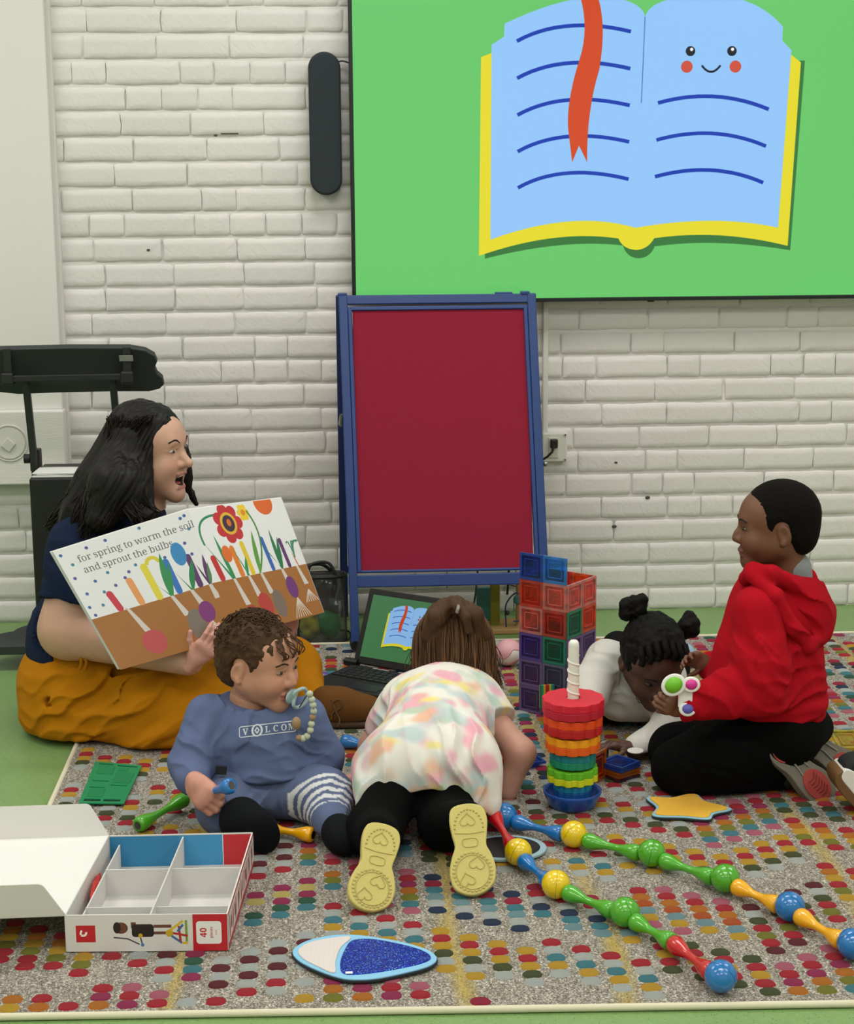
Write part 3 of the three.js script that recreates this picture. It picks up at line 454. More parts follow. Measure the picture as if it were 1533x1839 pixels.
// ---------- magnetic tiles ----------
const TS = 0.0665;
const tileGlass = {}; const tileRim = {};
for (const [k, c] of Object.entries({ blue: '#3f74dc', sky: '#5cb4f8', red: '#f06a5c', rose: '#f8b8b0', violet: '#8e74d4', purple: '#b090cc', green: '#48c49c', orange: '#fa8a5c', slate: '#98a2c0', yellow: '#e8d84a', amber: '#e88a2a', plum: '#70365a' })) {
  tileGlass[k] = phys(c, 0.12, { transmission: 0.94, thickness: 0, ior: 1.45 }); tileRim[k] = phys(c, 0.22, { transmission: 0.72, thickness: 0, ior: 1.45 });
}
const rimG = plain([box(TS - 0.001, 0.006, 0.0055, 0, TS / 2 - 0.0035, 0), box(TS - 0.001, 0.006, 0.0055, 0, -TS / 2 + 0.0035, 0), box(0.006, TS - 0.013, 0.0055, -TS / 2 + 0.0035, 0, 0), box(0.006, TS - 0.013, 0.0055, TS / 2 - 0.0035, 0, 0)]);
const paneG = box(TS - 0.014, TS - 0.014, 0.002), innerG = plain([box(TS * 0.56, 0.0015, 0.004, 0, TS * 0.28, 0), box(TS * 0.56, 0.0015, 0.004, 0, -TS * 0.28, 0), box(0.0015, TS * 0.56, 0.004, -TS * 0.28, 0, 0), box(0.0015, TS * 0.56, 0.004, TS * 0.28, 0, 0)]);
const magG = plain([-0.25, 0.25].flatMap((k) => [-1, 1].flatMap((s) => [box(0.011, 0.0036, 0.004, k * TS * 1.1, s * (TS / 2 - 0.0035), 0), box(0.0036, 0.011, 0.004, s * (TS / 2 - 0.0035), k * TS * 1.1, 0)])));
function tile(p, color, label, group, rot = [0, 0, 0]) {
  const t = thing('magnetic_tile', label, 'magnetic tile', p, group); t.rotation.set(...rot);
  part('pane', paneG, tileGlass[color], t); part('rim', rimG, tileRim[color], t); part('raised_square', innerG, tileRim[color], t); part('magnets', magG, std(0x3c3238, 0.5), t); return t;
}
{
  const A = [0.4500, 1.0120], dir = V([0.77, 0, 0.64]).normalize(), yaw = Math.atan2(-dir.z, dir.x), nrm = [dir.z, -dir.x];     // front face runs right and towards the camera, side face runs back from its near corner
  const faces = { front: { o: A, d: [dir.x, dir.z], yaw }, side: { o: [A[0] + dir.x * 2 * TS, A[1] + dir.z * 2 * TS], d: nrm, yaw: yaw + Math.PI / 2 }, back: { o: [A[0] + nrm[0] * 2 * TS, A[1] + nrm[1] * 2 * TS], d: [dir.x, dir.z], yaw }, left: { o: A, d: nrm, yaw: yaw + Math.PI / 2 } };
  const rows = ['bottom', 'second', 'third', 'fourth', 'fifth', 'top'], G = 'magnetic tiles of the tower';
  const put = (face, col, row, color) => { const f = faces[face], k = (col + 0.5) * TS; const nx = f.d[1] * 0.0032, nz = -f.d[0] * 0.0032; tile([f.o[0] + f.d[0] * k, RUGT + (row + 0.5) * TS, f.o[1] + f.d[1] * k], color, ({ blue: 'deep blue', sky: 'bright blue', red: 'red', rose: 'pale pink', violet: 'violet', purple: 'purple', green: 'green', orange: 'orange-red', slate: 'grey-blue' })[color] + ' clear tile, ' + rows[row] + ' row of the tower\'s ' + face + ' face, ' + (col ? 'right' : 'left') + ' column', G, [0, f.yaw, 0]); };
  const plan = { front: [['purple', 'slate'], ['purple', 'slate'], ['violet', 'green'], ['rose', 'red'], ['red', 'rose'], ['blue', 'sky']], side: [['purple', 'purple'], ['purple', 'orange'], ['purple', 'purple'], ['green', 'orange'], ['rose', 'rose'], [null, null]], back: [['purple', 'purple'], ['purple', 'violet'], ['violet', 'purple'], ['red', 'orange'], ['red', 'orange'], [null, null]], left: [['purple', 'purple'], ['slate', 'purple'], ['violet', 'violet'], ['rose', 'red'], ['red', 'red'], [null, null]] };
  for (const f in plan) plan[f].forEach((r, i) => r.forEach((c, j) => c && put(f, j, i, c)));
  // striped card leaning in front, and a clear blue corner piece behind the top
  const st = canvasTex(64, 32, (c) => { ['#177a5c', '#2f9a68', '#d8b030', '#b52a1e', '#b52a1e', '#d8b030', '#2f9a68', '#157a78'].forEach((k, i) => { c.fillStyle = k; c.fillRect(i * 8, 0, 9, 32); }); });
  const s = solo('striped_card', rbox(0.038, 0.058, 0.006, 0.001), std(0xffffff, 0.5, { map: st }), 'small striped card standing against the purple tiles of the tower', 'card', [0.508, RUGT + 0.056, 1.085]); s.rotation.set(-0.05, 0.2, 0);
}

// ---------- patches, sheet and mats on the rug ----------
function outlineShape(pts, k = 1, cx = 0, cz = 0, smooth = true) {   // closed outline from [x, z] points, scaled about its centre
  const c = new THREE.CatmullRomCurve3(pts.map(([x, z]) => new THREE.Vector3(cx + (x - cx) * k, 0, cz + (z - cz) * k)), true, 'centripetal', 0.5), s = new THREE.Shape();
  (smooth ? c.getPoints(pts.length * 8) : pts.map(([x, z]) => new THREE.Vector3(cx + (x - cx) * k, 0, cz + (z - cz) * k))).forEach((p, i) => i ? s.lineTo(p.x - cx, -(p.z - cz)) : s.moveTo(p.x - cx, -(p.z - cz))); return s;
}
const slab = (s, d, b = 0.001) => new THREE.ExtrudeGeometry(s, { depth: d - 2 * b, bevelEnabled: true, bevelSize: b, bevelThickness: b, bevelSegments: 2 }).rotateX(-Math.PI / 2).translate(0, b, 0);
const fuzz = noiseTex(256, (x, y) => 0.5 + 0.35 * (h3(x, y, 4) - 0.5) + 0.25 * tiled(x, y, 256, 30));
const mid = (pts) => pts.reduce((a, p) => [a[0] + p[0] / pts.length, a[1] + p[1] / pts.length], [0, 0]);
{
  const O = [[0.6471, 0, 1.6563], [0.692, 0, 1.6629], [0.7509, 0, 1.6412], [0.7646, 0, 1.6877], [0.8087, 0, 1.7353], [0.766, 0, 1.7601], [0.7509, 0, 1.7865], [0.701, 0, 1.7737], [0.6406, 0, 1.76], [0.6561, 0, 1.7145]].map((p) => [p[0], p[2]]), [cx, cz] = mid(O);
  const t = thing('star_mat', 'yellow star-shaped felt mat with a pale blue edge', 'mat', [cx, RUGT + 0.002, cz]);
  part('backing', slab(outlineShape(O, 1.0, cx, cz), 0.004), std(0x22262a, 0.8), t);
  part('border', slab(outlineShape(O, 0.99, cx, cz), 0.003).translate(0, 0.004, 0), std('#8fbfd6', 0.7), t);
  part('felt_face', slab(outlineShape(O, 0.9, cx, cz), 0.003, 0.0012).translate(0, 0.0062, 0), std('#e8b13c', 0.95, { bumpMap: rep(fuzz, 9, 9), bumpScale: 0.001 }), t);
}
{
  const O = [[-0.0822, 0, 2.3315], [-0.0611, 0, 2.297], [-0.022, 0, 2.2781], [0.0202, 0, 2.2768], [0.0688, 0, 2.2933], [0.1192, 0, 2.3205], [0.1525, 0, 2.3524], [0.1601, 0, 2.3819], [0.1467, 0, 2.4033], [0.1078, 0, 2.4245], [0.0514, 0, 2.4442], [0.0142, 0, 2.4435], [-0.0066, 0, 2.4342], [-0.0441, 0, 2.4019], [-0.0732, 0, 2.3654]].map((p) => [p[0], p[2]]), [cx, cz] = mid(O);
  const t = thing('sensory_patch', 'surfboard-shaped mat half white and half blue sequins', 'mat', [cx, RUGT + 0.002, cz]);
  part('backing', slab(outlineShape(O, 1, cx, cz), 0.004), std(0x1d2730, 0.8), t);
  part('border', slab(outlineShape(O, 0.985, cx, cz), 0.003).translate(0, 0.004, 0), std('#86bfe2', 0.7), t);
  const Wt = [[-0.0719, 0, 2.3323], [-0.0534, 0, 2.3061], [-0.0191, 0, 2.2913], [0.0172, 0, 2.2874], [-0.0003, 0, 2.3268], [-0.01, 0, 2.3841], [-0.012, 0, 2.422], [-0.0414, 0, 2.394], [-0.0658, 0, 2.3618]].map((p) => [p[0], p[2]]), mw = mid(Wt);
  const grid = noiseTex(64, (x, y) => ((x % 16) < 4 || (y % 16) < 4) ? 0.3 : 0.7);
  part('white_face', slab(outlineShape(Wt, 0.97, ...mw), 0.003, 0.0012).translate(mw[0] - cx, 0.0062, mw[1] - cz), std('#d9cfcd', 0.85, { bumpMap: rep(grid, 60, 60), bumpScale: 0.0008 }), t);
  const Bl = [[0.0072, 0, 2.3316], [0.0189, 0, 2.3027], [0.0457, 0, 2.2981], [0.102, 0, 2.3235], [0.1429, 0, 2.3559], [0.1509, 0, 2.3792], [0.1379, 0, 2.3946], [0.0796, 0, 2.4186], [0.0208, 0, 2.4303], [0.0026, 0, 2.425], [-0.0027, 0, 2.3947]].map((p) => [p[0], p[2]]), mb = mid(Bl);
  const sq = noiseTex(512, (x, y) => { const v = h3(x >> 2, (y + ((x >> 2) & 1) * 2) >> 2, 3); return v > 0.92 ? [0.5, 0.75, 1] : v > 0.5 ? [0.06, 0.26, 0.86] : [0.03, 0.12, 0.6]; }, true), sb = noiseTex(512, (x, y) => h3(x >> 2, (y + ((x >> 2) & 1) * 2) >> 2, 8));
  part('sequin_face', slab(outlineShape(Bl, 0.97, ...mb), 0.003, 0.0012).translate(mb[0] - cx, 0.0062, mb[1] - cz), phys(0xffffff, 0.3, { map: rep(sq, 5, 5), bumpMap: rep(sb, 5, 5), bumpScale: 0.004, metalness: 0.35 }), t);
  const L = [0.0126, 0, 2.4257]; part('care_tag', rbox(0.012, 0.001, 0.007, 0.0004, L[0] - cx, 0.0095, L[2] - cz), std(0xe8e8e8, 0.6), t);
}
{
  const c = [0.3429, 0, 1.9021], el = (k) => Array.from({ length: 14 }, (_, i) => { const a = i / 14 * Math.PI * 2; return [Math.cos(a) * 0.078 * k, Math.sin(a) * 0.062 * k]; });
  const t = thing('oval_mat', 'dark oval mat with a pale rim beside the yellow ball', 'mat', [c[0] - 0.018, RUGT + 0.002, c[2]]);
  part('rim', slab(outlineShape(el(1)), 0.005), std('#93aebb', 0.6), t); part('dark_face', slab(outlineShape(el(0.84)), 0.003).translate(0, 0.003, 0), std(0x120a0a, 0.5), t);
}
{
  const q = [[-0.5433, 0, 1.3342], [-0.4365, 0, 1.368], [-0.4488, 0, 1.6035], [-0.544, 0, 1.5931]].map((p) => [p[0], p[2]]), [cx, cz] = mid(q), at = (u, v) => { const a = [mix(q[0][0], q[1][0], u), mix(q[0][1], q[1][1], u)], b = [mix(q[3][0], q[2][0], u), mix(q[3][1], q[2][1], u)]; return [mix(a[0], b[0], v) - cx, -(mix(a[1], b[1], v) - cz)]; };
  const t = thing('green_sheet', 'flat green plastic sheet with black slots at the rug\'s left edge', 'plastic sheet', [cx, RUGT + 0.0035, cz]);
  const s = new THREE.Shape(); [[0, 0], [1, 0], [1, 1], [0, 1]].forEach(([u, v], i) => { const p = at(u, v); i ? s.lineTo(...p) : s.moveTo(...p); });
  const slots = [[0.1, 0.03, 0.42, 0.06], [0.5, 0.04, 0.93, 0.075], [0.1, 0.46, 0.47, 0.485], [0.08, 0.62, 0.44, 0.645], [0.53, 0.55, 0.9, 0.575], [0.08, 0.9, 0.46, 0.96], [0.52, 0.9, 0.9, 0.96]];
  for (const [a, b, c, d] of slots) { const h = new THREE.Path(); [[a, b], [a, d], [c, d], [c, b]].forEach(([u, v], i) => { const p = at(u, v); i ? h.lineTo(...p) : h.moveTo(...p); }); h.closePath(); s.holes.push(h); }
  part('sheet', slab(s, 0.003, 0.0004), std('#12895a', 0.35), t);
  const u = new THREE.Shape(); [[0.02, 0.015], [0.98, 0.015], [0.98, 0.985], [0.02, 0.985]].forEach(([a, b], i) => { const p = at(a, b); i ? u.lineTo(...p) : u.moveTo(...p); });
  part('underlay', slab(u, 0.002, 0.0003).translate(0, -0.002, 0), std(0x0c1a14, 0.6), t);
  for (const [a, b, c, d] of [[0.12, 0.1, 0.46, 0.3], [0.56, 0.12, 0.76, 0.2], [0.55, 0.24, 0.92, 0.5], [0.12, 0.68, 0.46, 0.86]]) { const p = new THREE.Shape(); [[a, b], [c, b], [c, d], [a, d]].forEach(([x, y], i) => { const k = at(x, y); i ? p.lineTo(...k) : p.moveTo(...k); }); part('moulded_panel', slab(p, 0.0012, 0.0003).translate(0, 0.0028, 0), std('#0f7f52', 0.4), t); }
}

// ---------- open toy box ----------
{
  const FL = [-0.466, 2.289], FR = [-0.192, 2.303], BRr = [-0.165, 1.938], BL = [-0.437, 1.934], H = 0.066, th = 0.0025;
  const t = thing('toy_box', 'open white cardboard toy box with dividers and red printed front', 'box', [-0.315, RUGT, 2.115]), ox = -0.315, oz = 2.115;
  const card = std(0xd9d6d2, 0.7), inner = std(0xcfccca, 0.75);
  const panel = (a, b, y0, y1, m, name, parent = t, tk = th) => { const L = Math.hypot(b[0] - a[0], b[1] - a[1]), g = new THREE.BoxGeometry(L, y1 - y0, tk); g.rotateY(-Math.atan2(b[1] - a[1], b[0] - a[0])).translate((a[0] + b[0]) / 2 - ox, (y0 + y1) / 2, (a[1] + b[1]) / 2 - oz); return part(name, g, m, parent); };
  const front = canvasTex(1100, 256, (c) => {
    c.fillStyle = '#dcd9d6'; c.fillRect(0, 0, 1100, 256); c.fillStyle = '#c2202c'; c.fillRect(865, 0, 235, 256); c.fillRect(70, 72, 132, 118);
    c.strokeStyle = '#f4f0ee'; c.lineWidth = 15; c.beginPath(); c.arc(136, 130, 34, -2.4, 2.9, true); c.stroke(); c.beginPath(); c.moveTo(104, 142); c.quadraticCurveTo(140, 150, 140, 118); c.stroke(); c.strokeRect(-30, -30, 1, 1);
    c.fillStyle = '#f0ecea'; c.beginPath(); c.roundRect(888, 48, 172, 160, 22); c.fill();
    c.save(); c.translate(966, 128); c.rotate(-Math.PI / 2); c.fillStyle = '#c2202c'; c.textAlign = 'center'; c.font = 'bold 62px sans-serif'; c.fillText('40', 0, -8); c.font = 'bold 26px sans-serif'; c.fillText('pieces', 0, 34); c.font = '16px sans-serif'; c.fillText('count', 0, 62); c.restore();
    // printed picture: a child lying sideways with rods and balls
    c.fillStyle = '#6a4030'; c.beginPath(); c.ellipse(378, 92, 46, 40, 0, 0, 7); c.fill(); c.fillStyle = '#2a1c18'; c.beginPath(); c.ellipse(350, 90, 26, 40, 0, 0, 7); c.fill(); c.fillStyle = '#6a4030'; c.fillRect(445, 52, 34, 40); c.fillRect(600, 70, 120, 22); c.fillRect(600, 118, 110, 20); c.fillStyle = '#241d1b'; c.beginPath(); c.roundRect(450, 66, 150, 90, 22); c.fill();
    c.strokeStyle = '#3a3a46'; c.lineWidth = 9; c.beginPath(); c.moveTo(325, 158); c.lineTo(420, 168); c.lineTo(500, 208); c.moveTo(505, 150); c.lineTo(520, 210); c.stroke(); c.fillStyle = '#c8a428'; c.beginPath(); c.arc(508, 146, 15, 0, 7); c.arc(706, 130, 26, 0, 7); c.fill(); c.fillStyle = '#4a78a8'; c.beginPath(); c.arc(520, 212, 12, 0, 7); c.fill();
    c.lineWidth = 16; for (const [k, a] of [['#d6b22a', [710, 110, 800, 44]], ['#7a9a32', [820, 40, 822, 190]], ['#b23026', [730, 130, 830, 150]], ['#3a6aa0', [720, 150, 790, 200]], ['#b23026', [770, 80, 780, 190]], ['#d6b22a', [790, 200, 830, 200]], ['#3a6aa0', [760, 120, 800, 70]]]) { c.strokeStyle = k; c.beginPath(); c.moveTo(a[0], a[1]); c.lineTo(a[2], a[3]); c.stroke(); }
  });
  const side = canvasTex(1024, 192, (c) => { c.fillStyle = '#d6d2d0'; c.fillRect(0, 0, 1024, 192); c.fillStyle = '#b8202c'; c.fillRect(0, 0, 1024, 14); c.fillRect(0, 160, 1024, 32); c.fillStyle = '#b3222e'; for (let i = 0; i < 9; i++) { c.fillRect(40 + i * 108, 30, 22, 120); c.save(); c.translate(85 + i * 108, 90); c.rotate(0.5); c.fillRect(-9, -60, 18, 118); c.restore(); } c.fillStyle = '#5a4640'; for (let i = 0; i < 7; i++) c.fillRect(90 + i * 140, 60, 34, 60); });
  const fw = panel(FL, FR, 0, H, card, 'front_wall');
  { const g = new THREE.PlaneGeometry(Math.hypot(FR[0] - FL[0], FR[1] - FL[1]), H); g.rotateY(-Math.atan2(FR[1] - FL[1], FR[0] - FL[0])).translate((FL[0] + FR[0]) / 2 - ox, H / 2, (FL[1] + FR[1]) / 2 - oz + th / 2 + 0.0006); part('printed_label', g, std(0xffffff, 0.45, { map: front }), fw); }
  const rw = panel(FR, BRr, 0, H, card, 'right_wall');
  { const g = new THREE.PlaneGeometry(Math.hypot(BRr[0] - FR[0], BRr[1] - FR[1]), H); g.rotateY(-Math.atan2(BRr[1] - FR[1], BRr[0] - FR[0])).translate((FR[0] + BRr[0]) / 2 - ox + th / 2 + 0.0006, H / 2, (FR[1] + BRr[1]) / 2 - oz); part('printed_label', g, std(0xffffff, 0.45, { map: side }), rw); }
  const bw = panel(BL, BRr, 0, H, card, 'back_wall');
  { const bt = canvasTex(512, 64, (c) => { c.fillStyle = '#3f8fc0'; c.fillRect(0, 0, 512, 64); c.fillStyle = '#2f7fae'; c.fillRect(0, 0, 250, 64); c.fillStyle = '#c02630'; c.fillRect(410, 0, 102, 64); c.fillStyle = '#d8e0e4'; c.fillRect(407, 0, 3, 64); });
    const g = new THREE.PlaneGeometry(0.268, H - 0.004); g.rotateY(-Math.atan2(BRr[1] - BL[1], BRr[0] - BL[0])).translate((BL[0] + BRr[0]) / 2 - ox, H / 2, (BL[1] + BRr[1]) / 2 - oz + th / 2 + 0.0008); part('printed_lining', g, std(0xffffff, 0.6, { map: bt }), bw); }
  panel(FL, BL, 0, H, card, 'left_wall');
  { const s = new THREE.Shape(); [FL, FR, BRr, BL].forEach((p, i) => i ? s.lineTo(p[0] - ox, -(p[1] - oz)) : s.moveTo(p[0] - ox, -(p[1] - oz))); part('bottom', slab(s, 0.003, 0.0003), inner, t); }
  const lp = (u, v) => { const a = [mix(FL[0], FR[0], u), mix(FL[1], FR[1], u)], b = [mix(BL[0], BRr[0], u), mix(BL[1], BRr[1], u)]; return [mix(a[0], b[0], v), mix(a[1], b[1], v)]; };
  panel(lp(0.52, 0.01), lp(0.52, 0.99), 0.003, H - 0.004, inner, 'long_divider');
  panel(lp(0.08, 0.62), lp(0.52, 0.62), 0.003, H - 0.012, inner, 'cross_divider'); panel(lp(0.52, 0.62), lp(0.975, 0.62), 0.003, H - 0.012, inner, 'cross_divider');
  panel(lp(0.08, 0.16), lp(0.52, 0.16), 0.003, H - 0.012, inner, 'cross_divider'); panel(lp(0.52, 0.16), lp(0.975, 0.16), 0.003, H - 0.012, inner, 'cross_divider');
  panel(lp(0.08, 0.02), lp(0.08, 0.98), 0.003, H - 0.016, inner, 'side_divider');
  // lid folded out to the left, with its two side flaps standing up
  const w = 0.43, dl = [-0.9, 0.02], la = FL, lb = BL, q = (p, k) => [p[0] + dl[0] * k, p[1] + dl[1] * k];
  const sh = new THREE.Shape(); [la, lb, q(lb, w), q(la, w)].forEach((p, i) => i ? sh.lineTo(p[0] - ox, -(p[1] - oz)) : sh.moveTo(p[0] - ox, -(p[1] - oz)));
  const lid = part('lid', slab(sh, 0.003, 0.0004).translate(0, H - 0.002, 0), std(0xe6e4e1, 0.65), t);
  const flap = (a, lean, hgt) => { const s = new THREE.Shape(); s.moveTo(0.002, 0); s.lineTo(-0.03, hgt - 0.008); s.quadraticCurveTo(-0.034, hgt, -0.044, hgt); s.lineTo(-w * 0.9, hgt); s.lineTo(-w * 0.9, 0); const g = new THREE.ExtrudeGeometry(s, { depth: 0.002, bevelEnabled: false }).rotateX(lean).rotateY(0.02).translate(a[0] - ox, H, a[1] - oz); return part('lid_flap', g, card, lid); };
  flap(la, 0.12, 0.062); flap(lb, -0.22, 0.062);
  const e = panel(q(la, w), q(lb, w), 0.0, H, card, 'tuck_flap', lid);
  solo('red_bag', (() => { const g = new THREE.SphereGeometry(1, 20, 14), p = g.attributes.position; for (let i = 0; i < p.count; i++) { const k = 1 + 0.25 * noise(p.getX(i) * 3, p.getY(i) * 3, p.getZ(i) * 3); p.setXYZ(i, p.getX(i) * 0.007 * k, p.getY(i) * 0.014 * k, p.getZ(i) * 0.06 * k); } g.computeVertexNormals(); return g; })(), std('#c02a22', 0.4), 'crumpled red strip tucked against the toy box\'s left wall', 'strip', [lp(0.035, 0.5)[0] + 0.003, RUGT + 0.034, lp(0.035, 0.5)[1]]);
}

// ---------- people: shared anatomy ----------
function frame(p, fwd, up, s) {                              // local z = fwd, y = up, x = the person's left
  const z = V(fwd).normalize(), x = V(up).cross(z).normalize(), y = z.clone().cross(x), m = new THREE.Matrix4().makeBasis(x.multiplyScalar(s), y.multiplyScalar(s), z.multiplyScalar(s)).setPosition(...p), inv = m.clone().invert();
  return { m, inv, s, to: (q) => V(q).applyMatrix4(m).toArray(), from: (q) => V(q).applyMatrix4(inv).toArray() };
}
function headShape(o = {}) {
  const k = o.child, mo = o.open || 0, fl = k ? 0.82 : 1, ch = k ? -0.092 : -0.104 - 0.018 * mo;
  const S = (x, y, z, r) => ell([x, y, z], [r, r, r]);
  let f = uni(0.03, ell([0, k ? 0.034 : 0.032, -0.018], [0.079, k ? 0.088 : 0.086, 0.097]), ell([0, -0.03 * fl, 0.03], [0.06, 0.08 * fl, 0.06]), ell([0, 0.035, 0.035], [0.062, 0.052, 0.052]), cone([0.042, -0.05 * fl, -0.004], [0.006, ch + 0.008, 0.058], 0.03, 0.02), cone([-0.042, -0.05 * fl, -0.004], [-0.006, ch + 0.008, 0.058], 0.03, 0.02));
  f = uni(0.02, f, S(0, ch, k ? 0.064 : 0.068, 0.017), S(0.035, -0.038 * fl, 0.054, k ? 0.032 : 0.028), S(-0.035, -0.038 * fl, 0.054, k ? 0.032 : 0.028), cone([-0.028, 0.024, 0.075], [0.028, 0.024, 0.075], k ? 0.009 : 0.011));
  if (o.full) f = uni(0.025, f, ell([0, -0.085, 0.018], [0.056, 0.036, 0.048]), S(0.04, -0.058, 0.035, 0.03), S(-0.04, -0.058, 0.035, 0.03));
  f = sub(f, uni(0.004, ell([0.031, 0.003, 0.097], [0.02, 0.0125, 0.014]), ell([-0.031, 0.003, 0.097], [0.02, 0.0125, 0.014])), 0.014);
  const nl = k ? 0.8 : 1;
  f = uni(0.010, f, ...chain([[0, 0.008, 0.082, 0.0085], [0, -0.018 * nl, 0.094, 0.0095], [0, -0.033 * nl, k ? 0.099 : 0.108, k ? 0.0115 : 0.0128]]), S(0.0115, -0.037 * nl, 0.092, 0.0085), S(-0.0115, -0.037 * nl, 0.092, 0.0085));
  for (const s of [-1, 1]) f = uni(0.006, f, cone([s * 0.018, 0.0115, 0.0835], [s * 0.046, 0.006, 0.069], 0.0052, 0.004));     // upper lids
  const ly = k ? -0.058 : -0.063;
  f = uni(0.006, f, cone([-0.017, ly, 0.086], [0.017, ly, 0.086], 0.0058), cone([-0.014, ly - 0.011 - 0.026 * mo, 0.084 - 0.004 * mo], [0.014, ly - 0.011 - 0.026 * mo, 0.084 - 0.004 * mo], 0.0062), S(0, ly + 0.001, 0.0895, 0.0062));
  if (mo) f = sub(f, ell([0, ly - 0.016, 0.086], [0.0195, 0.0145 * mo, 0.032]), 0.004); else f = sub(f, cone([-0.02, ly - 0.0058, 0.0945], [0.02, ly - 0.0058, 0.0945], 0.0016), 0.003);
  for (const s of [-1, 1]) {
    const e = sub(ell([s * 0.08, -0.006, -0.014], [0.0085, 0.027, 0.017], [0.2, s * -0.3, 0]), ell([s * 0.0895, -0.002, -0.010], [0.0075, 0.0165, 0.0095], [0.2, s * -0.3, 0]), 0.006); f = uni(0.008, f, e, S(s * 0.08, -0.029, -0.010, 0.0065));
  }
  f = uni(0.03, f, cone([0, -0.05, -0.028], [0, -0.16, -0.04], o.neck || 0.05, (o.neck || 0.05) * 1.05));
  return f;
}
function headColor(skin, lip, o = {}) {
  const mo = o.open || 0, ly = o.child ? -0.058 : -0.063, dark = [0.03, 0.006, 0.006];
  return (x, y, z) => {
    let c = skin.map((v) => v * (1 + 0.05 * noise(x * 60, y * 60, z * 60)));
    const ck = Math.exp(-(((Math.abs(x) - 0.04) / 0.02) ** 2 + ((y + 0.035) / 0.02) ** 2)) * (z > 0.03 ? 0.35 : 0); c = lerp3(c, [c[0], c[1] * 0.72, c[2] * 0.72], ck);
    if (z > 0.07 && Math.abs(x) < 0.024) { const u = Math.abs(y - ly + 0.001) < 0.0045 || Math.abs(y - (ly - 0.011 - 0.026 * mo)) < 0.0048; if (u && z > 0.082) c = lip; }
    if (mo && z > 0.045 && z < 0.0845 + 0.001 && ((x / 0.021) ** 2 + ((y - ly + 0.016) / (0.0165 * mo)) ** 2) < 1) c = dark;
    return c;
  };
}
function placed(g, H) { return g.applyMatrix4(H.m); }
function eyes(parent, H, iris, o = {}) {
  for (const s of [-1, 1]) {
    const e = part('eye', placed(new THREE.SphereGeometry(1, 18, 14).scale(0.0125, o.small ? 0.0052 : 0.0078, 0.009).rotateY(s * 0.28).translate(s * 0.031, 0.0035, 0.0775), H), std(o.white || 0xc8c0b6, 0.25), parent);
    part('iris', placed(new THREE.SphereGeometry(1, 14, 10).scale(0.0052, o.small ? 0.0045 : 0.0056, 0.003).translate(s * 0.031 + (o.look || 0), 0.0035, 0.0857), H), std(iris, 0.15), e);
    const b = new THREE.CatmullRomCurve3([[s * 0.014, 0.0235, 0.0925], [s * 0.03, 0.029 + (o.lift || 0), 0.0905], [s * 0.048, 0.0225 + (o.lift || 0), 0.0785]].map(V));
    part('eyebrow', placed(new THREE.TubeGeometry(b, 12, 0.0024, 6), H), std(o.brow || 0x1a120e, 0.9), parent);
  }
}
// a hand: palm in the local x-y plane, fingers along +y, palm side +z, thumb on the +x side times side
function handShape(o) {
  const { side = 1, curl = [0.4, 0.5, 0.55, 0.6], spread = 0.07, thumb = [0.75, 0.6, 0.35], thumbCurl = 0.4, fat = 1 } = o, fs = [], palm = uni(0.018, ell([0, 0, 0], [0.04, 0.045, 0.016 * fat]), ell([side * 0.024, -0.02, 0.008], [0.02, 0.028, 0.015 * fat]), cone([side * -0.026, 0.022, 0], [side * 0.026, 0.026, 0], 0.0135 * fat));
  const len = [0.074, 0.082, 0.077, 0.06];
  for (let i = 0; i < 4; i++) {
    const x = side * (0.027 - i * 0.018), y = [0.034, 0.038, 0.035, 0.028][i], a0 = (i - 1.4) * -spread * side, L = len[i]; let p = [x, y, 0], ang = 0; const pts = [[x * 0.95, y - 0.03, 0, 0.0095 * fat]];
    pts.push([...p, 0.0092 * fat]);
    for (const [j, q] of [[0, 0.44], [1, 0.32], [2, 0.24]]) { ang += curl[i] * [0.8, 1.15, 0.8][j]; const c = Math.cos(ang), l = L * q; p = [p[0] + Math.sin(a0) * l * c, p[1] + Math.cos(a0) * l * c, p[2] + Math.sin(ang) * l]; pts.push([...p, [0.0085, 0.0078, 0.0066][j] * fat]); }
    fs.push(uni(0.004, chain(pts)));
  }
  const t0 = [side * 0.028, -0.018, 0.008], d = V([side * thumb[0], thumb[1], thumb[2]]).normalize(), t1 = [t0[0] + d.x * 0.038, t0[1] + d.y * 0.038, t0[2] + d.z * 0.038], d2 = V([side * (thumb[0] - thumbCurl), thumb[1] + thumbCurl * 0.6, thumb[2] + thumbCurl * 0.5]).normalize(), t2 = [t1[0] + d2.x * 0.03, t1[1] + d2.y * 0.03, t1[2] + d2.z * 0.03];
  fs.push(uni(0.006, chain([[...t0, 0.0125 * fat], [...t1, 0.0098 * fat], [...t2, 0.0078 * fat]])));
  let f = palm; const body = (x, y, z) => { let e = palm(x, y, z); for (const g of fs) e = smin(e, g(x, y, z), 0.006); return e; };
  const wrist = cone([0, -0.03, 0], [0, -(o.wrist || 0.075), 0], 0.024, 0.0235);
  return (x, y, z) => smin(body(x, y, z), wrist(x, y, z), 0.02);
}
function handGeom(o, H, cell = 0.0028, color) { return placed(nets(handShape(o), [-0.085, -0.085, -0.06], [0.085, 0.14, 0.12], cell, color), H); }
const plainColor = (c, v = 0.05) => (x, y, z) => { const n = 1 + v * noise(x * 90, y * 90, z * 90); return [c[0] * n, c[1] * n, c[2] * n]; };
const vc = (rough, extra = {}) => phys(0xffffff, rough, { vertexColors: true, ...extra });
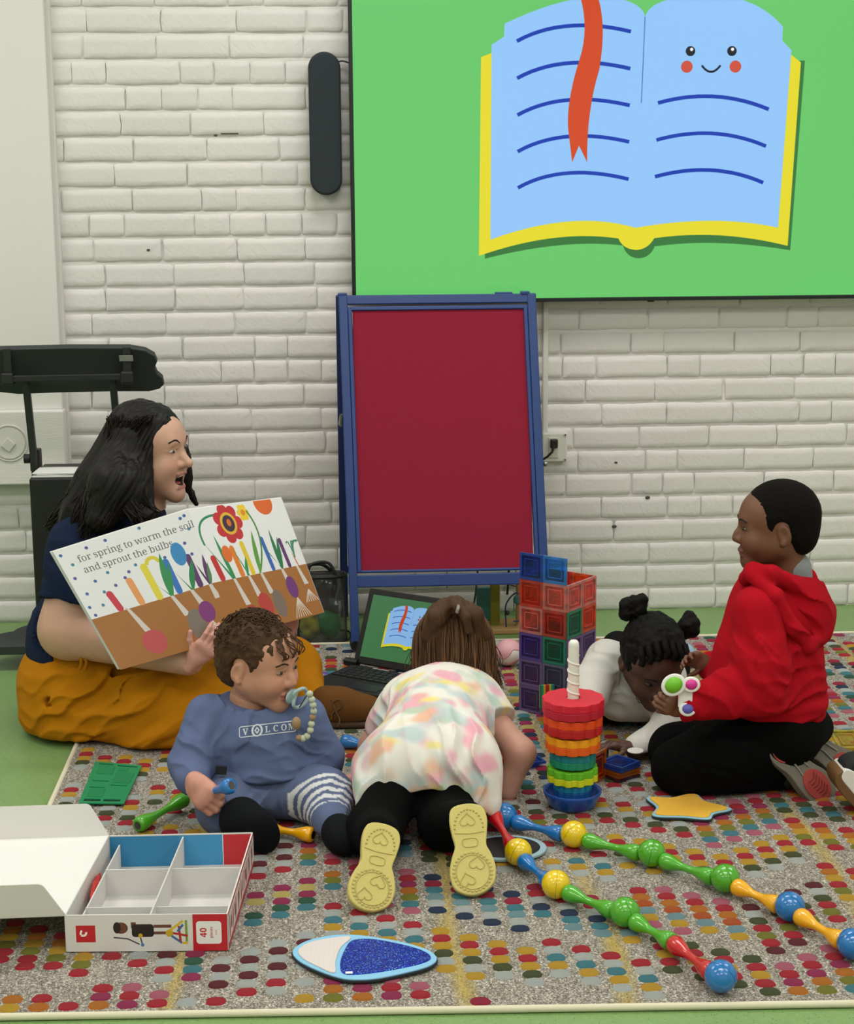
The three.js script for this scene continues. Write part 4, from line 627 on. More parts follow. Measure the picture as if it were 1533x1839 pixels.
// soft creases: list of { c, r, across, freq, amp, seed }
function creased(f, list) {
  const L = list.map((o) => { const a = V(o.across).normalize(), b = Math.abs(a.y) < 0.9 ? new THREE.Vector3(0, 1, 0).cross(a).normalize() : new THREE.Vector3(1, 0, 0).cross(a).normalize(), c = a.clone().cross(b); return { ...o, a, b, cc: c, ir: 1 / (o.r * o.r) }; });
  return (x, y, z) => {
    let d = f(x, y, z); if (d > 0.05 || d < -0.05) return d;
    for (const o of L) {
      const X = x - o.c[0], Y = y - o.c[1], Zz = z - o.c[2], q = (X * X + Y * Y + Zz * Zz) * o.ir; if (q > 3) continue;
      const u = X * o.a.x + Y * o.a.y + Zz * o.a.z, v = X * o.b.x + Y * o.b.y + Zz * o.b.z, w = X * o.cc.x + Y * o.cc.y + Zz * o.cc.z, s = o.seed || 0;
      const wob = 0.3 * snoise(v * o.freq * 0.3 + s, w * o.freq * 0.3, s), n = snoise(u * o.freq * 0.62 + wob, v * o.freq * (o.len || 0.1) + s * 3.1, w * o.freq * (o.len || 0.1) + s);
      const rg = 1 - Math.min(1, Math.abs(n) * 1.15); d -= 1.35 * o.amp * Math.exp(-q) * (0.75 * (rg * rg * (1.6 - 0.6 * rg) - 0.36) + 0.35 * n);
    }
    return d;
  };
}
const weave = noiseTex(256, (x, y) => 0.5 + 0.18 * Math.sin(x * Math.PI / 2) * Math.sin(y * Math.PI / 2) + 0.5 * (h3(x, y, 2) - 0.5));
const cloth = (color, rough = 0.9, k = 30, b = 0.0005, extra = {}) => phys(color, rough, { bumpMap: rep(weave, k, k), bumpScale: b, specularIntensity: 0.22, ...extra });
const opening = (f, p, n, r, k = 0.006) => { const L = Math.hypot(...n); return (x, y, z) => { const d = f(x, y, z), X = x - p[0], Y = y - p[1], Q = z - p[2]; return smax(d, -Math.max(-(X * n[0] + Y * n[1] + Q * n[2]) / L, Math.hypot(X, Y, Q) - r), k); }; };   // a neck opening: cuts only within r of p
function person(label, p) { return thing('person', label, 'person', p); }
function settle(t) { const o = t.position.clone(); const seen = new Set(); t.traverse((m) => { if (m.isMesh && !seen.has(m.geometry)) { seen.add(m.geometry); m.geometry.translate(-o.x, -o.y, -o.z); } }); return t; }   // parts built in place, moved under the group at the base

// ---------- woman reading, with the picture book ----------
{
  const t = person('woman in navy tee and mustard trousers reading a picture book aloud', [-0.45, 0, 1.0]);
  const skin = srgb('#c79a86'), lip = srgb('#b3716a');
  const H = frame([-0.4245, 0.6745, 1], [0.90, 0.0, 0.43], [-0.04, 1, 0.03], 0.88);
  const N = H.to([0, -0.12, -0.035]), sh = [-0.5262, 0.4578, 0.98], hip = [-0.5966, 0.095, 0.97], shR = [-0.5855, 0.4533, 1.08], elR = [-0.6202, 0.272, 1.13], wrR = [-0.3324, 0.2245, 1.26], shL = [-0.4999, 0.3952, 0.82], elL = [-0.3448, 0.1818, 0.76], wrL = [-0.1385, 0.2143, 0.98];
  const armR = uni(0.03, chain([[...shR, 0.07], [...elR, 0.066], [...wrR, 0.032]])), armL = uni(0.03, chain([[...shL, 0.06], [...elL, 0.05], [...wrL, 0.03]]));
  const neck = cone(N, [sh[0] + 0.03, sh[1] + 0.0, sh[2]], 0.05, 0.075);
  const trunk = uni(0.08, ell([sh[0] - 0.0, sh[1] - 0.05, sh[2]], [0.115, 0.12, 0.18]), ell([sh[0] + 0.045, sh[1] - 0.13, sh[2]], [0.12, 0.1, 0.155]), ell([hip[0] + 0.0, hip[1] + 0.1, hip[2]], [0.145, 0.15, 0.17]));
  const skinF = uni(0.03, neck, armR, armL);
  const hc = headColor(skin, lip, { open: 1 });
  const gs = [placed(nets(headShape({ open: 1, neck: 0.058, full: 1 }), [-0.11, -0.17, -0.13], [0.11, 0.14, 0.135], 0.0026, hc), H), nets(skinF, ...bounds([N, shR, elR, wrR, shL, elL, wrL, sh], 0.1), 0.0075, plainColor(skin))];
  const hR = frame([-0.301, 0.2555, 1.298], [0.1, 0.25, -1], [0.62, 0.78, 0.06], 0.66), hL = frame([-0.1188, 0.2564, 1.03], [-0.2, -0.2, 1], [-0.1, 1, 0.15], 0.8);
  gs.push(handGeom({ side: 1, curl: [0.3, 0.32, 0.34, 0.36], thumb: [0.7, 0.6, 0.1], thumbCurl: 0.2 }, hR, 0.003, plainColor(srgb('#cc9486'))), handGeom({ side: -1, curl: [0.6, 0.65, 0.7, 0.75], thumb: [0.6, 0.7, 0.6] }, hL, 0.003, plainColor(srgb('#c58c7c'))));
  part('body', joined(gs), vc(0.5), t);
  eyes(t, H, 0x3a3228, { lift: 0.005, look: -0.0035, small: 1 });
  const teeth = uni(0.002, cone([-0.012, -0.0685, 0.081], [0.012, -0.0685, 0.081], 0.0042));
  part('teeth', placed(nets(teeth, [-0.03, -0.09, 0.06], [0.03, -0.05, 0.1], 0.0015), H), std(0xe6e0d4, 0.3), t);
  part('tongue', placed(nets(ell([0, -0.09, 0.066], [0.012, 0.005, 0.014]), [-0.03, -0.11, 0.04], [0.03, -0.07, 0.1], 0.002), H), std('#a34f4c', 0.4), t);
  // tee shirt
  let tee = uni(0.05, grow(trunk, 0.008), cone([shR[0], shR[1], shR[2]], [mix(shR[0], elR[0], 0.72), mix(shR[1], elR[1], 0.72), mix(shR[2], elR[2], 0.72)], 0.085, 0.082), cone(shL, [mix(shL[0], elL[0], 0.5), mix(shL[1], elL[1], 0.5), mix(shL[2], elL[2], 0.5)], 0.075, 0.07), cone([N[0] - 0.01, N[1] - 0.05, N[2]], sh, 0.06, 0.1));
  tee = opening(tee, [N[0], N[1] - 0.03, N[2]], [0.35, 1, 0], 0.11); tee = cut(tee, [0, hip[1] + 0.06, 0], [0, -1, 0], 0.01);
  { const d = V(elR).sub(V(shR)).normalize(), e = [mix(shR[0], elR[0], 0.68), mix(shR[1], elR[1], 0.68), mix(shR[2], elR[2], 0.68)], g = tee; tee = (x, y, z) => { let v = g(x, y, z); const near = Math.hypot(x - e[0], y - e[1], z - e[2]); if (near < 0.14 && z > e[2] - 0.06) v = smax(v, (x - e[0]) * d.x + (y - e[1]) * d.y + (z - e[2]) * d.z, 0.004); return v; }; }
  tee = creased(tee, [{ c: [-0.5783, 0.396, 1.15], r: 0.12, across: [0.6, 0.8, 0], freq: 26, amp: 0.006, seed: 2 }, { c: [-0.5534, 0.2979, 1.08], r: 0.14, across: [0.3, 1, 0.2], freq: 22, amp: 0.008, seed: 5 }, { c: [-0.6549, 0.3346, 1], r: 0.15, across: [0.2, 1, 0], freq: 18, amp: 0.006, seed: 8 }]);
  part('tee_shirt', nets(tee, ...bounds([sh, hip, shR, elR, shL], 0.2), 0.0065), cloth('#1b2540', 0.9), t);
  // trousers
  const kR = [-0.2344, 0.065, 1.17], hR0 = [-0.5922, 0.0706, 1.06], kL = [-0.1246, 0.0741, 0.84], hL0 = [-0.579, 0.0397, 0.86], anL = [-0.0657, 0.0366, 1.02], anR = [-0.4136, -0.0255, 1.02];
  let tr = uni(0.07, ell([-0.6175, 0.1084, 0.98], [0.155, 0.13, 0.19]), ell([-0.6242, 0.0119, 1.04], [0.125, 0.09, 0.13]), chain([[...hR0, 0.122], [...[-0.4001, 0.07, 1.13], 0.118], [...kR, 0.098]]), chain([[...hL0, 0.115], [...kL, 0.074], [...anL, 0.05]]), chain([[kR[0], kR[1] - 0.02, kR[2], 0.085], [...anR, 0.075]]), ell([-0.3632, 0.0245, 1.12], [0.17, 0.075, 0.1]));
  tr = creased(tr, [{ c: [-0.4834, 0.0741, 1.2], r: 0.2, across: [-0.45, 0.9, 0], freq: 24, amp: 0.018, seed: 1, len: 0.05 }, { c: [-0.6218, 0.0997, 1.12], r: 0.12, across: [-0.5, 0.85, 0.1], freq: 30, amp: 0.015, seed: 4, len: 0.05 }, { c: [-0.2782, 0.1618, 1.15], r: 0.09, across: [0.5, 0.6, 0], freq: 30, amp: 0.011, seed: 6 }, { c: [-0.0814, 0.0605, 0.92], r: 0.1, across: [0.3, 1, 0], freq: 28, amp: 0.006, seed: 9 }, { c: [-0.3958, 0.011, 1.2], r: 0.16, across: [-0.6, 0.7, 0.2], freq: 20, amp: 0.016, seed: 12, len: 0.05 }]);
  { const a = tr, g0 = [-0.5699, 0.1525, 1.15], g1 = [-0.4653, 0.1865, 1.15]; const groove = cone([-0.6648, 0.1037, 1.16], g1, 0.012, 0.01); tr = sub(a, groove, 0.02); }
  tr = cut(tr, [0, 0.013, 0], [0, -1, 0], 0.02);
  part('trousers', nets(tr, ...bounds([hip, kR, kL, anL, hR0, [-0.8, 0.1, 1.0]], 0.2), 0.0065), cloth('#b8760c', 0.88), t);
  part('drawstring', plain([tube([[-0.5897, 0.2329, 1.185], [-0.586, 0.2082, 1.192], [-0.5915, 0.1918, 1.195]], 0.004), tube([[-0.5809, 0.23, 1.185], [-0.5749, 0.2073, 1.19], [-0.5787, 0.1915, 1.195]], 0.004)]), cloth('#b07010', 0.9), t);
  // suede shoe
  const S = [0.0304, 0, 1.1141], q = [S[0], RUGT, S[2] - 0.03];
  const shoe = (x, y, z) => { x = (x - q[0]) / 0.8; y = (y - q[1]) / 0.8; z = (z - q[2]) / 0.8; const w = ell([0.02, 0.042, 0], [0.088, 0.05, 0.052])(x, y, z), a = ell([-0.03, 0.06, 0], [0.06, 0.055, 0.046])(x, y, z), b = cone([-0.05, 0.05, 0], [-0.075, 0.07, -0.02], 0.04, 0.04)(x, y, z); return 0.8 * smax(smin(smin(w, a, 0.03), b, 0.03), 0.012 - y, 0.006); };
  const shoeT = part('shoe', nets(shoe, [q[0] - 0.14, q[1] - 0.01, q[2] - 0.09], [q[0] + 0.13, q[1] + 0.15, q[2] + 0.09], 0.004), cloth('#6a4624', 0.95, 40, 0.0004), t);
  const sole = (x, y, z) => { x = (x - q[0]) / 0.8; y = (y - q[1]) / 0.8; z = (z - q[2]) / 0.8; return 0.8 * smax(uni(0.03, ell([0.022, 0.008, 0], [0.092, 0.03, 0.054]), ell([-0.045, 0.008, 0], [0.062, 0.03, 0.046]))(x, y, z), Math.abs(y - 0.009) - 0.009, 0.004); };
  part('sole', nets(sole, [q[0] - 0.14, q[1] - 0.01, q[2] - 0.09], [q[0] + 0.14, q[1] + 0.04, q[2] + 0.09], 0.004), std('#4a3420', 0.8), shoeT);
  part('welt', tube(Array.from({ length: 18 }, (_, i) => { const a = i / 17 * Math.PI - Math.PI / 2; return [q[0] + 0.016 + 0.063 * Math.cos(a), q[1] + 0.019, q[2] + 0.037 * Math.sin(a)]; }), 0.003, 40, 6), std('#3f2a16', 0.8), shoeT);
  const lc = std('#5e4426', 0.9); const lace = (pts) => part('lace', tube(pts.map((p) => [q[0] + p[0] * 0.8, q[1] + p[1] * 0.8, q[2] + p[2] * 0.8]), 0.002, 24, 6), lc, shoeT);
  for (let i = 0; i < 4; i++) lace([[-0.055 + i * 0.012, 0.085 - i * 0.008, 0.042 - i * 0.002], [-0.04 + i * 0.012, 0.08 - i * 0.006, 0.03], [-0.03 + i * 0.014, 0.09 - i * 0.009, 0.01]]);
  lace([[-0.05, 0.08, 0.045], [-0.03, 0.092, 0.055], [-0.025, 0.07, 0.058], [-0.05, 0.05, 0.054], [-0.055, 0.03, 0.056]]); lace([[-0.05, 0.08, 0.045], [-0.04, 0.055, 0.058], [-0.03, 0.03, 0.062], [-0.035, 0.012, 0.066]]);
  // hair: cap and long fall, combed with strands
  const hl = (p) => H.from(p), cap = cut(ell([0, 0.034, -0.022], [0.093, 0.098, 0.106]), [0, 0.078, 0.07], [0, -0.056, 0.095], 0.01);
  const fall = uni(0.05, chain([[0, 0.06, -0.06, 0.06], [-0.02, -0.04, -0.09, 0.075], [...hl([-0.5424, 0.5809, 1.02]), 0.075], [...hl([-0.5866, 0.5205, 1.05]), 0.055], [...hl([-0.6261, 0.4765, 1.06]), 0.03]]), chain([[-0.075, 0.045, -0.005, 0.028], [-0.082, -0.03, -0.005, 0.032], [...hl([-0.4612, 0.5941, 1.1]), 0.04], [...hl([-0.4308, 0.5421, 1.14]), 0.03]]), chain([[-0.07, 0.0, -0.05, 0.05], [...hl([-0.5029, 0.6114, 1.12]), 0.055], [...hl([-0.5339, 0.5394, 1.15]), 0.04]]), chain([[0.075, 0.05, 0.01, 0.026], [0.085, -0.04, 0.02, 0.028], [0.086, -0.075, 0.028, 0.016], [...hl([-0.3322, 0.5266, 0.93]), 0.006]]));
  const base = uni(0.03, cap, fall), down = V(hl([-0.5866, 0.5205, 1.05])).sub(new THREE.Vector3(0, 0.06, -0.04)).normalize();
  const sideA = new THREE.Vector3(1, 0, 0).cross(down).normalize(), sideB = down.clone().cross(sideA);
  const hair = (x, y, z) => { const d = base(x, y, z); if (d > 0.03 || d < -0.03) return d; const u = x * sideA.x + y * sideA.y + z * sideA.z, v = x * sideB.x + y * sideB.y + z * sideB.z, w = x * down.x + y * down.y + z * down.z; return d - 0.0028 * noise(u * 150 + noise(w * 9, u * 9, 3), v * 150, w * 5) - 0.003 * noise(u * 55, v * 55 + 7, w * 3); };
  const loose = [], hg = [placed(nets(hair, [-0.36, -0.44, -0.36], [0.16, 0.16, 0.16], 0.0038), H)], R = rngOf(5);
  const tips = [[-0.6527, 0.495, 1.05], [-0.6065, 0.4888, 1.12], [-0.5719, 0.5096, 1.16], [-0.5175, 0.5386, 1.18], [-0.4431, 0.5353, 1.17], [-0.4069, 0.5437, 1.15], [-0.6734, 0.4986, 1], [-0.34, 0.5305, 0.95]];
  for (let i = 0; i < 420; i++) {
    const k = Math.floor(R() * 7), T = tips[k], a = -0.5 - R() * 2.2, r = 0.108, top = H.to([-0.045 - 0.05 * R(), 0.075 + 0.03 * R(), -0.085 + 0.13 * R()]), j = () => (R() - 0.5) * 0.035;
    const m1 = H.to([-0.112 - 0.008 * R(), -0.03, -0.01 - 0.095 * R()]); (i % 3 ? hg : loose).push(tube([top, m1, [mix(m1[0], T[0], 0.55) + j(), mix(m1[1], T[1], 0.55) + j() * 0.5, mix(m1[2], T[2], 0.55) + 0.03], [T[0] + j(), T[1] + j(), T[2] + j() * 0.5]], 0.0009 + 0.0007 * R(), 12, 4));
  }
  part('hair', plain(hg), phys('#0e0908', 0.5, { specularIntensity: 0.45 }), t);
  part('loose_hair', plain(loose), phys('#241812', 0.5, { specularIntensity: 0.5 }), t);
  settle(t);
}
// the picture book
{
  const page = (right) => canvasTex(900, 870, (c) => {
    c.fillStyle = '#e9e9ee'; c.fillRect(0, 0, 900, 870);
    const hz = 500; c.fillStyle = '#a3682e'; c.fillRect(0, hz, 900, 370);
    const R = rngOf(right ? 9 : 4); c.fillStyle = 'rgba(120,70,25,0.10)'; for (let i = 0; i < 900; i++) c.fillRect(R() * 900, hz + R() * 370, 2 + R() * 5, 2);
    const stick = (x, y0, y1, w, col, lean = 0) => { c.strokeStyle = col; c.lineWidth = w; c.lineCap = 'round'; c.beginPath(); c.moveTo(x + lean, y0); c.lineTo(x, y1 - w * 0.4); c.stroke(); c.lineCap = 'butt'; };
    const blob = (x, y, a, b, col) => { c.fillStyle = col; c.beginPath(); c.ellipse(x, y, a, b, 0, 0, 7); c.fill(); };
    const leaf = (x, y, dx, dy, w, col) => { c.fillStyle = col; c.beginPath(); c.moveTo(x, y); c.quadraticCurveTo(x + dx * 0.2 - w, y + dy * 0.5, x + dx, y + dy); c.quadraticCurveTo(x + dx * 0.6 + w, y + dy * 0.4, x + w * 0.6, y); c.fill(); };
    const roots = (x, y, n, L) => { c.strokeStyle = '#d8cfc6'; for (let i = 0; i < n; i++) { c.lineWidth = 7; c.beginPath(); c.moveTo(x, y); c.quadraticCurveTo(x + (i - n / 2) * 14, y + L * 0.5, x + (i - n / 2 + 0.5) * 26, y + L); c.stroke(); } };
    const stem = (x, y, L, dx) => { c.fillStyle = '#d3cbc8'; c.beginPath(); c.moveTo(x - 10, hz); c.lineTo(x + 12, hz); c.lineTo(x + dx + 26, y + L); c.lineTo(x + dx - 20, y + L); c.fill(); };
    if (!right) {
      c.fillStyle = '#4a4a50'; c.font = '62px serif'; c.fillText('for spring to warm the soil', 115, 118); c.fillText('and sprout the bulbs.', 115, 196);
      const dots = [[30, 40], [70, 120], [40, 210], [150, 265], [250, 235], [340, 300], [60, 330], [170, 350], [260, 330], [30, 420], [120, 430], [40, 480], [330, 30], [560, 20], [200, 40], [830, 40], [860, 120], [800, 200], [640, 250], [440, 240], [380, 270], [860, 30], [700, 230], [820, 280]];
      dots.forEach(([x, y], i) => { blob(x, y, 11, 11, ['#4a68b0', '#4f8fa8', '#5a5aa8'][i % 3]); blob(x + 3, y - 2, 4, 4, '#28407c'); });
      stick(215, 375, hz, 46, '#c83248', -20); stick(370, 330, hz, 46, '#e59a5c', -14); stick(500, 270, hz, 48, '#e0d040', -16); stick(645, 280, hz, 44, '#2f6fc0', -12); stick(800, 290, hz, 40, '#5a2a68', -14);
      c.strokeStyle = '#d8c832'; c.lineWidth = 24; c.beginPath(); c.arc(550, 265, 40, 3.2, 6.3); c.stroke(); leaf(575, hz, 40, -290, 34, '#2c8a50'); leaf(575, hz, -80, -120, 20, '#2c8a50'); leaf(590, hz, 60, -220, 10, '#2c8a50');
      blob(735, 255, 48, 78, '#2f86c4'); leaf(725, hz, -90, -200, 22, '#22804a'); leaf(735, hz, 70, -190, 22, '#22804a'); leaf(860, hz, -40, -150, 20, '#4a2058'); leaf(865, hz, 20, -200, 24, '#5a2a68'); leaf(870, hz, 40, -160, 16, '#4a7a50'); leaf(255, hz, -40, -50, 8, '#4a7a68');
      stem(260, hz, 180, 60); blob(330, 755, 88, 82, '#bd4a50'); stem(580, hz, 150, 50); blob(680, 730, 70, 110, '#7d7066'); stem(725, hz, 120, 40); blob(775, 665, 58, 72, '#7c2a78'); roots(790, 730, 6, 110); stem(865, hz, 100, 20); roots(660, 830, 5, 60);
    } else {
      blob(690, 20, 92, 86, '#dd6420'); stick(80, 345, hz, 46, '#c02a2e', -20); stick(260, 300, hz, 42, '#de7e28', -14); stick(360, 280, hz, 40, '#e2c22c', -12); stick(560, 270, hz, 36, '#2f62b8', -12); stick(730, 300, hz, 34, '#5a2a68', -10);
      c.strokeStyle = '#2a8458'; c.lineWidth = 16; c.beginPath(); c.moveTo(30, 250); c.quadraticCurveTo(-10, 60, 200, 60); c.stroke(); leaf(160, hz, -170, -330, 44, '#2a8a52'); leaf(170, hz, -40, -310, 36, '#2a8a52'); 
      for (let i = 0; i < 7; i++) { const a = i / 7 * 6.283; blob(300 + Math.cos(a) * 85, 130 + Math.sin(a) * 95, 44, 44, '#c02430'); } blob(300, 130, 72, 78, '#e0b030'); blob(300, 130, 52, 58, '#32203a'); blob(305, 125, 20, 26, '#d8681c'); blob(190, 330, 40, 58, '#de6a28');
      for (let i = 0; i < 6; i++) { const a = i / 6 * 6.283; blob(465 + Math.cos(a) * 34, 70 + Math.sin(a) * 40, 22, 22, '#ecca32'); } blob(465, 70, 20, 22, '#de8a20'); c.strokeStyle = '#4a8a3a'; c.lineWidth = 15; c.beginPath(); c.moveTo(420, hz); c.quadraticCurveTo(610, 250, 500, 60); c.stroke(); leaf(420, hz, 60, -300, 22, '#5a9a3c'); leaf(310, hz, -70, -240, 22, '#2a8a52'); leaf(300, hz, 40, -130, 16, '#2a8a52');
      leaf(640, hz, -120, -210, 20, '#23744a'); leaf(640, hz, 10, -290, 28, '#23744a'); leaf(645, hz, 60, -230, 18, '#23744a'); c.strokeStyle = '#3a8468'; c.lineWidth = 11; for (const d of [-40, 30, 70, 100]) { c.beginPath(); c.moveTo(815, hz - 60); c.quadraticCurveTo(815 + d * 0.2, 280, 815 + d, 330); c.stroke(); } leaf(815, hz, -20, -110, 14, '#c86a30');
      stem(175, hz, 190, 40); blob(230, 770, 66, 74, '#b23838'); stem(310, hz, 150, 30); blob(370, 720, 62, 90, '#b83a34'); stem(430, hz, 150, 30); blob(500, 730, 58, 100, '#7a6a62'); stem(640, hz, 110, 20); blob(675, 640, 52, 80, '#6c2c78'); roots(690, 720, 7, 140); stem(800, hz, 140, 30); roots(830, 680, 6, 90);
    }
  });
  const SP = [-0.3267, 0.5688, 1.22], TLc = [-0.6236, 0.4898, 1.28], BLc = [-0.4785, 0.2316, 1.34], SB = [-0.23, 0.2811, 1.26], TRc = [-0.1226, 0.5567, 1.03], BRc = [-0.0258, 0.2815, 1.06];
  const t = thing('picture_book', 'open picture book with flowers and bulbs held by the woman', 'book', SP), o = SP;
  const bulge = (a, b, c, d, h, tex, name, flip) => {                 // a page curving off the spine: a spine top, b outer top, c spine bottom, d outer bottom
    const n = 16, n1 = V(b).sub(V(a)).cross(V(c).sub(V(a))).normalize(); if (n1.z < 0) n1.negate(); const P = [], U = [], idx = [];
    for (let j = 0; j <= 4; j++) for (let i = 0; i <= n; i++) { const u = i / n, v = j / 4, k = h * Math.sin(Math.PI * Math.min(1, u * 1.0)) * (1 - u * 0.35) + 0.0; const p = [0, 1, 2].map((q) => mix(mix(a[q], b[q], u), mix(c[q], d[q], u), v) + n1.getComponent(q) * k - o[q]); P.push(...p); U.push(flip ? 1 - u : u, 1 - v); }
    for (let j = 0; j < 4; j++) for (let i = 0; i < n; i++) { const q = j * (n + 1) + i; flip ? idx.push(q, q + 1, q + n + 2, q, q + n + 2, q + n + 1) : idx.push(q, q + n + 1, q + n + 2, q, q + n + 2, q + 1); }
    const g = new THREE.BufferGeometry(); g.setAttribute('position', new THREE.Float32BufferAttribute(P, 3)); g.setAttribute('uv', new THREE.Float32BufferAttribute(U, 2)); g.setIndex(idx); g.computeVertexNormals(); return g;
  };
  const paper = (tex) => phys(0xffffff, 0.38, { map: tex, side: THREE.DoubleSide, clearcoat: 0.35, clearcoatRoughness: 0.3 });
  const shift = (p, k) => [p[0], p[1], p[2] - k];
  part('left_page', bulge(SP, TLc, SB, BLc, 0.012, null, '', true), paper(page(false)), t);
  part('right_page', bulge(SP, TRc, SB, BRc, 0.008, null, '', false), paper(page(true)), t);
  const white = std(0xe4e2de, 0.6, { side: THREE.DoubleSide });
  const grown = (a, b, k) => [0, 1, 2].map((i) => b[i] + (b[i] - a[i]) * k);
  const cover = (a, b, c, d, dz) => { const g = new THREE.BufferGeometry(), q = [a, b, d, c].map((p) => p.map((v, i) => v - o[i])), bk = q.map((p) => [p[0] - 0.002, p[1], p[2] - dz]), P = []; const f = (A, B, C, D) => [A, B, C, A, C, D].forEach((p) => P.push(...p)); f(q[0], q[1], q[2], q[3]); f(bk[3], bk[2], bk[1], bk[0]); for (let i = 0; i < 4; i++) f(q[(i + 1) % 4], q[i], bk[i], bk[(i + 1) % 4]); g.setAttribute('position', new THREE.Float32BufferAttribute(P, 3)); g.computeVertexNormals(); return g; };
  part('page_block', plain([cover(shift(SP, 0.002), shift(TLc, 0.001), shift(SB, 0.002), shift(BLc, 0.001), 0.008), cover(shift(SP, 0.002), shift(TRc, 0.001), shift(SB, 0.002), shift(BRc, 0.001), 0.005)]), white, t);
  part('cover', plain([cover(shift(SP, 0.011), shift(grown(SP, TLc, 0.025), 0.01), shift(SB, 0.011), shift(grown(SB, BLc, 0.025), 0.01), 0.003), cover(shift(SP, 0.009), shift(TRc, 0.007), shift(SB, 0.009), shift(BRc, 0.007), 0.003)]), std(0xcfd2d0, 0.5, { side: THREE.DoubleSide }), t);
}

// ---------- boy in the red hoodie ----------
function sneaker(parent, heel, toe, normal, len, colors) {         // a shoe seen from below: sole plate, tread pad, upper
  const y = V(toe).sub(V(heel)).normalize(), z0 = V(normal), x = y.clone().cross(z0).normalize(), z = x.clone().cross(y), m = new THREE.Matrix4().makeBasis(x, y, z).setPosition(...heel), k = len / 0.17;
  const out = (s) => { const p = new THREE.Shape(); [[0.022, 0], [0.03, 0.02], [0.026, 0.06], [0.033, 0.1], [0.036, 0.125], [0.026, 0.158], [0, 0.17], [-0.026, 0.158], [-0.035, 0.125], [-0.029, 0.095], [-0.024, 0.06], [-0.03, 0.02], [-0.022, 0], [0, -0.006]].forEach(([a, b], i, A) => { const v = [a * k * s, (b - 0.085) * k * s + 0.085 * k]; i ? p.lineTo(...v) : p.moveTo(...v); }); return p; };
  const smooth = (s) => { const c = new THREE.CatmullRomCurve3(out(s).getPoints(1).map((p) => new THREE.Vector3(p.x, p.y, 0)), true), q = new THREE.Shape(); c.getPoints(60).forEach((p, i) => i ? q.lineTo(p.x, p.y) : q.moveTo(p.x, p.y)); return q; };
  const sh = part('shoe', new THREE.ExtrudeGeometry(smooth(1), { depth: 0.014 * k, bevelEnabled: true, bevelSize: 0.002, bevelThickness: 0.003, bevelSegments: 3 }).translate(0, 0, -0.016 * k).applyMatrix4(m), std(colors[0], 0.7), parent);
  const up = uni(0.02, ell([0, 0.125 * k, -0.02 * k], [0.032 * k, 0.044 * k, 0.03 * k]), ell([0, 0.03 * k, -0.03 * k], [0.027 * k, 0.036 * k, 0.045 * k]), ell([0, 0.08 * k, -0.025 * k], [0.026 * k, 0.05 * k, 0.035 * k]));
  part('upper', nets(cut(up, [0, 0, -0.012 * k], [0, 0, 1], 0.004), [-0.06, -0.04, -0.1], [0.06, 0.2, 0.02], 0.004).applyMatrix4(m), std(colors[1], 0.8), sh);
  if (colors[2]) {
    const pad = (c, rx, ry) => { const s = new THREE.Shape(); s.absellipse(c[0] * k, c[1] * k, rx * k, ry * k, 0, Math.PI * 2); return new THREE.ExtrudeGeometry(s, { depth: 0.002, bevelEnabled: true, bevelSize: 0.001, bevelThickness: 0.001, bevelSegments: 2, curveSegments: 28 }).translate(0, 0, 0.0005 * k).applyMatrix4(m); };
    part('tread_pad', pad([0.001, 0.122], 0.0265, 0.036), std(colors[2], 0.75), sh); part('tread_pad', pad([0.01, 0.018], 0.012, 0.02), std(colors[2], 0.75), sh);
    for (let i = 0; i < 6; i++) part('tread_rib', tube([[-0.014 * k, (0.1 + i * 0.008) * k, 0.0042], [-0.003 * k, (0.106 + i * 0.008) * k, 0.0046], [0.012 * k, (0.103 + i * 0.008) * k, 0.0042]], 0.0011, 12, 5).applyMatrix4(m), std(0x7a2420, 0.8), sh);
    part('arch_ridge', tube([[0.008 * k, 0.03 * k, 0.002], [0.003 * k, 0.055 * k, 0.003], [0.008 * k, 0.085 * k, 0.002]], 0.0022, 12, 5).applyMatrix4(m), std(0x8a8478, 0.7), sh);
    part('arch_ridge', tube([[-0.012 * k, 0.005 * k, 0.002], [-0.014 * k, 0.05 * k, 0.003], [-0.016 * k, 0.085 * k, 0.002]], 0.0022, 12, 5).applyMatrix4(m), std(0x8a8478, 0.7), sh);
  }
  return sh;
}
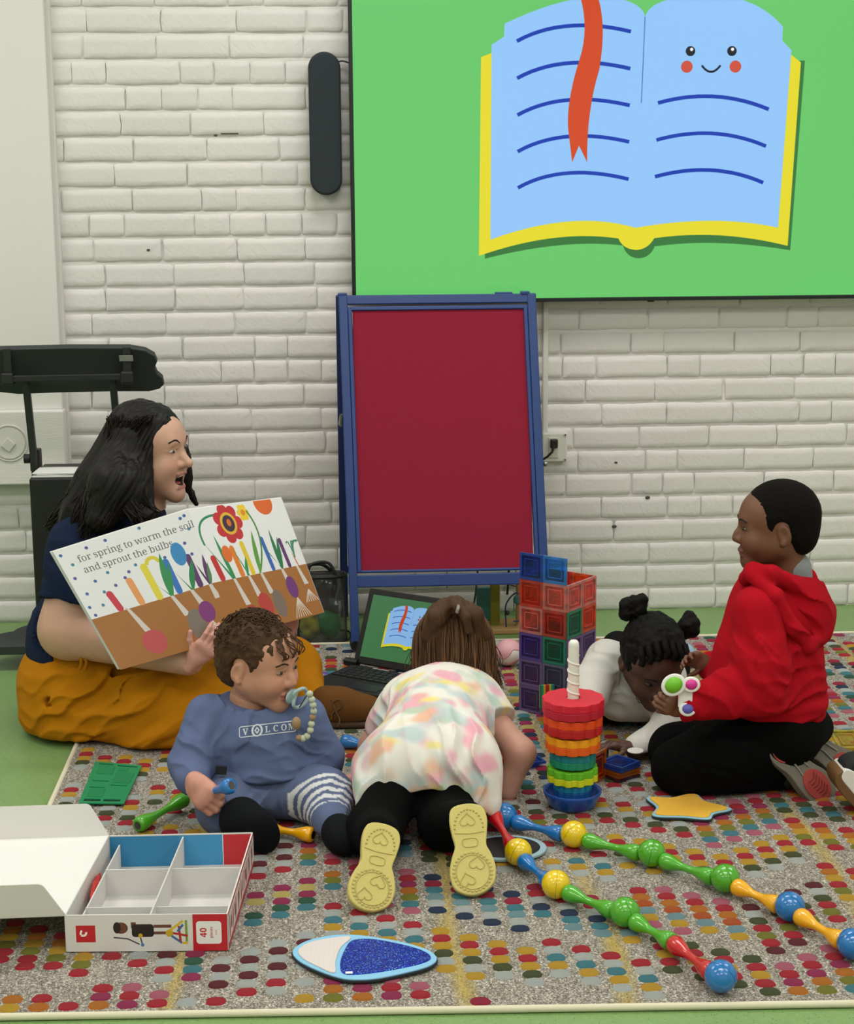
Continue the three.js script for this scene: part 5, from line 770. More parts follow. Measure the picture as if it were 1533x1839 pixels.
{
  const t = person('boy in a red hooded sweatshirt and black trousers kneeling at right', [0.95, 0, 1.52]), skin = srgb('#6e4632'), lip = srgb('#7a463c');
  const H = frame([0.9369, 0.5658, 1.52], [-1, -0.02, -0.12], [0.03, 1, 0], 0.82);
  const N = H.to([0, -0.13, -0.04]), sh = [0.9442, 0.3788, 1.52], hip = [0.9237, 0.1806, 1.53], shL = [0.8833, 0.4045, 1.615], elL = [0.8824, 0.2552, 1.665], wrL = [0.7416, 0.2258, 1.66], haL = [0.7032, 0.2195, 1.66], shR = [0.9497, 0.3594, 1.42], elR = [0.9031, 0.2013, 1.4], wrR = [0.8253, 0.2392, 1.44];
  const armL = uni(0.02, chain([[...shL, 0.04], [...elL, 0.034], [...wrL, 0.024]])), armR = uni(0.02, chain([[...shR, 0.04], [...elR, 0.032], [...wrR, 0.023]]));
  const skinF = uni(0.03, cone(N, [sh[0], sh[1] + 0.02, sh[2]], 0.038, 0.05), armL, armR);
  const gs = [placed(nets(headShape({ child: 1, neck: 0.046 }), [-0.11, -0.17, -0.13], [0.11, 0.14, 0.125], 0.0028, headColor(skin, lip, { child: 1 })), H), nets(skinF, ...bounds([N, sh, shL, elL, wrL, shR, elR, wrR], 0.07), 0.006, plainColor(skin))];
  gs.push(handGeom({ side: 1, curl: [0.75, 0.85, 0.9, 0.9], thumb: [0.5, 0.75, 0.5], thumbCurl: 0.1, fat: 1.05 }, frame(haL, [-0.15, 0.25, -1], [-0.9, 0.35, 0.1], 0.56), 0.0035, plainColor(skin)));
  gs.push(handGeom({ side: -1, curl: [0.6, 0.7, 0.7, 0.8], fat: 1.05 }, frame([0.7957, 0.2584, 1.46], [-0.2, -0.3, 1], [-0.8, 0.1, 0.2], 0.5), 0.0035, plainColor(skin)));
  part('body', joined(gs), vc(0.55), t);
  eyes(t, H, 0x1a100c, { small: 1, brow: 0x120c0a, white: 0x5a463a });
  const hairF = (() => { const a = cut(ell([0, 0.0345, -0.0175], [0.0835, 0.0925, 0.1015]), [0, 0.058, 0.098], [0, -0.085, 0.068], 0.012), b = cone([0, -0.02, -0.085], [0, -0.06, -0.062], 0.034, 0.03), u = uni(0.02, a, ell([0, -0.015, -0.06], [0.068, 0.06, 0.052])); return (x, y, z) => u(x, y, z) - 0.0009 * noise(x * 420, y * 420, z * 420); })();
  const hairG = sub(hairF, uni(0.005, ell([0.085, -0.004, -0.006], [0.02, 0.035, 0.026]), ell([-0.085, -0.004, -0.006], [0.02, 0.035, 0.026])), 0.006);
  part('hair', placed(nets(hairG, [-0.11, -0.11, -0.14], [0.11, 0.15, 0.12], 0.0025), H), phys('#0f0b09', 0.9, { specularIntensity: 0.25 }), t);
  // hoodie
  let ho = uni(0.06, ell([sh[0], sh[1] - 0.01, sh[2]], [0.095, 0.10, 0.115]), ell([mix(sh[0], hip[0], 0.5) - 0.008, mix(sh[1], hip[1], 0.55), hip[2]], [0.118, 0.115, 0.112]), ell([hip[0] + 0.004, hip[1] + 0.0, hip[2]], [0.128, 0.085, 0.118]), cone([N[0], N[1] - 0.02, N[2]], [sh[0], sh[1] + 0.03, sh[2]], 0.045, 0.075));
  const slL = uni(0.03, chain([[...shL, 0.058], [mix(shL[0], elL[0], 0.6), mix(shL[1], elL[1], 0.6), mix(shL[2], elL[2], 0.6), 0.055], [...elL, 0.05], [mix(elL[0], wrL[0], 0.55), mix(elL[1], wrL[1], 0.55), mix(elL[2], wrL[2], 0.55), 0.043], [...wrL, 0.036]])), slR = uni(0.03, chain([[...shR, 0.055], [...elR, 0.048], [...wrR, 0.033]]));
  ho = uni(0.028, ho, slL, slR);
  ho = creased(ho, [{ c: [0.8288, 0.2802, 1.7], r: 0.09, across: [0.6, 0.9, 0], freq: 34, amp: 0.013, seed: 3 }, { c: [0.8989, 0.3319, 1.7], r: 0.1, across: [1, 0.25, 0], freq: 26, amp: 0.009, seed: 5 }, { c: [0.9447, 0.2229, 1.62], r: 0.11, across: [-0.15, 1, 0], freq: 26, amp: 0.015, seed: 7 }, { c: [0.818, 0.2292, 1.55], r: 0.08, across: [0.8, 0.5, 0], freq: 30, amp: 0.006, seed: 11 }, { c: [0.7419, 0.232, 1.68], r: 0.05, across: [1, 0, 0], freq: 45, amp: 0.005, seed: 13 }, { c: [0.9712, 0.3018, 1.6], r: 0.1, across: [1, 0.1, -0.4], freq: 22, amp: 0.008, seed: 15 }]);
  ho = opening(ho, [N[0], N[1] - 0.02, N[2]], [-0.2, 1, 0], 0.07, 0.008);
  const hemY = hip[1] - 0.062; { const a = ho; ho = (x, y, z) => { const d = a(x, y, z); return smax(d, hemY + 0.10 * Math.max(0, x - hip[0] - 0.02) + 0.06 * Math.max(0, hip[0] - 0.06 - x) - y, 0.012); }; }
  { const d = V(wrL).sub(V(elL)).normalize(), e = [wrL[0] + d.x * 0.02, wrL[1] + d.y * 0.02, wrL[2] + d.z * 0.02], a = ho; ho = (x, y, z) => { const q = a(x, y, z); return Math.hypot(x - e[0], y - e[1], z - e[2]) < 0.09 ? smax(q, (x - e[0]) * d.x + (y - e[1]) * d.y + (z - e[2]) * d.z, 0.006) : q; }; }
  { const a = ho, y1 = hemY + 0.042; ho = (x, y, z) => { const d = a(x, y, z), q = y - y1 - 0.10 * Math.max(0, x - hip[0] - 0.02); return d + (d < 0.03 && x > wrL[0] + 0.05 ? 0.0045 * Math.exp(-q * q / 0.00002) : 0); }; }   // seam above the hem band
  const red = cloth('#ae0e1f', 0.92, 26, 0.0006);
  part('hoodie', nets(ho, ...bounds([N, sh, hip, shL, elL, wrL, shR, elR, wrR], 0.17), 0.0055), red, t);
  { const d = V(wrL).sub(V(elL)).normalize(), c0 = [wrL[0] + d.x * 0.008, wrL[1] + d.y * 0.008, wrL[2] + d.z * 0.008], c1 = [wrL[0] + d.x * 0.034, wrL[1] + d.y * 0.034, wrL[2] + d.z * 0.034]; let cf = cone([c0[0] - d.x * 0.03, c0[1] - d.y * 0.03, c0[2] - d.z * 0.03], [c1[0] + d.x * 0.03, c1[1] + d.y * 0.03, c1[2] + d.z * 0.03], 0.0385, 0.032); const u0 = cf; cf = (x, y, z) => u0(x, y, z) - 0.0009 * Math.sin(Math.atan2(z - c0[2], y - c0[1]) * 34); cf = cut(cut(cf, c1, d.toArray(), 0.006), c0, d.clone().negate().toArray(), 0.006); part('cuff', nets(cf, ...bounds([c0, c1], 0.06), 0.003), red, t); }
  // hood hanging down the back: an open bag with a thick rolled edge
  const hc = [0.9967, 0.4023, 1.52]; let hood = uni(0.04, ell([hc[0] - 0.008, hc[1] + 0.008, hc[2]], [0.066, 0.09, 0.108], [0, 0, 0.5]), ell([hc[0] + 0.012, hc[1] - 0.045, hc[2]], [0.045, 0.06, 0.075], [0, 0, 0.35]));
  hood = sub(hood, ell([N[0] + 0.0, N[1] + 0.03, N[2]], [0.062, 0.07, 0.062], [0, 0, 0.45]), 0.012); hood = sub(hood, cone([N[0] + 0.03, N[1] + 0.03, N[2]], [hc[0] + 0.01, hc[1] + 0.045, hc[2]], 0.035, 0.03), 0.02);
  const rim = uni(0.012, chain([[...[0.8691, 0.4611, 1.55], 0.016], [...[0.8765, 0.486, 1.585], 0.018], [...[0.909, 0.4864, 1.61], 0.017], [...[0.9584, 0.458, 1.605], 0.017], [...[1.0095, 0.4123, 1.585], 0.018], [...[1.0429, 0.3757, 1.54], 0.018], [...[1.0575, 0.3948, 1.47], 0.017], [...[1.0348, 0.4381, 1.44], 0.016], [...[0.9935, 0.4579, 1.43], 0.015]]), chain([[...[0.8706, 0.4801, 1.6], 0.015], [...[0.9087, 0.4456, 1.648], 0.014], [...[0.9484, 0.3793, 1.652], 0.014], [...[0.9878, 0.3341, 1.63], 0.015], [...[1.0254, 0.3438, 1.58], 0.017], [...[1.0527, 0.3852, 1.53], 0.018]]));
  hood = uni(0.016, hood, rim); hood = creased(hood, [{ c: [0.9621, 0.4041, 1.62], r: 0.1, across: [0.75, 0.6, 0], freq: 30, amp: 0.010, seed: 21 }]);
  part('hood', nets(hood, ...bounds([hc, N, [0.8691, 0.4611, 1.55]], 0.14), 0.005), red, t);
  part('undershirt', nets(cone([N[0] + 0.01, N[1] - 0.03, N[2]], [N[0] + 0.006, N[1] + 0.016, N[2]], 0.042, 0.0395), ...bounds([N], 0.08), 0.004), cloth('#8d9094', 0.9), t);
  // trousers
  const kL = [0.7245, 0.069, 1.6], kR = [0.7522, 0.0395, 1.43], anL = [0.9447, 0.0243, 1.6], anR = [1.0139, -0.0026, 1.46];
  let tr = uni(0.04, ell([hip[0] + 0.02, hip[1] - 0.05, hip[2]], [0.12, 0.075, 0.115]), chain([[...[0.9383, 0.1147, 1.59], 0.078], [...[0.8222, 0.0938, 1.6], 0.07], [...kL, 0.056]]), chain([[...[0.9731, 0.0893, 1.46], 0.075], [...kR, 0.055]]), chain([[kL[0] + 0.01, 0.05, kL[2], 0.046], [anL[0], 0.045, anL[2], 0.038]]), chain([[kR[0], 0.05, kR[2], 0.046], [anR[0], 0.05, anR[2], 0.036]]), ell([1.0324, 0.1138, 1.5], [0.05, 0.035, 0.05]));
  tr = creased(tr, [{ c: [0.796, 0.1176, 1.66], r: 0.1, across: [0.4, 1, 0], freq: 28, amp: 0.007, seed: 31 }, { c: [0.7228, 0.0687, 1.62], r: 0.07, across: [1, 0.3, 0], freq: 30, amp: 0.006, seed: 33 }]); tr = cut(tr, [0, RUGT + 0.001, 0], [0, -1, 0], 0.01);
  part('trousers', nets(tr, ...bounds([hip, kL, kR, anL, anR, [1.0321, 0.1202, 1.5]], 0.11), 0.006), cloth('#050506', 0.95), t);
  part('ankle', nets(cone([0.9351, 0.0531, 1.61], [0.9566, 0.0499, 1.62], 0.03, 0.03), ...bounds([[0.9385, 0.0529, 1.62]], 0.07), 0.005), std('#0c0a0a', 0.8), t);
  const hl = [0.9173, 0.1274, 1.655], to = [1.0189, 0.0138, 1.655]; sneaker(t, [hl[0], hl[1], hl[2]], [to[0] - 0.002, Math.max(to[1], 0.03), to[2]], [0.3, 0.42, 0.85], 0.178, ['#6f695e', '#0a0909', '#a03a34']);
  const h2 = [1.0095, 0.1053, 1.53], t2 = [1.1124, -0.0046, 1.53]; sneaker(t, h2, [t2[0], Math.max(t2[1], 0.03), t2[2]], [0.3, 0.42, 0.85], 0.178, ['#6f695e', '#0a0909', '#a03a34']);
  settle(t);
  // popping toy in his hands
  const P = [0.6913, 0.2746, 1.69], k = thing('pop_toy', 'white flower-shaped popping toy with green and pink domes in the boy\'s hand', 'toy', P);
  const petal = (r, c, x, y, tilt) => { const rim = part('petal', new THREE.LatheGeometry([[0, -0.003], [r, -0.003], [r + 0.004, 0], [r + 0.004, 0.003], [r, 0.005], [0, 0.004]].map((p) => new THREE.Vector2(...p)), 32).scale(1, 1, 0.86).rotateX(Math.PI / 2 - 0.25).rotateZ(tilt).translate(x, y, 0), std(0xe8e6e2, 0.45), k); part('dome', new THREE.SphereGeometry(r * 0.86, 28, 16, 0, Math.PI * 2, 0, Math.PI / 2).scale(1, 0.62, 0.84).translate(0, 0.004, 0).rotateX(Math.PI / 2 - 0.25).rotateZ(tilt).translate(x, y, 0), std(c, 0.4), rim); };
  petal(0.022, '#6cb81c', 0, 0, 0.5); petal(0.015, '#d0288c', 0.036, 0.0, 0); petal(0.014, '#5a58b0', 0.03, -0.052, 0);
  part('hub', rbox(0.03, 0.05, 0.008, 0.004, 0.026, -0.026, -0.004), std(0xe8e6e2, 0.45), k);
}

// ---------- toddler girl in the tie-dye top, seen from behind ----------
{
  const t = person('toddler in a pastel tie-dye top and yellow clogs crawling towards the laptop', [0.25, 0, 1.75]), skin = srgb('#c39080');
  const H = frame([0.2615, 0.2809, 1.37], [0.05, -0.45, -1], [0.0, 1, -0.4], 0.80);
  const hip = [0.1822, 0.1401, 1.74], sh = [0.2349, 0.1931, 1.5], N = H.to([0, -0.12, -0.03]);
  const shR = [0.3096, 0.1788, 1.5], elR = [0.3871, 0.1053, 1.6], wrR = [0.359, 0.0254, 1.61], shL = [0.141, 0.1829, 1.5], elL = [0.0798, 0.094, 1.5], wrL = [0.0537, 0.0027, 1.42], haL = [0.0402, 0.03, 1.5091];
  const torso = uni(0.07, ell([sh[0], sh[1], sh[2]], [0.088, 0.07, 0.075]), ell([mix(sh[0], hip[0], 0.5), mix(sh[1], hip[1], 0.5) + 0.012, mix(sh[2], hip[2], 0.5)], [0.09, 0.078, 0.1]), ell(hip, [0.105, 0.085, 0.09]));
  const skinF = uni(0.025, cone(N, sh, 0.04, 0.05), chain([[...shR, 0.034], [...elR, 0.028], [...wrR, 0.0225]]), chain([[...shL, 0.036], [...elL, 0.03], [...wrL, 0.023]]));
  const gs = [placed(nets(headShape({ child: 1, neck: 0.045 }), [-0.11, -0.17, -0.13], [0.11, 0.14, 0.125], 0.0035, headColor(skin, skin, { child: 1 })), H), nets(skinF, ...bounds([N, sh, shR, elR, wrR, shL, elL, wrL], 0.06), 0.0055, plainColor(skin))];
  gs.push(handGeom({ side: -1, curl: [0.5, 0.55, 0.6, 0.6], fat: 1.2 }, frame([0.3508, 0.0008, 1.61], [-0.2, -1, 0.1], [-0.45, -0.25, -0.6], 0.5), 0.0035, plainColor(srgb('#b87e6e'))), handGeom({ side: 1, curl: [0.25, 0.25, 0.3, 0.3], fat: 1.2 }, frame([haL[0], 0.026, haL[2]], [0, -1, 0.1], [-0.9, -0.1, -0.5], 0.5), 0.0035, plainColor(srgb('#c88a80'))));
  part('body', joined(gs), vc(0.5), t);
  // hair: loose brown bob with the top tied up
  const cap = uni(0.03, ell([0, 0.032, -0.024], [0.094, 0.096, 0.108]), ell([0, -0.03, -0.06], [0.1, 0.09, 0.068]), ell([0, -0.085, -0.06], [0.105, 0.05, 0.055]));
  const F = (p) => H.from(p);
  const base0 = cut(cap, [0, 0.07, 0.07], [0, -0.05, 0.095], 0.01);
  const tuft = uni(0.012, chain([[...F([0.2031, 0.3241, 1.44]), 0.022], [...F([0.2203, 0.369, 1.46]), 0.024], [...F([0.2537, 0.3955, 1.45]), 0.02], [...F([0.2739, 0.3828, 1.47]), 0.014]]), chain([[...F([0.3199, 0.3216, 1.44]), 0.022], [...F([0.2996, 0.3684, 1.45]), 0.026], [...F([0.2702, 0.3914, 1.44]), 0.02]]), chain([[...F([0.2643, 0.3929, 1.47]), 0.012], [...F([0.2799, 0.3742, 1.485]), 0.012], [...F([0.2874, 0.343, 1.48]), 0.011]]));
  let hb = uni(0.016, base0, tuft); hb = sub(hb, ell(F([0.251, 0.3771, 1.47]), [0.011, 0.016, 0.012]), 0.008);
  const hair = (x, y, z) => { const d = hb(x, y, z); if (d > 0.03 || d < -0.03) return d; return d - 0.0026 * noise(x * 170 + 2 * noise(x * 12, y * 14, 4), y * 9, z * 60) - 0.0028 * noise(x * 50, y * 6 + 3, z * 40); };
  const loose = [], hg = [placed(nets(hair, [-0.15, -0.19, -0.2], [0.15, 0.2, 0.14], 0.0035), H)], R = rngOf(15);
  for (let i = 0; i < 260; i++) { const a = -Math.PI / 2 + (R() - 0.5) * 3.4, r = 0.1, c = Math.cos(a), s = Math.sin(a), e = R(); (i % 3 ? hg : loose).push(placed(tube([[c * 0.05, 0.112 - 0.03 * R(), s * 0.06 - 0.02], [c * 0.1, 0.05, s * 0.108 - 0.024], [c * 0.11, -0.04, s * 0.1 - 0.04], [c * (0.1 + 0.035 * (e - 0.3)), -0.115 - 0.03 * R(), s * (0.08 + 0.02 * e) - 0.05]].map((p, k) => [p[0] + (k > 1 ? 0.006 * Math.sin(i * 7 + k * 2) : 0), p[1], p[2]]), 0.0013, 14, 4), H)); }
  for (let i = 0; i < 26; i++) { const s = R() < 0.5 ? -1 : 1, y = -0.09 * R(); hg.push(placed(tube([[s * 0.095, y + 0.02, -0.04], [s * (0.112 + 0.012 * R()), y - 0.01, -0.05], [s * (0.105 + 0.03 * R()), y - 0.04, -0.045], [s * (0.118 + 0.02 * R()), y - 0.055, -0.055]], 0.0009, 12, 4), H)); }
  part('hair', plain(hg), phys('#4a3220', 0.6, { specularIntensity: 0.4 }), t);
  part('loose_hair', plain(loose), phys('#6e4c30', 0.6, { specularIntensity: 0.4 }), t);
  part('hair_clip', tube([[0.2651, 0.3966, 1.475], [0.2627, 0.3936, 1.492], [0.2604, 0.3857, 1.49]], 0.004, 8, 6), std(0x8a8078, 0.4), t);
  const kL = [0.0682, 0.0269, 1.9], kR = [0.2084, 0.0377, 1.88], aL = [0.0843, 0.1012, 2.03], aR = [0.2373, 0.1179, 2];
  let lg = uni(0.03, ell([hip[0], hip[1] - 0.005, hip[2]], [0.085, 0.066, 0.07]), chain([[hip[0] - 0.05, hip[1] - 0.02, hip[2] + 0.02, 0.06], [kL[0] - 0.0, 0.06, kL[2], 0.05], [aL[0] - 0.012, aL[1], aL[2], 0.038]]), chain([[hip[0] + 0.05, hip[1] - 0.02, hip[2] + 0.02, 0.06], [kR[0], 0.058, kR[2], 0.046], [aR[0], aR[1], aR[2], 0.036]]));
  lg = cut(lg, [0, RUGT + 0.001, 0], [0, -1, 0], 0.01);
  // loose top
  const hemL = [0.0471, 0.0728, 1.8], hemR = [0.3179, 0.038, 1.8], hemC = [0.1846, 0.1244, 1.83];
  let outer = uni(0.06, grow(torso, 0.014), ell([hip[0] - 0.005, hip[1] + 0.0, hip[2] + 0.03], [0.135, 0.085, 0.075]), cone(shR, [mix(shR[0], elR[0], 0.4), mix(shR[1], elR[1], 0.4), mix(shR[2], elR[2], 0.4)], 0.05, 0.05), cone(shL, [mix(shL[0], elL[0], 0.5), mix(shL[1], elL[1], 0.5), mix(shL[2], elL[2], 0.5)], 0.05, 0.05), chain([[hip[0] - 0.09, hip[1] - 0.01, hip[2] + 0.02, 0.045], [hemL[0] + 0.03, hemL[1] + 0.03, hemL[2], 0.035]]), chain([[hip[0] + 0.085, hip[1] - 0.01, hip[2] + 0.02, 0.045], [hemR[0] - 0.03, hemR[1] + 0.03, hemR[2], 0.035]]));
  outer = creased(outer, [{ c: [0.2682, 0.1752, 1.82], r: 0.13, across: [1, 0.2, 0], freq: 24, amp: 0.013, seed: 41 }, { c: [0.102, 0.1522, 1.84], r: 0.12, across: [1, -0.2, 0], freq: 22, amp: 0.013, seed: 43 }, { c: [0.1462, 0.1997, 1.6], r: 0.1, across: [0.3, 1, 0.4], freq: 32, amp: 0.009, seed: 45 }, { c: [0.3062, 0.1893, 1.58], r: 0.06, across: [0.8, 0.6, 0], freq: 40, amp: 0.005, seed: 47 }]);
  outer = opening(outer, [N[0], N[1] - 0.012, N[2] + 0.01], [0, 0.75, -0.66], 0.075);
  { const d = V(elR).sub(V(shR)).normalize(), e = [mix(shR[0], elR[0], 0.42), mix(shR[1], elR[1], 0.42), mix(shR[2], elR[2], 0.42)], a = outer; outer = (x, y, z) => { const q = a(x, y, z); return x > 0.335 && Math.hypot(x - e[0], y - e[1], z - e[2]) < 0.085 ? smax(q, (x - e[0]) * d.x + (y - e[1]) * d.y + (z - e[2]) * d.z, 0.003) : q; }; }
  const hemPlane = (x, y, z) => { const u = x < hemC[0] ? (hemC[0] - x) / (hemC[0] - hemL[0]) : (x - hemC[0]) / (hemR[0] - hemC[0]); return mix(hemC[1], x < hemC[0] ? hemL[1] : hemR[1], Math.min(1.2, u) ** 1.5) - y; };
  const shell = (x, y, z) => smax(smin(outer(x, y, z), z < hip[2] + 0.1 ? lg(x, y, z) - 0.005 : 1, 0.02), hemPlane(x, y, z), 0.004);
  const pinks = [['#e8a0b4', 1.0, 0.1], ['#b4c8cc', 2.3, 0.1], ['#ecd878', 3.7, 0.3], ['#e8b090', 5.1, 0.38], ['#b2ccb4', 6.9, 0.2], ['#e6a4b8', 8.4, 0.2]].map(([c, s, q]) => [srgb(c), s, q]), white = srgb('#e6e2da');
  const dye = (x, y, z) => { let c = white; const w = 0.03 * noise(x * 18, y * 18, z * 18); for (const [p, s, q] of pinks) { const n = noise((x + w) * 22 + s * 7.3, (y + w) * 22 + s * 3.1, z * 22 + s) + 0.4 * noise(x * 40 + s, y * 40, z * 40); c = lerp3(c, p, sstep(q, q + 0.6, n) * 0.85); } const hb = Math.abs(hemPlane(x, y, z) + 0.006); if (hb < 0.006) c = lerp3(c, srgb('#e0a890'), 0.35 + 0.3 * noise(x * 30, 1, 2)); return c; };
  part('top', nets(shell, ...bounds([sh, hip, shR, shL, hemL, hemR], 0.13), 0.0045, dye), vc(0.9, { bumpMap: rep(weave, 30, 30), bumpScale: 0.0003 }), t);
  // leggings
  part('leggings', nets(lg, ...bounds([hip, kL, kR, aL, aR], 0.1), 0.0055), cloth('#050506', 0.95), t);
  // clogs with moulded soles
  const clog = (heelP, toeP, normal, w) => {
    const y = V(toeP).sub(V(heelP)), L = y.length(); y.normalize(); const z0 = V(normal).normalize(), x = y.clone().cross(z0).normalize(), z = x.clone().cross(y), m = new THREE.Matrix4().makeBasis(x, y, z).setPosition(...heelP), k = L;
    const pts = [[0.3, 0.02], [0.36, 0.14], [0.33, 0.32], [0.29, 0.46], [0.38, 0.6], [0.44, 0.76], [0.38, 0.92], [0.16, 1.0], [-0.12, 1.0], [-0.38, 0.9], [-0.45, 0.74], [-0.39, 0.58], [-0.3, 0.46], [-0.33, 0.32], [-0.36, 0.14], [-0.28, 0.02], [0, -0.02]].map(([a, b]) => new THREE.Vector3(a * w, b * k, 0));
    const shape = (s, c = 0.5 * k) => { const q = new THREE.Shape(); new THREE.CatmullRomCurve3(pts, true).getPoints(80).forEach((p, i) => { const v = [p.x * s, (p.y - c) * s + c]; i ? q.lineTo(...v) : q.moveTo(...v); }); return q; };
    const yel = std('#cdbd70', 0.7, { bumpMap: rep(fuzz, 20, 20), bumpScale: 0.0004 });
    const sh = part('clog', new THREE.ExtrudeGeometry(shape(0.97), { depth: 0.01, bevelEnabled: true, bevelSize: 0.003, bevelThickness: 0.004, bevelSegments: 4 }).translate(0, 0, -0.014).applyMatrix4(m), yel, t);
    const up = uni(0.02, ell([0, 0.74 * k, -0.02], [0.4 * w, 0.27 * k, 0.034]), ell([0, 0.2 * k, -0.022], [0.33 * w, 0.2 * k, 0.036]), ell([0, 0.45 * k, -0.02], [0.3 * w, 0.3 * k, 0.03]));
    part('upper', nets(cut(up, [0, 0, -0.008], [0, 0, 1], 0.003), [-w, -0.04, -0.08], [w, k + 0.06, 0.01], 0.0042).applyMatrix4(m), yel, sh);
    const line = (p, r = 0.0011, closed = false) => part('sole_moulding', tube(p.map(([a, b]) => [a * w, b * k, 0.0002]), r, Math.max(16, p.length * 5), 5, closed).applyMatrix4(m), yel, sh);
    const heart = (cx, cy, s, rot) => line(Array.from({ length: 22 }, (_, i) => { const a = i / 22 * Math.PI * 2, hx = 0.0625 * 16 * Math.sin(a) ** 3, hy = -0.0625 * (13 * Math.cos(a) - 5 * Math.cos(2 * a) - 2 * Math.cos(3 * a) - Math.cos(4 * a)); const c = Math.cos(rot), q = Math.sin(rot); return [cx + s * (hx * c - hy * q), cy + s * 0.55 * (hx * q + hy * c)]; }), 0.0013, true);
    heart(0.02, 0.17, 0.15, Math.PI); heart(-0.1, 0.66, 0.15, Math.PI - 0.2); heart(0.12, 0.84, 0.15, Math.PI + 0.2);
    line([[-0.3, 0.31], [0, 0.325], [0.3, 0.31]], 0.0012); line([[-0.14, 0.39], [0.14, 0.39], [0.15, 0.44], [0.13, 0.465], [-0.13, 0.465], [-0.15, 0.44]], 0.0012, true);
    line(Array.from({ length: 26 }, (_, i) => { const a = -Math.PI * 0.5 + i / 26 * Math.PI * 2; return [0.33 * Math.cos(a) - 0.005, 0.755 + 0.19 * Math.sin(a)]; }), 0.0012, true);
    for (let i = 0; i < 30; i++) { const a = i / 30 * Math.PI * 2, big = true; part('stitch', new THREE.SphereGeometry(0.0024, 6, 5).scale(1.3, 1, 0.6).translate(0.375 * w * Math.cos(a), (0.755 + 0.215 * Math.sin(a)) * k, 0.0002).applyMatrix4(m), yel, sh); }
    for (let i = 0; i < 15; i++) { const a = Math.PI + i / 14 * Math.PI; part('stitch', new THREE.SphereGeometry(0.0022, 6, 5).translate(0.285 * w * Math.cos(a), (0.26 + 0.21 * Math.sin(a)) * k, 0.0002).applyMatrix4(m), yel, sh); }
    return sh;
  };
  const cl = [0.0486, 0, 2.1748], cr = [0.2444, 0, 2.1245];
  clog([0.0831, 0.1405, 2.08], [cl[0], 0.022, cl[2] + 0.005], [0.12, 0.35, 1], 0.092);
  clog([0.2381, 0.1558, 2.03], [cr[0], 0.022, cr[2] + 0.002], [-0.05, 0.35, 1], 0.092);
  settle(t);
}

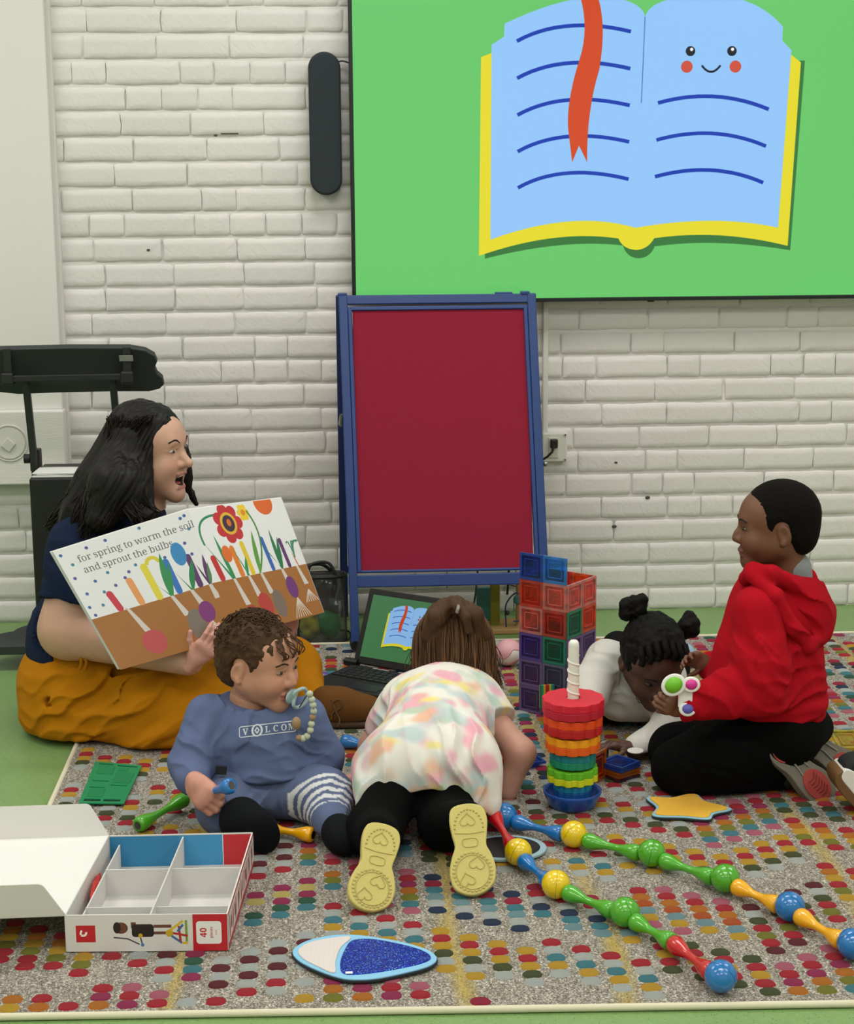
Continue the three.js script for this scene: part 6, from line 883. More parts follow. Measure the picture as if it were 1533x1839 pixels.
// ---------- baby in the blue tracksuit ----------
{
  const t = person('baby in a slate blue sweatsuit with a dummy sitting on the rug', [-0.16, 0, 1.68]), skin = srgb('#c08a72'), lip = srgb('#b06858');
  const H = frame([-0.1521, 0.3363, 1.68], [0.83, -0.10, 0.55], [0.05, 1, 0.04], 0.80);
  const hip = [-0.1465, 0.0434, 1.66], ch = [-0.1702, 0.1911, 1.66], N = H.to([0, -0.1, -0.03]);
  const shA = [-0.2632, 0.2296, 1.68], elA = [-0.2924, 0.1493, 1.73], wrA = [-0.2819, 0.1155, 1.78], shB = [-0.0644, 0.2211, 1.68], elB = [-0.0321, 0.1298, 1.66], wrB = [-0.0253, 0.0644, 1.62];
  const skinF = uni(0.02, cone(N, ch, 0.04, 0.05), chain([[...shA, 0.03], [...elA, 0.028], [...wrA, 0.022]]), chain([[...shB, 0.03], [...elB, 0.028], [...wrB, 0.022]]));
  const gs = [placed(nets(headShape({ child: 1, neck: 0.045 }), [-0.11, -0.17, -0.13], [0.11, 0.14, 0.125], 0.0028, headColor(skin, lip, { child: 1 })), H), nets(skinF, ...bounds([N, ch, shA, elA, wrA, shB, elB, wrB], 0.06), 0.006, plainColor(skin))];
  const hand = [-0.2673, 0.1239, 1.826];
  gs.push(handGeom({ side: -1, curl: [0.9, 0.95, 1.0, 1.0], thumb: [0.4, 0.8, 0.6], thumbCurl: 0.1, fat: 1.35, wrist: 0.04 }, frame(hand, [0.45, -0.3, -0.85], [0.5, -0.6, 0.6], 0.68), 0.0032, plainColor(srgb('#c68c7c'))));
  part('body', joined(gs), vc(0.5), t);
  eyes(t, H, 0x2a1c14, { small: 1, brow: 0x3a2818, white: 0x8a7466 });
  // curly hair: a cap with many small curls
  const R = rngOf(33), cap = cut(ell([0, 0.036, -0.022], [0.089, 0.096, 0.105]), [0, 0.062, 0.085], [0, -0.075, 0.08], 0.012), low = ell([0, -0.02, -0.066], [0.07, 0.055, 0.05]);
  const b = uni(0.03, cap, low), hair = (x, y, z) => { const d = b(x, y, z); if (d > 0.03 || d < -0.03) return d; const q = sstep(-0.03, 0.06, y); return d - (0.0055 * q + 0.001) * noise(x * 60, y * 60 + 2 * noise(x * 20, y * 20, 7), z * 60) - 0.002 * noise(x * 140, y * 140, z * 140); };
  const ear = sub(hair, uni(0.005, ell([0.085, -0.006, -0.006], [0.022, 0.04, 0.03]), ell([-0.085, -0.006, -0.006], [0.022, 0.04, 0.03])), 0.006);
  const hg = [placed(nets(ear, [-0.12, -0.12, -0.15], [0.12, 0.16, 0.13], 0.003), H)];
  for (let i = 0; i < 210; i++) {
    const a = R() * Math.PI * 2, e = 0.28 + R() * 1.2, d = [Math.cos(a) * Math.cos(e), Math.sin(e), Math.sin(a) * Math.cos(e)]; if (d[2] > 0.62 && d[1] < 0.55) continue;
    const p = [d[0] * 0.09, 0.036 + d[1] * 0.098, -0.022 + d[2] * 0.106], r = 0.005 + 0.005 * R(), n = V(d), u = new THREE.Vector3(R() - 0.5, R() - 0.5, R() - 0.5).cross(n).normalize(), v = n.clone().cross(u), tn = 1 + R() * 1.2, pts = [];
    for (let k = 0; k <= 10; k++) { const q = k / 10, f = q * tn * 6.283, l = (q - 0.3) * 0.016; pts.push([p[0] + u.x * Math.cos(f) * r + v.x * Math.sin(f) * r + n.x * l, p[1] + u.y * Math.cos(f) * r + v.y * Math.sin(f) * r + n.y * l - 0.006 * q, p[2] + u.z * Math.cos(f) * r + v.z * Math.sin(f) * r + n.z * l]); }
    hg.push(placed(tube(pts, 0.0014, 22, 4), H));
  }
  for (let i = 0; i < 16; i++) { const x = (R() - 0.5) * 0.1, pts = []; for (let k = 0; k <= 8; k++) { const q = k / 8; pts.push([x + 0.008 * Math.sin(q * 7 + i), 0.085 - q * 0.045, 0.07 + 0.03 * Math.sin(q * 2) - 0.3 * Math.abs(x) * 0.3]); } hg.push(placed(tube(pts, 0.002, 16, 4), H)); }
  part('hair', plain(hg), phys('#46301f', 0.6, { specularIntensity: 0.4 }), t);
  // sweatshirt
  const blue = cloth('#626e94', 0.93, 26, 0.0006);
  let sw = uni(0.05, ell([ch[0], ch[1] - 0.01, ch[2]], [0.098, 0.085, 0.085]), ell([mix(ch[0], hip[0], 0.6), mix(ch[1], hip[1], 0.62), mix(ch[2], hip[2], 0.6) + 0.012], [0.115, 0.09, 0.095]), cone([N[0], N[1] - 0.005, N[2]], ch, 0.05, 0.075));
  sw = uni(0.022, sw, chain([[...shA, 0.044], [...elA, 0.044], [...[-0.2873, 0.1313, 1.775], 0.037]]), chain([[...shB, 0.044], [...elB, 0.042], [...wrB, 0.034]]));
  sw = creased(sw, [{ c: [-0.1515, 0.1537, 1.76], r: 0.1, across: [-0.1, 1, 0], freq: 26, amp: 0.012, seed: 51 }, { c: [-0.2276, 0.2223, 1.75], r: 0.07, across: [1, -0.5, 0], freq: 34, amp: 0.009, seed: 53 }, { c: [-0.2881, 0.1842, 1.77], r: 0.06, across: [0.4, 1, 0], freq: 38, amp: 0.008, seed: 55 }, { c: [-0.062, 0.1913, 1.74], r: 0.07, across: [0.5, 1, 0], freq: 34, amp: 0.006, seed: 57 }]);
  sw = opening(sw, [N[0], N[1] - 0.006, N[2]], [0.2, 1, 0.1], 0.062, 0.005); { const a = sw, y0 = [-0.1529, 0.1091, 1.75][1]; sw = (x, y, z) => { const d = a(x, y, z); return x > -0.285 && x < -0.03 ? smax(d, y0 - y - 0.25 * Math.max(0, z < 1.62 ? 1.62 - z : 0), 0.012) : d; }; }
  const swG = nets(sw, ...bounds([ch, hip, shA, elA, wrA, shB, elB, wrB], 0.12), 0.0048);
  const shirt = part('sweatshirt', swG, blue, t);
  const lx = canvasTex(512, 128, (c) => { c.clearRect(0, 0, 512, 128); c.fillStyle = '#000'; c.fillRect(0, 0, 512, 128); c.strokeStyle = '#fff'; c.lineWidth = 7; c.beginPath(); c.roundRect(8, 22, 488, 84, 16); c.stroke(); c.fillStyle = '#fff'; c.textAlign = 'center'; c.font = 'bold 70px serif'; 'V LCOM'.split('').forEach((k, i) => c.fillText(k, [60, 0, 250, 320, 392, 460][i], 90)); c.beginPath(); c.arc(160, 64, 50, 0, 7); c.fill(); c.fillStyle = '#000'; c.beginPath(); c.ellipse(160, 64, 32, 40, 0, 0, 7); c.fill(); c.fillStyle = '#fff'; c.beginPath(); c.moveTo(160, 34); c.lineTo(184, 64); c.lineTo(160, 94); c.lineTo(136, 64); c.fill(); c.fillStyle = '#000'; c.beginPath(); c.moveTo(160, 46); c.lineTo(172, 72); c.lineTo(148, 72); c.fill(); }, false);
  const o = [-0.1306, 0.2704, 1.9], ru = [-0.0732, 0.2756, 1.9], lu = [-0.1921, 0.2642, 1.9], w = [ru[0] - lu[0], ru[1] - lu[1], ru[2] - lu[2]];
  part('chest_print', patch(sw, o, w, [0.0, 0.033, 0], [-0.045, -0.33, -1], 26, 8, 0.0012), std(0xd2d6de, 0.7, { alphaMap: lx, transparent: true, alphaTest: 0.4 }), shirt);
  part('care_label', rbox(0.022, 0.018, 0.003, 0.001).rotateZ(-0.1).translate(...[-0.2315, 0.1471, 1.778]), std(0x15161c, 0.7), shirt);
  // trousers
  const kA = [-0.2293, 0.0615, 1.765], anA = [-0.1997, 0.0202, 1.8], kB = [-0.0251, 0.0699, 1.74], anB = [-0.0025, 0.0357, 1.83];
  let tr = uni(0.035, ell([hip[0], 0.075, hip[2]], [0.115, 0.066, 0.095]), chain([[hip[0] - 0.055, 0.075, hip[2] + 0.03, 0.062], [kA[0] + 0.005, Math.max(kA[1], 0.066), kA[2], 0.054], [anA[0], 0.056, anA[2], 0.04]]), chain([[hip[0] + 0.06, 0.075, hip[2] + 0.03, 0.062], [kB[0], Math.max(kB[1], 0.064), kB[2], 0.052], [anB[0] - 0.01, 0.05, anB[2] - 0.005, 0.036]]));
  tr = creased(tr, [{ c: [-0.2143, 0.0859, 1.86], r: 0.08, across: [0.8, 0.6, 0.2], freq: 32, amp: 0.010, seed: 61 }, { c: [-0.0634, 0.0841, 1.8], r: 0.09, across: [0.7, -0.7, 0], freq: 30, amp: 0.007, seed: 63 }, { c: [-0.1526, 0.0791, 1.78], r: 0.06, across: [1, 0, 0], freq: 36, amp: 0.005, seed: 65 }]); tr = cut(tr, [0, RUGT + 0.001, 0], [0, -1, 0], 0.008);
  const blueC = srgb('#5e6a8e'), wht = srgb('#dcdde0'), la = V(kB), lb = V([anB[0] - 0.01, 0.05, anB[2] - 0.005]), ld = lb.clone().sub(la), LL = ld.length(); ld.normalize();
  const stripes = (x, y, z) => { const s = (x - la.x) * ld.x + (y - la.y) * ld.y + (z - la.z) * ld.z; if (x < kB[0] - 0.075 || s < LL * 0.08 || s > LL * 0.86) return blueC; const q = (s / LL - 0.08) / 0.78 * 4.2; return (q % 1) < 0.52 ? wht : blueC; };
  part('trousers', nets(tr, ...bounds([hip, kA, anA, kB, anB], 0.09), 0.0034, stripes), vc(0.93, { bumpMap: rep(weave, 26, 26), bumpScale: 0.0006 }), t);
  // soft dark shoes
  const shoeM = phys('#0e1014', 0.85, { specularIntensity: 0.3 }), so = phys('#0b0c10', 0.8, { specularIntensity: 0.3 });
  const fA = [-0.1702, 0.0279, 1.865], fB = [0.006, 0.0414, 1.88];
  const sA = uni(0.02, ell([fA[0] - 0.02, 0.062, fA[2] - 0.03], [0.045, 0.047, 0.045]), ell([fA[0] + 0.015, 0.052, fA[2] - 0.005], [0.036, 0.042, 0.03])), sB = uni(0.02, ell([fB[0] - 0.005, 0.046, fB[2] - 0.01], [0.036, 0.036, 0.042]), ell([fB[0] + 0.006, 0.042, fB[2] + 0.02], [0.034, 0.032, 0.036]));
  const A = part('shoe', nets(cut(sA, [0, RUGT + 0.001, 0], [0, -1, 0], 0.006), ...bounds([fA], 0.11), 0.004), shoeM, t), B = part('shoe', nets(cut(sB, [0, RUGT + 0.001, 0], [0, -1, 0], 0.006), ...bounds([fB], 0.1), 0.004), shoeM, t);
  part('sole', nets(cut(ell([fA[0] + 0.022, 0.054, fA[2] + 0.02], [0.034, 0.044, 0.013], [0, 0.25, 0.35]), [0, RUGT + 0.001, 0], [0, -1, 0], 0.004), ...bounds([fA], 0.09), 0.0035), so, A);
  part('ankle_trim', tube([[-0.0199, 0.05, 1.865], [-0.0152, 0.0679, 1.87], [-0.002, 0.0771, 1.865], [0.0133, 0.0743, 1.85]], 0.0022, 14, 6), std('#8fc060', 0.7), B);
  // dummy and its bead strap
  const m = H.to([0, -0.062, 0.096]), dz = V(H.to([0, -0.062, 0.16])).sub(V(m)).normalize(), out = (k, x = 0, y = 0) => H.to([x, -0.062 + y, 0.096 + k]);
  settle(t);
  const d = thing('baby_dummy', 'pale blue dummy with a looped handle in the baby\'s mouth', 'dummy', m), rel = (p) => [p[0] - m[0], p[1] - m[1], p[2] - m[2]];
  const pale = std('#9fb6b8', 0.4);
  const sg = new THREE.SphereGeometry(1, 24, 14).scale(0.026, 0.019, 0.006).translate(0, -0.062, 0.1).applyMatrix4(H.m).translate(-m[0], -m[1], -m[2]); part('shield', sg, pale, d);
  part('handle', tube([[-0.014, -0.058], [-0.018, -0.045], [0, -0.034], [0.018, -0.045], [0.018, -0.075], [0, -0.088], [-0.018, -0.075]].map(([x, y], i) => rel(H.to([x, y, 0.118 + (i > 1 && i < 5 ? 0.012 : 0)]))), 0.0038, 40, 8, true), pale, d);
  const c = thing('dummy_clip', 'string of pale beads with a wooden bead hanging from the baby\'s dummy', 'bead strap', m), bead = std('#b9bfa8', 0.5), wood = std('#9a7c5c', 0.7);
  const path = [[-0.0525, 0.3043, 1.79], [-0.0484, 0.2928, 1.79], [-0.0464, 0.2813, 1.79], [-0.0456, 0.2671, 1.785], [-0.0481, 0.2545, 1.785], [-0.0506, 0.2408, 1.785], [-0.053, 0.2282, 1.785], [-0.0599, 0.2157, 1.785], [-0.0677, 0.2113, 1.785], [-0.0753, 0.2126, 1.785]];
  path.forEach((p, i) => part('bead', new THREE.SphereGeometry(0.0068, 14, 10).translate(...rel(p)), i % 5 === 4 ? wood : bead, c));
  part('wooden_bead', new THREE.SphereGeometry(0.0105, 16, 12).scale(0.9, 1.25, 0.9).translate(...rel([-0.0802, 0.2427, 1.785])), wood, c);
  part('cord', tube([H.to([0, -0.085, 0.125]), ...path, [-0.0784, 0.2231, 1.785], [-0.0802, 0.2416, 1.785]].map(rel), 0.0014, 40, 5), std(0x55504a, 0.8), c);
  // rod in the hand
  rod([-0.2796, 0.1063, 1.815], [-0.2056, 0.1479, 1.868], 'blue', 'blue toy rod gripped in the baby\'s fist');
}

// ---------- girl in the white sweatshirt, leaning forward ----------
{
  const t = person('girl in a white sweatshirt with black hair puffs leaning over the tiles', [0.68, 0, 1.12]), skin = srgb('#54352a'), lip = srgb('#5e3834');
  const H = frame([0.7291, 0.2002, 1.27], [0.10, -0.50, 0.86], [0.05, 0.88, 0.42], 0.86);
  const N = H.to([0, -0.1, -0.05]), ch = [0.6998, 0.1091, 1.12], hip = [0.7792, -0.0452, 0.86], shA = [0.6418, 0.1716, 1.14], elA = [0.5825, 0.1436, 1.27], wrA = [0.5511, 0.1062, 1.38], shB = [0.7839, 0.1299, 1.15], elB = [0.7691, 0.0481, 1.3], wrB = [0.6674, 0.034, 1.4], haB = [0.6255, 0.0255, 1.41];
  const skinF = uni(0.025, cone(N, ch, 0.042, 0.05), chain([[...shA, 0.032], [...elA, 0.028], [...wrA, 0.022]]), chain([[...shB, 0.032], [...elB, 0.03], [...wrB, 0.022]]));
  const gs = [placed(nets(headShape({ child: 1, neck: 0.045 }), [-0.11, -0.17, -0.13], [0.11, 0.14, 0.125], 0.0028, headColor(skin, lip, { child: 1 })), H), nets(skinF, ...bounds([N, ch, shA, elA, wrA, shB, elB, wrB], 0.06), 0.006, plainColor(skin))];
  gs.push(handGeom({ side: 1, curl: [0.35, 0.4, 0.4, 0.45], fat: 1.1, spread: 0.12 }, frame([haB[0], 0.05, haB[2]], [-0.15, -1, 0.25], [-0.85, -0.25, 0.35], 0.56), 0.0032, plainColor(skin)));
  part('body', joined(gs), vc(0.55), t);
  eyes(t, H, 0x140c0a, { small: 1, brow: 0x0e0a08, white: 0x40302a });
  const black = phys('#0b0808', 0.7, { specularIntensity: 0.35 }), cap = cut(ell([0, 0.036, -0.02], [0.087, 0.094, 0.104]), [0, 0.078, 0.078], [0, -0.06, 0.095], 0.01), low = ell([0, -0.02, -0.066], [0.07, 0.055, 0.05]);
  let hb = uni(0.02, cap, low); hb = sub(hb, uni(0.001, cone([0.0, 0.14, 0.02], [0.004, 0.105, 0.075], 0.006), cone([-0.085, 0.075, 0.06], [0, 0.118, 0.06], 0.004), cone([0.0, 0.118, 0.06], [0.075, 0.085, 0.05], 0.004)), 0.004);
  const twist = (x, y, z) => { const d = hb(x, y, z); if (d > 0.03 || d < -0.03) return d; return d - 0.003 * noise(x * 110, y * 60, z * 60) - 0.0022 * noise(x * 45, y * 90, z * 120); };
  const hg = [placed(nets(twist, [-0.12, -0.12, -0.15], [0.12, 0.16, 0.14], 0.003), H)];
  part('hair', plain(hg), black, t);
  const puff = (pts, k) => { const f = uni(0.008, pts.map(([p, r]) => ell(p, [r, r, r]))); const g = (x, y, z) => f(x, y, z) - 0.0022 * noise(x * 130, y * 130, z * 130); part('hair_puff', nets(g, ...bounds(pts.map((p) => p[0]), 0.045), 0.0032), black, t); };
  puff([[[0.6687, 0.3128, 1.25], 0.018], [[0.6851, 0.3388, 1.25], 0.017], [[0.7044, 0.3437, 1.25], 0.016], [[0.6658, 0.3353, 1.25], 0.014], [[0.697, 0.3227, 1.25], 0.02]]);
  puff([[[0.8114, 0.2779, 1.24], 0.022], [[0.826, 0.2669, 1.24], 0.018], [[0.8295, 0.2855, 1.24], 0.014], [[0.8196, 0.2964, 1.23], 0.016], [[0.804, 0.2594, 1.24], 0.016]]);
  for (let i = 0; i < 7; i++) { const x = -0.06 + i * 0.02; part('hair_twist', placed(tube([[x, 0.124 - Math.abs(x) * 0.4, 0.036], [x * 1.03, 0.115 - Math.abs(x) * 0.4, 0.056], [x * 1.05 + 0.004, 0.104 - Math.abs(x) * 0.42, 0.068], [x * 1.05, 0.093 - Math.abs(x) * 0.42, 0.073]], 0.0095, 14, 7), H), black, t); }
  let sw = uni(0.05, ell([ch[0], ch[1] + 0.0, ch[2]], [0.105, 0.09, 0.09]), ell([mix(ch[0], hip[0], 0.5), mix(ch[1], hip[1], 0.5), mix(ch[2], hip[2], 0.5)], [0.105, 0.09, 0.12]), ell([[0.7135, 0.0455, 1.14][0], 0.09, 1.14], [0.1, 0.07, 0.09]), cone(N, ch, 0.05, 0.08));
  sw = uni(0.024, sw, chain([[...shA, 0.05], [...elA, 0.046], [...wrA, 0.034]]), chain([[...shB, 0.05], [...elB, 0.045], [mix(elB[0], wrB[0], 0.9), mix(elB[1], wrB[1], 0.9), mix(elB[2], wrB[2], 0.9), 0.034]]));
  sw = creased(sw, [{ c: [0.6089, 0.1675, 1.24], r: 0.08, across: [0.4, 1, 0], freq: 34, amp: 0.008, seed: 71 }, { c: [0.7212, 0.0626, 1.38], r: 0.07, across: [1, 0.4, 0], freq: 34, amp: 0.006, seed: 73 }, { c: [0.6557, 0.0855, 1.24], r: 0.08, across: [0.7, 0.7, 0], freq: 24, amp: 0.006, seed: 75 }]);
  sw = opening(sw, [N[0], N[1] - 0.002, N[2] + 0.004], [0.1, 0.75, 0.66], 0.065); sw = cut(sw, [0, 0.032, 0], [0, -1, 0], 0.01);
  const shirt = part('sweatshirt', nets(sw, ...bounds([ch, hip, shA, elA, wrA, shB, elB, wrB], 0.13), 0.005), cloth('#d2cec8', 0.93, 26, 0.0006), t);
  const sq = canvasTex(128, 128, (c) => { c.fillStyle = '#000'; c.fillRect(0, 0, 128, 128); c.strokeStyle = '#fff'; c.lineWidth = 6; c.beginPath(); c.ellipse(40, 42, 20, 34, 0.4, 0, 7); c.stroke(); c.beginPath(); c.ellipse(78, 70, 18, 30, 0.3, 0, 7); c.stroke(); c.beginPath(); c.moveTo(30, 80); c.quadraticCurveTo(50, 120, 70, 100); c.stroke(); }, false);
  part('line_print', patch(sw, [0.6879, 0.141, 1.36], [0.034, 0, 0], [0, 0.036, 0], [0.18, -0.29, -1], 8, 8, 0.001), std(0x2a2c34, 0.8, { alphaMap: sq, transparent: true, alphaTest: 0.4 }), shirt);
  let tr = uni(0.05, ell([hip[0], 0.07, hip[2]], [0.11, 0.06, 0.1]), ell([[0.6639, -0.0227, 1.12][0], 0.045, 1.10], [0.12, 0.034, 0.09]), chain([[hip[0] - 0.05, 0.06, hip[2], 0.055], [hip[0] - 0.02, 0.055, hip[2] - 0.24, 0.045]]), chain([[hip[0] + 0.06, 0.06, hip[2], 0.055], [hip[0] + 0.1, 0.055, hip[2] - 0.24, 0.045]])); tr = cut(tr, [0, RUGT + 0.001, 0], [0, -1, 0], 0.008);
  part('trousers', nets(tr, [0.45, 0, 0.5], [1.05, 0.2, 1.3], 0.007), cloth('#0b0b0c', 0.9), t);
  settle(t);
}

// ---------- laptop ----------
{
  const o = [0.046, RUGT, 0.628], yaw = -Math.atan2(0.098, 0.136), t = thing('laptop', 'open black laptop on the rug mirroring the book slide', 'laptop', o); t.rotation.y = yaw;
  const W = 0.31, D = 0.2, black = std(0x0e0f10, 0.5), lean = -0.42, Hs = 0.205;
  part('base', rbox(W, 0.018, D, 0.004, W / 2, 0.009, D / 2 + 0.005), black, t);
  const kb = new THREE.Group(); 
  for (let r = 0; r < 5; r++) for (let c = 0; c < 13; c++) part('key', rbox(0.018, 0.003, 0.015, 0.001, 0.022 + c * 0.0213 + (r % 2) * 0.003, 0.0195, 0.03 + r * 0.019), std(0x191a1c, 0.55), t);
  part('touchpad', rbox(0.09, 0.001, 0.05, 0.0004, W / 2, 0.0185, 0.165), std(0x1a1b1d, 0.35), t);
  part('trim_strip', plain([rbox(0.05, 0.002, 0.004, 0.0008, 0.1, 0.0195, 0.016), rbox(0.03, 0.002, 0.004, 0.0008, 0.17, 0.0195, 0.016)]), std(0xa8a8aa, 0.35), t);
  part('hinge', plain([new THREE.CylinderGeometry(0.011, 0.011, 0.04, 16).rotateZ(Math.PI / 2).translate(-0.004, 0.02, 0.0), new THREE.CylinderGeometry(0.011, 0.011, 0.04, 16).rotateZ(Math.PI / 2).translate(W - 0.03, 0.02, 0)]), std(0x08080a, 0.4), t);
  const up = (g) => g.rotateX(lean).translate(0, 0.02, 0.0);
  const lid = part('lid', up(rbox(W, Hs, 0.009, 0.003, W / 2, Hs / 2, -0.004)), black, t);
  const tex = canvasTex(1024, 620, (c) => { c.fillStyle = '#2c5e3c'; c.fillRect(0, 0, 1024, 620); const s = 0.97; c.setTransform(s, 0, 0, s, -635 * s, 60 * s); drawSlide(c, '#46804f'); c.setTransform(1, 0, 0, 1, 0, 0); });
  part('screen', up(new THREE.PlaneGeometry(W - 0.034, Hs - 0.036).translate(W / 2, Hs / 2 + 0.002, 0.0012)), std(0x030303, 0.3, { emissive: 0xffffff, emissiveMap: tex, emissiveIntensity: 0.72 }), lid);
  const l = new THREE.RectAreaLight(new THREE.Color(0.4, 0.7, 0.5), 0.06, W - 0.034, Hs - 0.036); l.position.set(W / 2, 0.02 + Hs / 2 * Math.cos(lean), Hs / 2 * Math.sin(lean) + 0.012); l.rotation.set(lean, Math.PI, 0); t.add(l);
  const c = solo('laptop_cable', tube([[0.33, 0.05, 0.62], [0.36, 0.06, 0.5], [0.4, 0.12, 0.3], [0.43, 0.2, 0.12], [0.46, 0.24, 0.04]], 0.003, 40, 6), std(0x0c0c0c, 0.5), 'thin black cable running from the laptop up behind the easel', 'cable');
}
// ---------- see-through bag beside the easel ----------
{
  const p = [-0.0324, 0, 0.2837], t = thing('clear_bag', 'clear plastic carry bag with black trim and bright contents beside the easel', 'bag', [p[0] - 0.005, 0, p[2] - 0.02]);
  const w = 0.068, d = 0.055, h = 0.185;
  const film = phys(0xc4c8c4, 0.12, { transmission: 0.94, thickness: 0, ior: 1.4 });
  const bag = (() => { const g = new THREE.BoxGeometry(2 * w, h, 2 * d, 10, 12, 8), q = g.attributes.position; for (let i = 0; i < q.count; i++) { const y = q.getY(i) / h + 0.5, k = mix(1, 0.5, y * y), n = 0.006 * noise(q.getX(i) * 40, q.getY(i) * 30, q.getZ(i) * 40); q.setXYZ(i, q.getX(i) * mix(1, 0.92, y) + n, q.getY(i) + h / 2 + 0.006, q.getZ(i) * k + n); } g.computeVertexNormals(); return g; })();
  part('film', bag, film, t);
  const blk = std(0x0c0c0d, 0.5), e = [[-w, -d], [w, -d], [w, d], [-w, d]];
  part('piping', plain([...e.map(([x, z]) => tube([[x, 0.008, z], [x * 0.98, 0.1, z * 0.86], [x * 0.92, h, z * 0.5]], 0.0032, 14, 6)), tube([...e, e[0]].map(([x, z]) => [x, 0.008, z]), 0.003, 30, 6), tube([...e, e[0]].map(([x, z]) => [x * 0.92, h + 0.004, z * 0.5]), 0.004, 30, 6)]), blk, t);
  part('zip_top', rbox(1.9 * w, 0.08, 0.05, 0.012, 0, h - 0.03, 0), blk, t);
  part('handle', plain([tube([[-0.04, h, 0.02], [-0.03, h + 0.035, 0.015], [0.02, h + 0.04, 0.01], [0.045, h, 0.02]], 0.005, 24, 6), tube([[-0.05, h, -0.02], [-0.06, h + 0.02, -0.01], [0.0, h + 0.03, -0.02], [0.04, h, -0.02]], 0.005, 24, 6)]), blk, t);
  const lump = (c, r, s) => { const f = ell(c, r), n = (x, y, z) => f(x, y, z) - 0.008 * noise(x * 50 + s, y * 50, z * 50); return nets(n, [c[0] - r[0] - 0.02, c[1] - r[1] - 0.02, c[2] - r[2] - 0.02], [c[0] + r[0] + 0.02, c[1] + r[1] + 0.02, c[2] + r[2] + 0.02], 0.006); };
  const B = t.position;
  [[[-0.03, 0.04, 0.008], [0.034, 0.036, 0.04], '#b0a81c', 'crumpled olive yellow scarf'], [[0.018, 0.05, 0.012], [0.034, 0.04, 0.04], '#1c8a3c', 'crumpled green scarf'], [[-0.012, 0.105, 0.0], [0.04, 0.03, 0.03], '#3a2850', 'crumpled dark purple scarf'], [[0.032, 0.1, 0.006], [0.02, 0.03, 0.022], '#20304a', 'crumpled navy scarf']].forEach(([c, r, k, lb], i) => solo('play_scarf', lump(c, r, i * 7), std(k, 0.6), lb + ' inside the clear plastic bag', 'scarf', [B.x, B.y, B.z], 'scarves in the clear bag'));
}
// ---------- wooden bead maze behind the easel ----------
{
  const p = [0.4963, 0, 0.2288], t = thing('bead_maze', 'wooden activity toy with beads and wires behind the easel', 'bead maze', [p[0], 0, p[2] - 0.05]), wood = std('#b08c58', 0.6);
  part('base', rbox(0.15, 0.016, 0.13, 0.004, 0.0, 0.008, 0.02), wood, t);
  part('post', bar([0.035, 0.012, 0.05], [0.035, 0.16, 0.05], 0.006), wood, t);
  part('side_panel', rbox(0.028, 0.15, 0.02, 0.003, -0.03, 0.088, 0.03), std('#7a7a1c', 0.5), t);
  part('back_panel', rbox(0.05, 0.1, 0.012, 0.003, -0.055, 0.066, -0.02), std('#3d7a74', 0.5), t);
  part('wire', tube([[0.0, 0.016, 0.06], [0.0, 0.09, 0.07], [0.03, 0.12, 0.07], [0.06, 0.08, 0.065], [0.055, 0.04, 0.06], [0.02, 0.035, 0.07]], 0.0022, 50, 6), std('#2a3a6a', 0.4), t);
  part('wire', tube([[0.012, 0.14, 0.05], [0.035, 0.15, 0.07], [0.06, 0.14, 0.05], [0.035, 0.13, 0.03]], 0.002, 40, 6, true), std('#7a2a3a', 0.4), t);
  for (const [x, y, z, r, c] of [[0.036, 0.095, 0.052, 0.015, '#4f8a86'], [0.055, 0.128, 0.05, 0.014, '#b89018'], [0.058, 0.07, 0.062, 0.012, '#1a1a1e'], [0.06, 0.05, 0.05, 0.014, '#1e1c22'], [0.002, 0.06, 0.066, 0.007, '#202020']]) part('bead', new THREE.SphereGeometry(r, 16, 12).translate(x, y, z), std(c, 0.45), t);
}
// ---------- pink and white ball ----------
{
  const p = [0.4631, 0, 0.6396], r = 0.036, t = thing('soft_ball', 'small pink and white ball beside the tile tower', 'ball', [p[0], r + RUGT, p[2] - 0.02]); t.rotation.set(0.3, 0.5, 0.2);
  const g = new THREE.SphereGeometry(r, 40, 30), q = g.attributes.position, C = [], wh = srgb('#e0dcd8'), pk = srgb('#d8a0a8'); for (let i = 0; i < q.count; i++) { const x = q.getX(i) / r, y = q.getY(i) / r, z = q.getZ(i) / r; C.push(...(Math.abs(y + 0.25 * Math.sin(3 * Math.atan2(z, x))) > 0.42 ? pk : wh)); } g.setAttribute('color', new THREE.Float32BufferAttribute(C, 3));
  part('cover', g, vc(0.5), t); for (const s of [-1, 1]) part('seam', tube(Array.from({ length: 40 }, (_, i) => { const a = i / 40 * Math.PI * 2, y = s * 0.42 - 0.25 * Math.sin(3 * a), k = Math.sqrt(1 - y * y); return [Math.cos(a) * k * r, y * r, Math.sin(a) * k * r]; }), 0.0012, 120, 5, true), std('#c07880', 0.6), t);
}
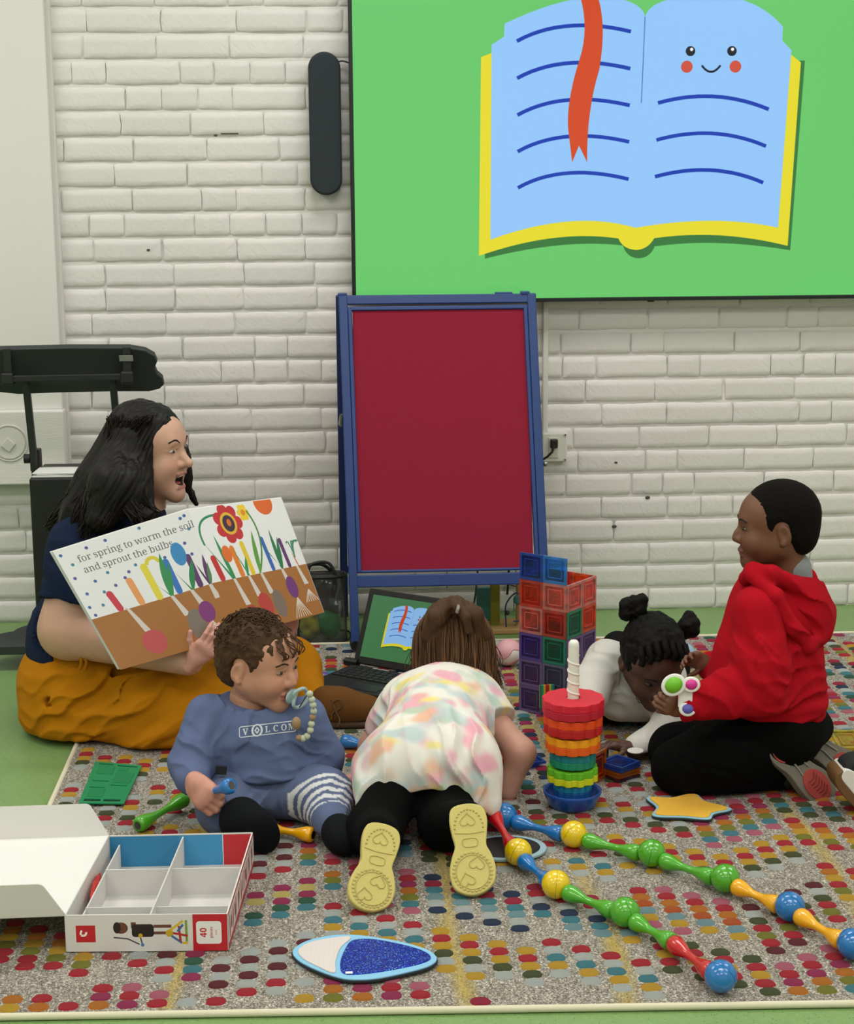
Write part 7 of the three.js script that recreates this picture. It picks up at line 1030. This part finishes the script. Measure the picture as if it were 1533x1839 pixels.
// ---------- loose tiles and bits ----------
{
  const b = [0.6149, 0, 1.519], G = 'loose tiles beside the stacking toy';
  ['plum', 'amber', 'amber', 'blue', 'blue'].forEach((c, i) => { const m = tile([b[0], RUGT + 0.004 + i * 0.0068, b[2] - 0.02], c, ['dark plum tile at the bottom of the flat stack', 'amber tile second from the bottom of the flat stack', 'amber tile third in the flat stack', 'blue tile fourth in the flat stack', 'dark blue tile on top of the flat stack'][i], G, [-Math.PI / 2, 0, 0.55 + 0.05 * i]); });
  const u = [0.5632, 0, 1.529]; tile([u[0], RUGT + TS / 2, u[2]], 'amber', 'amber tile standing upright behind the stacking toy', G, [0, 0.9, 0]);
  const d = [0.7571, 0, 1.578]; tile([d[0], RUGT + 0.005, d[2]], 'plum', 'dark plum tile lying flat in front of the boy\'s knee', G, [-Math.PI / 2, 0, 0.2]);
  const y = [1.1653, 0, 1.3548]; tile([y[0], RUGT + 0.02, y[2]], 'yellow', 'clear yellow tile at the right picture edge', G, [-Math.PI / 2 + 0.35, 0.1, 0.1]);
  const r1 = [0.3703, 0, 1.4183]; tile([r1[0], RUGT + 0.005, r1[2]], 'red', 'red tile lying flat beside the tie-dye girl\'s arm', G, [-Math.PI / 2, 0, 0.1]);
  tile([r1[0] + 0.052, RUGT + 0.012, r1[2] - 0.012], 'blue', 'blue tile lying flat beside the tie-dye girl\'s arm', G, [-Math.PI / 2, 0.05, 0.3]);
  tile([r1[0] - 0.01, RUGT + 0.03, r1[2] - 0.04], 'orange', 'orange tile leaning behind the red flat tile', G, [-0.9, 0, 0.2]);
  const g = [0.593, 0, 1.3872]; solo('green_cup', new THREE.LatheGeometry([[0, 0], [0.017, 0], [0.02, 0.004], [0.021, 0.026], [0.018, 0.032], [0.0, 0.034]].map((p) => new THREE.Vector2(...p)), 28), std('#0d6a4a', 0.4), 'small dark green plastic piece under the girl\'s fingers', 'toy', [g[0] - 0.004, RUGT, g[2]]);
  for (const [p, lb] of [[[0.6601, 0, 1.4439], 'white round disc on the flat tile stack'], [[0.6258, 0, 1.2861], 'white round disc beside the girl\'s hand']]) solo('white_disc', new THREE.LatheGeometry([[0, 0], [0.017, 0], [0.0185, 0.002], [0.017, 0.004], [0, 0.004]].map((q) => new THREE.Vector2(...q)), 28), std(0xdad6d0, 0.5), lb, 'disc', [p[0], lb.includes('stack') ? RUGT + 0.0355 : RUGT, p[2]]);
  const v = [-0.0345, 0, 0.7134], k = thing('purple_toy', 'tiny shiny purple toy on the rug beside the laptop', 'toy', [v[0], RUGT, v[2]]); part('shell', new THREE.SphereGeometry(0.013, 18, 12).scale(1.3, 0.8, 1).translate(0, 0.0105, 0), phys('#5a3a98', 0.25, { clearcoat: 0.6 }), k); part('strap', tube([[-0.014, 0.01, 0], [-0.026, 0.02, -0.01], [-0.034, 0.03, -0.03]], 0.0035, 12, 6), std('#3a2c5a', 0.5), k);
}
// ---------- soft toy behind the girl ----------
{
  const p = [0.9136, 0, 0.7071], t = thing('soft_toy', 'white and pale blue soft toy lying behind the girl\'s head', 'soft toy', [p[0], RUGT, p[2] - 0.04]);
  part('body', nets(uni(0.02, ell([0, 0.03, 0], [0.03, 0.028, 0.026]), ell([-0.022, 0.05, 0.008], [0.018, 0.017, 0.017])), [-0.07, -0.01, -0.06], [0.06, 0.09, 0.06], 0.004), std('#d6cfc4', 0.9), t);
  part('dress', nets(ell([0.028, 0.034, 0.0], [0.02, 0.034, 0.022], [0, 0, 0.5]), [-0.03, -0.02, -0.05], [0.08, 0.09, 0.05], 0.004), std('#98b4cc', 0.8), t);
}
// ---------- shoe of someone outside the picture ----------
{
  const a = [1.0431, 0.1363, 1.74], f = new THREE.Matrix4(), t = thing('sneaker', 'black sneaker with thick white and tan sole at the right picture edge', 'shoe', [a[0], 0, 1.74]);
  const A = [1.0279, 0.1103, 1.74], B = [1.1433, -0.0188, 1.74], ax = V(B).sub(V(A)), L = Math.min(0.2, ax.length()), ang = Math.atan2(ax.y, ax.x), o = [A[0] - a[0], A[1], 0];
  const prof = (pts) => { const s = new THREE.Shape(); new THREE.CatmullRomCurve3(pts.map(([x, y]) => new THREE.Vector3(x, y, 0)), true).getPoints(60).forEach((p, i) => i ? s.lineTo(p.x, p.y) : s.moveTo(p.x, p.y)); return s; };
  const ext = (s, d, b = 0.006) => new THREE.ExtrudeGeometry(s, { depth: d - 2 * b, bevelEnabled: true, bevelSize: b, bevelThickness: b, bevelSegments: 4 }).translate(0, 0, -d / 2 + b).rotateZ(ang).translate(...o);
  part('outsole', ext(prof([[0.004, -0.002], [0.0, -0.016], [0.02, -0.03], [0.1, -0.03], [0.19, -0.02], [0.19, -0.012], [0.1, -0.016], [0.03, -0.012]]), 0.07, 0.003), std('#6a4a26', 0.7), t);
  part('midsole', ext(prof([[0.004, 0.004], [0.008, -0.01], [0.04, -0.014], [0.12, -0.014], [0.19, -0.01], [0.19, 0.008], [0.1, 0.01], [0.03, 0.014]]), 0.072, 0.003), std('#dcdad6', 0.6), t);
  part('upper', ext(prof([[0.012, 0.012], [0.03, 0.012], [0.1, 0.012], [0.18, 0.012], [0.185, 0.045], [0.13, 0.07], [0.07, 0.055], [0.02, 0.034]]), 0.066, 0.014), std('#16171a', 0.85), t);
}


renderer.render(scene, camera);
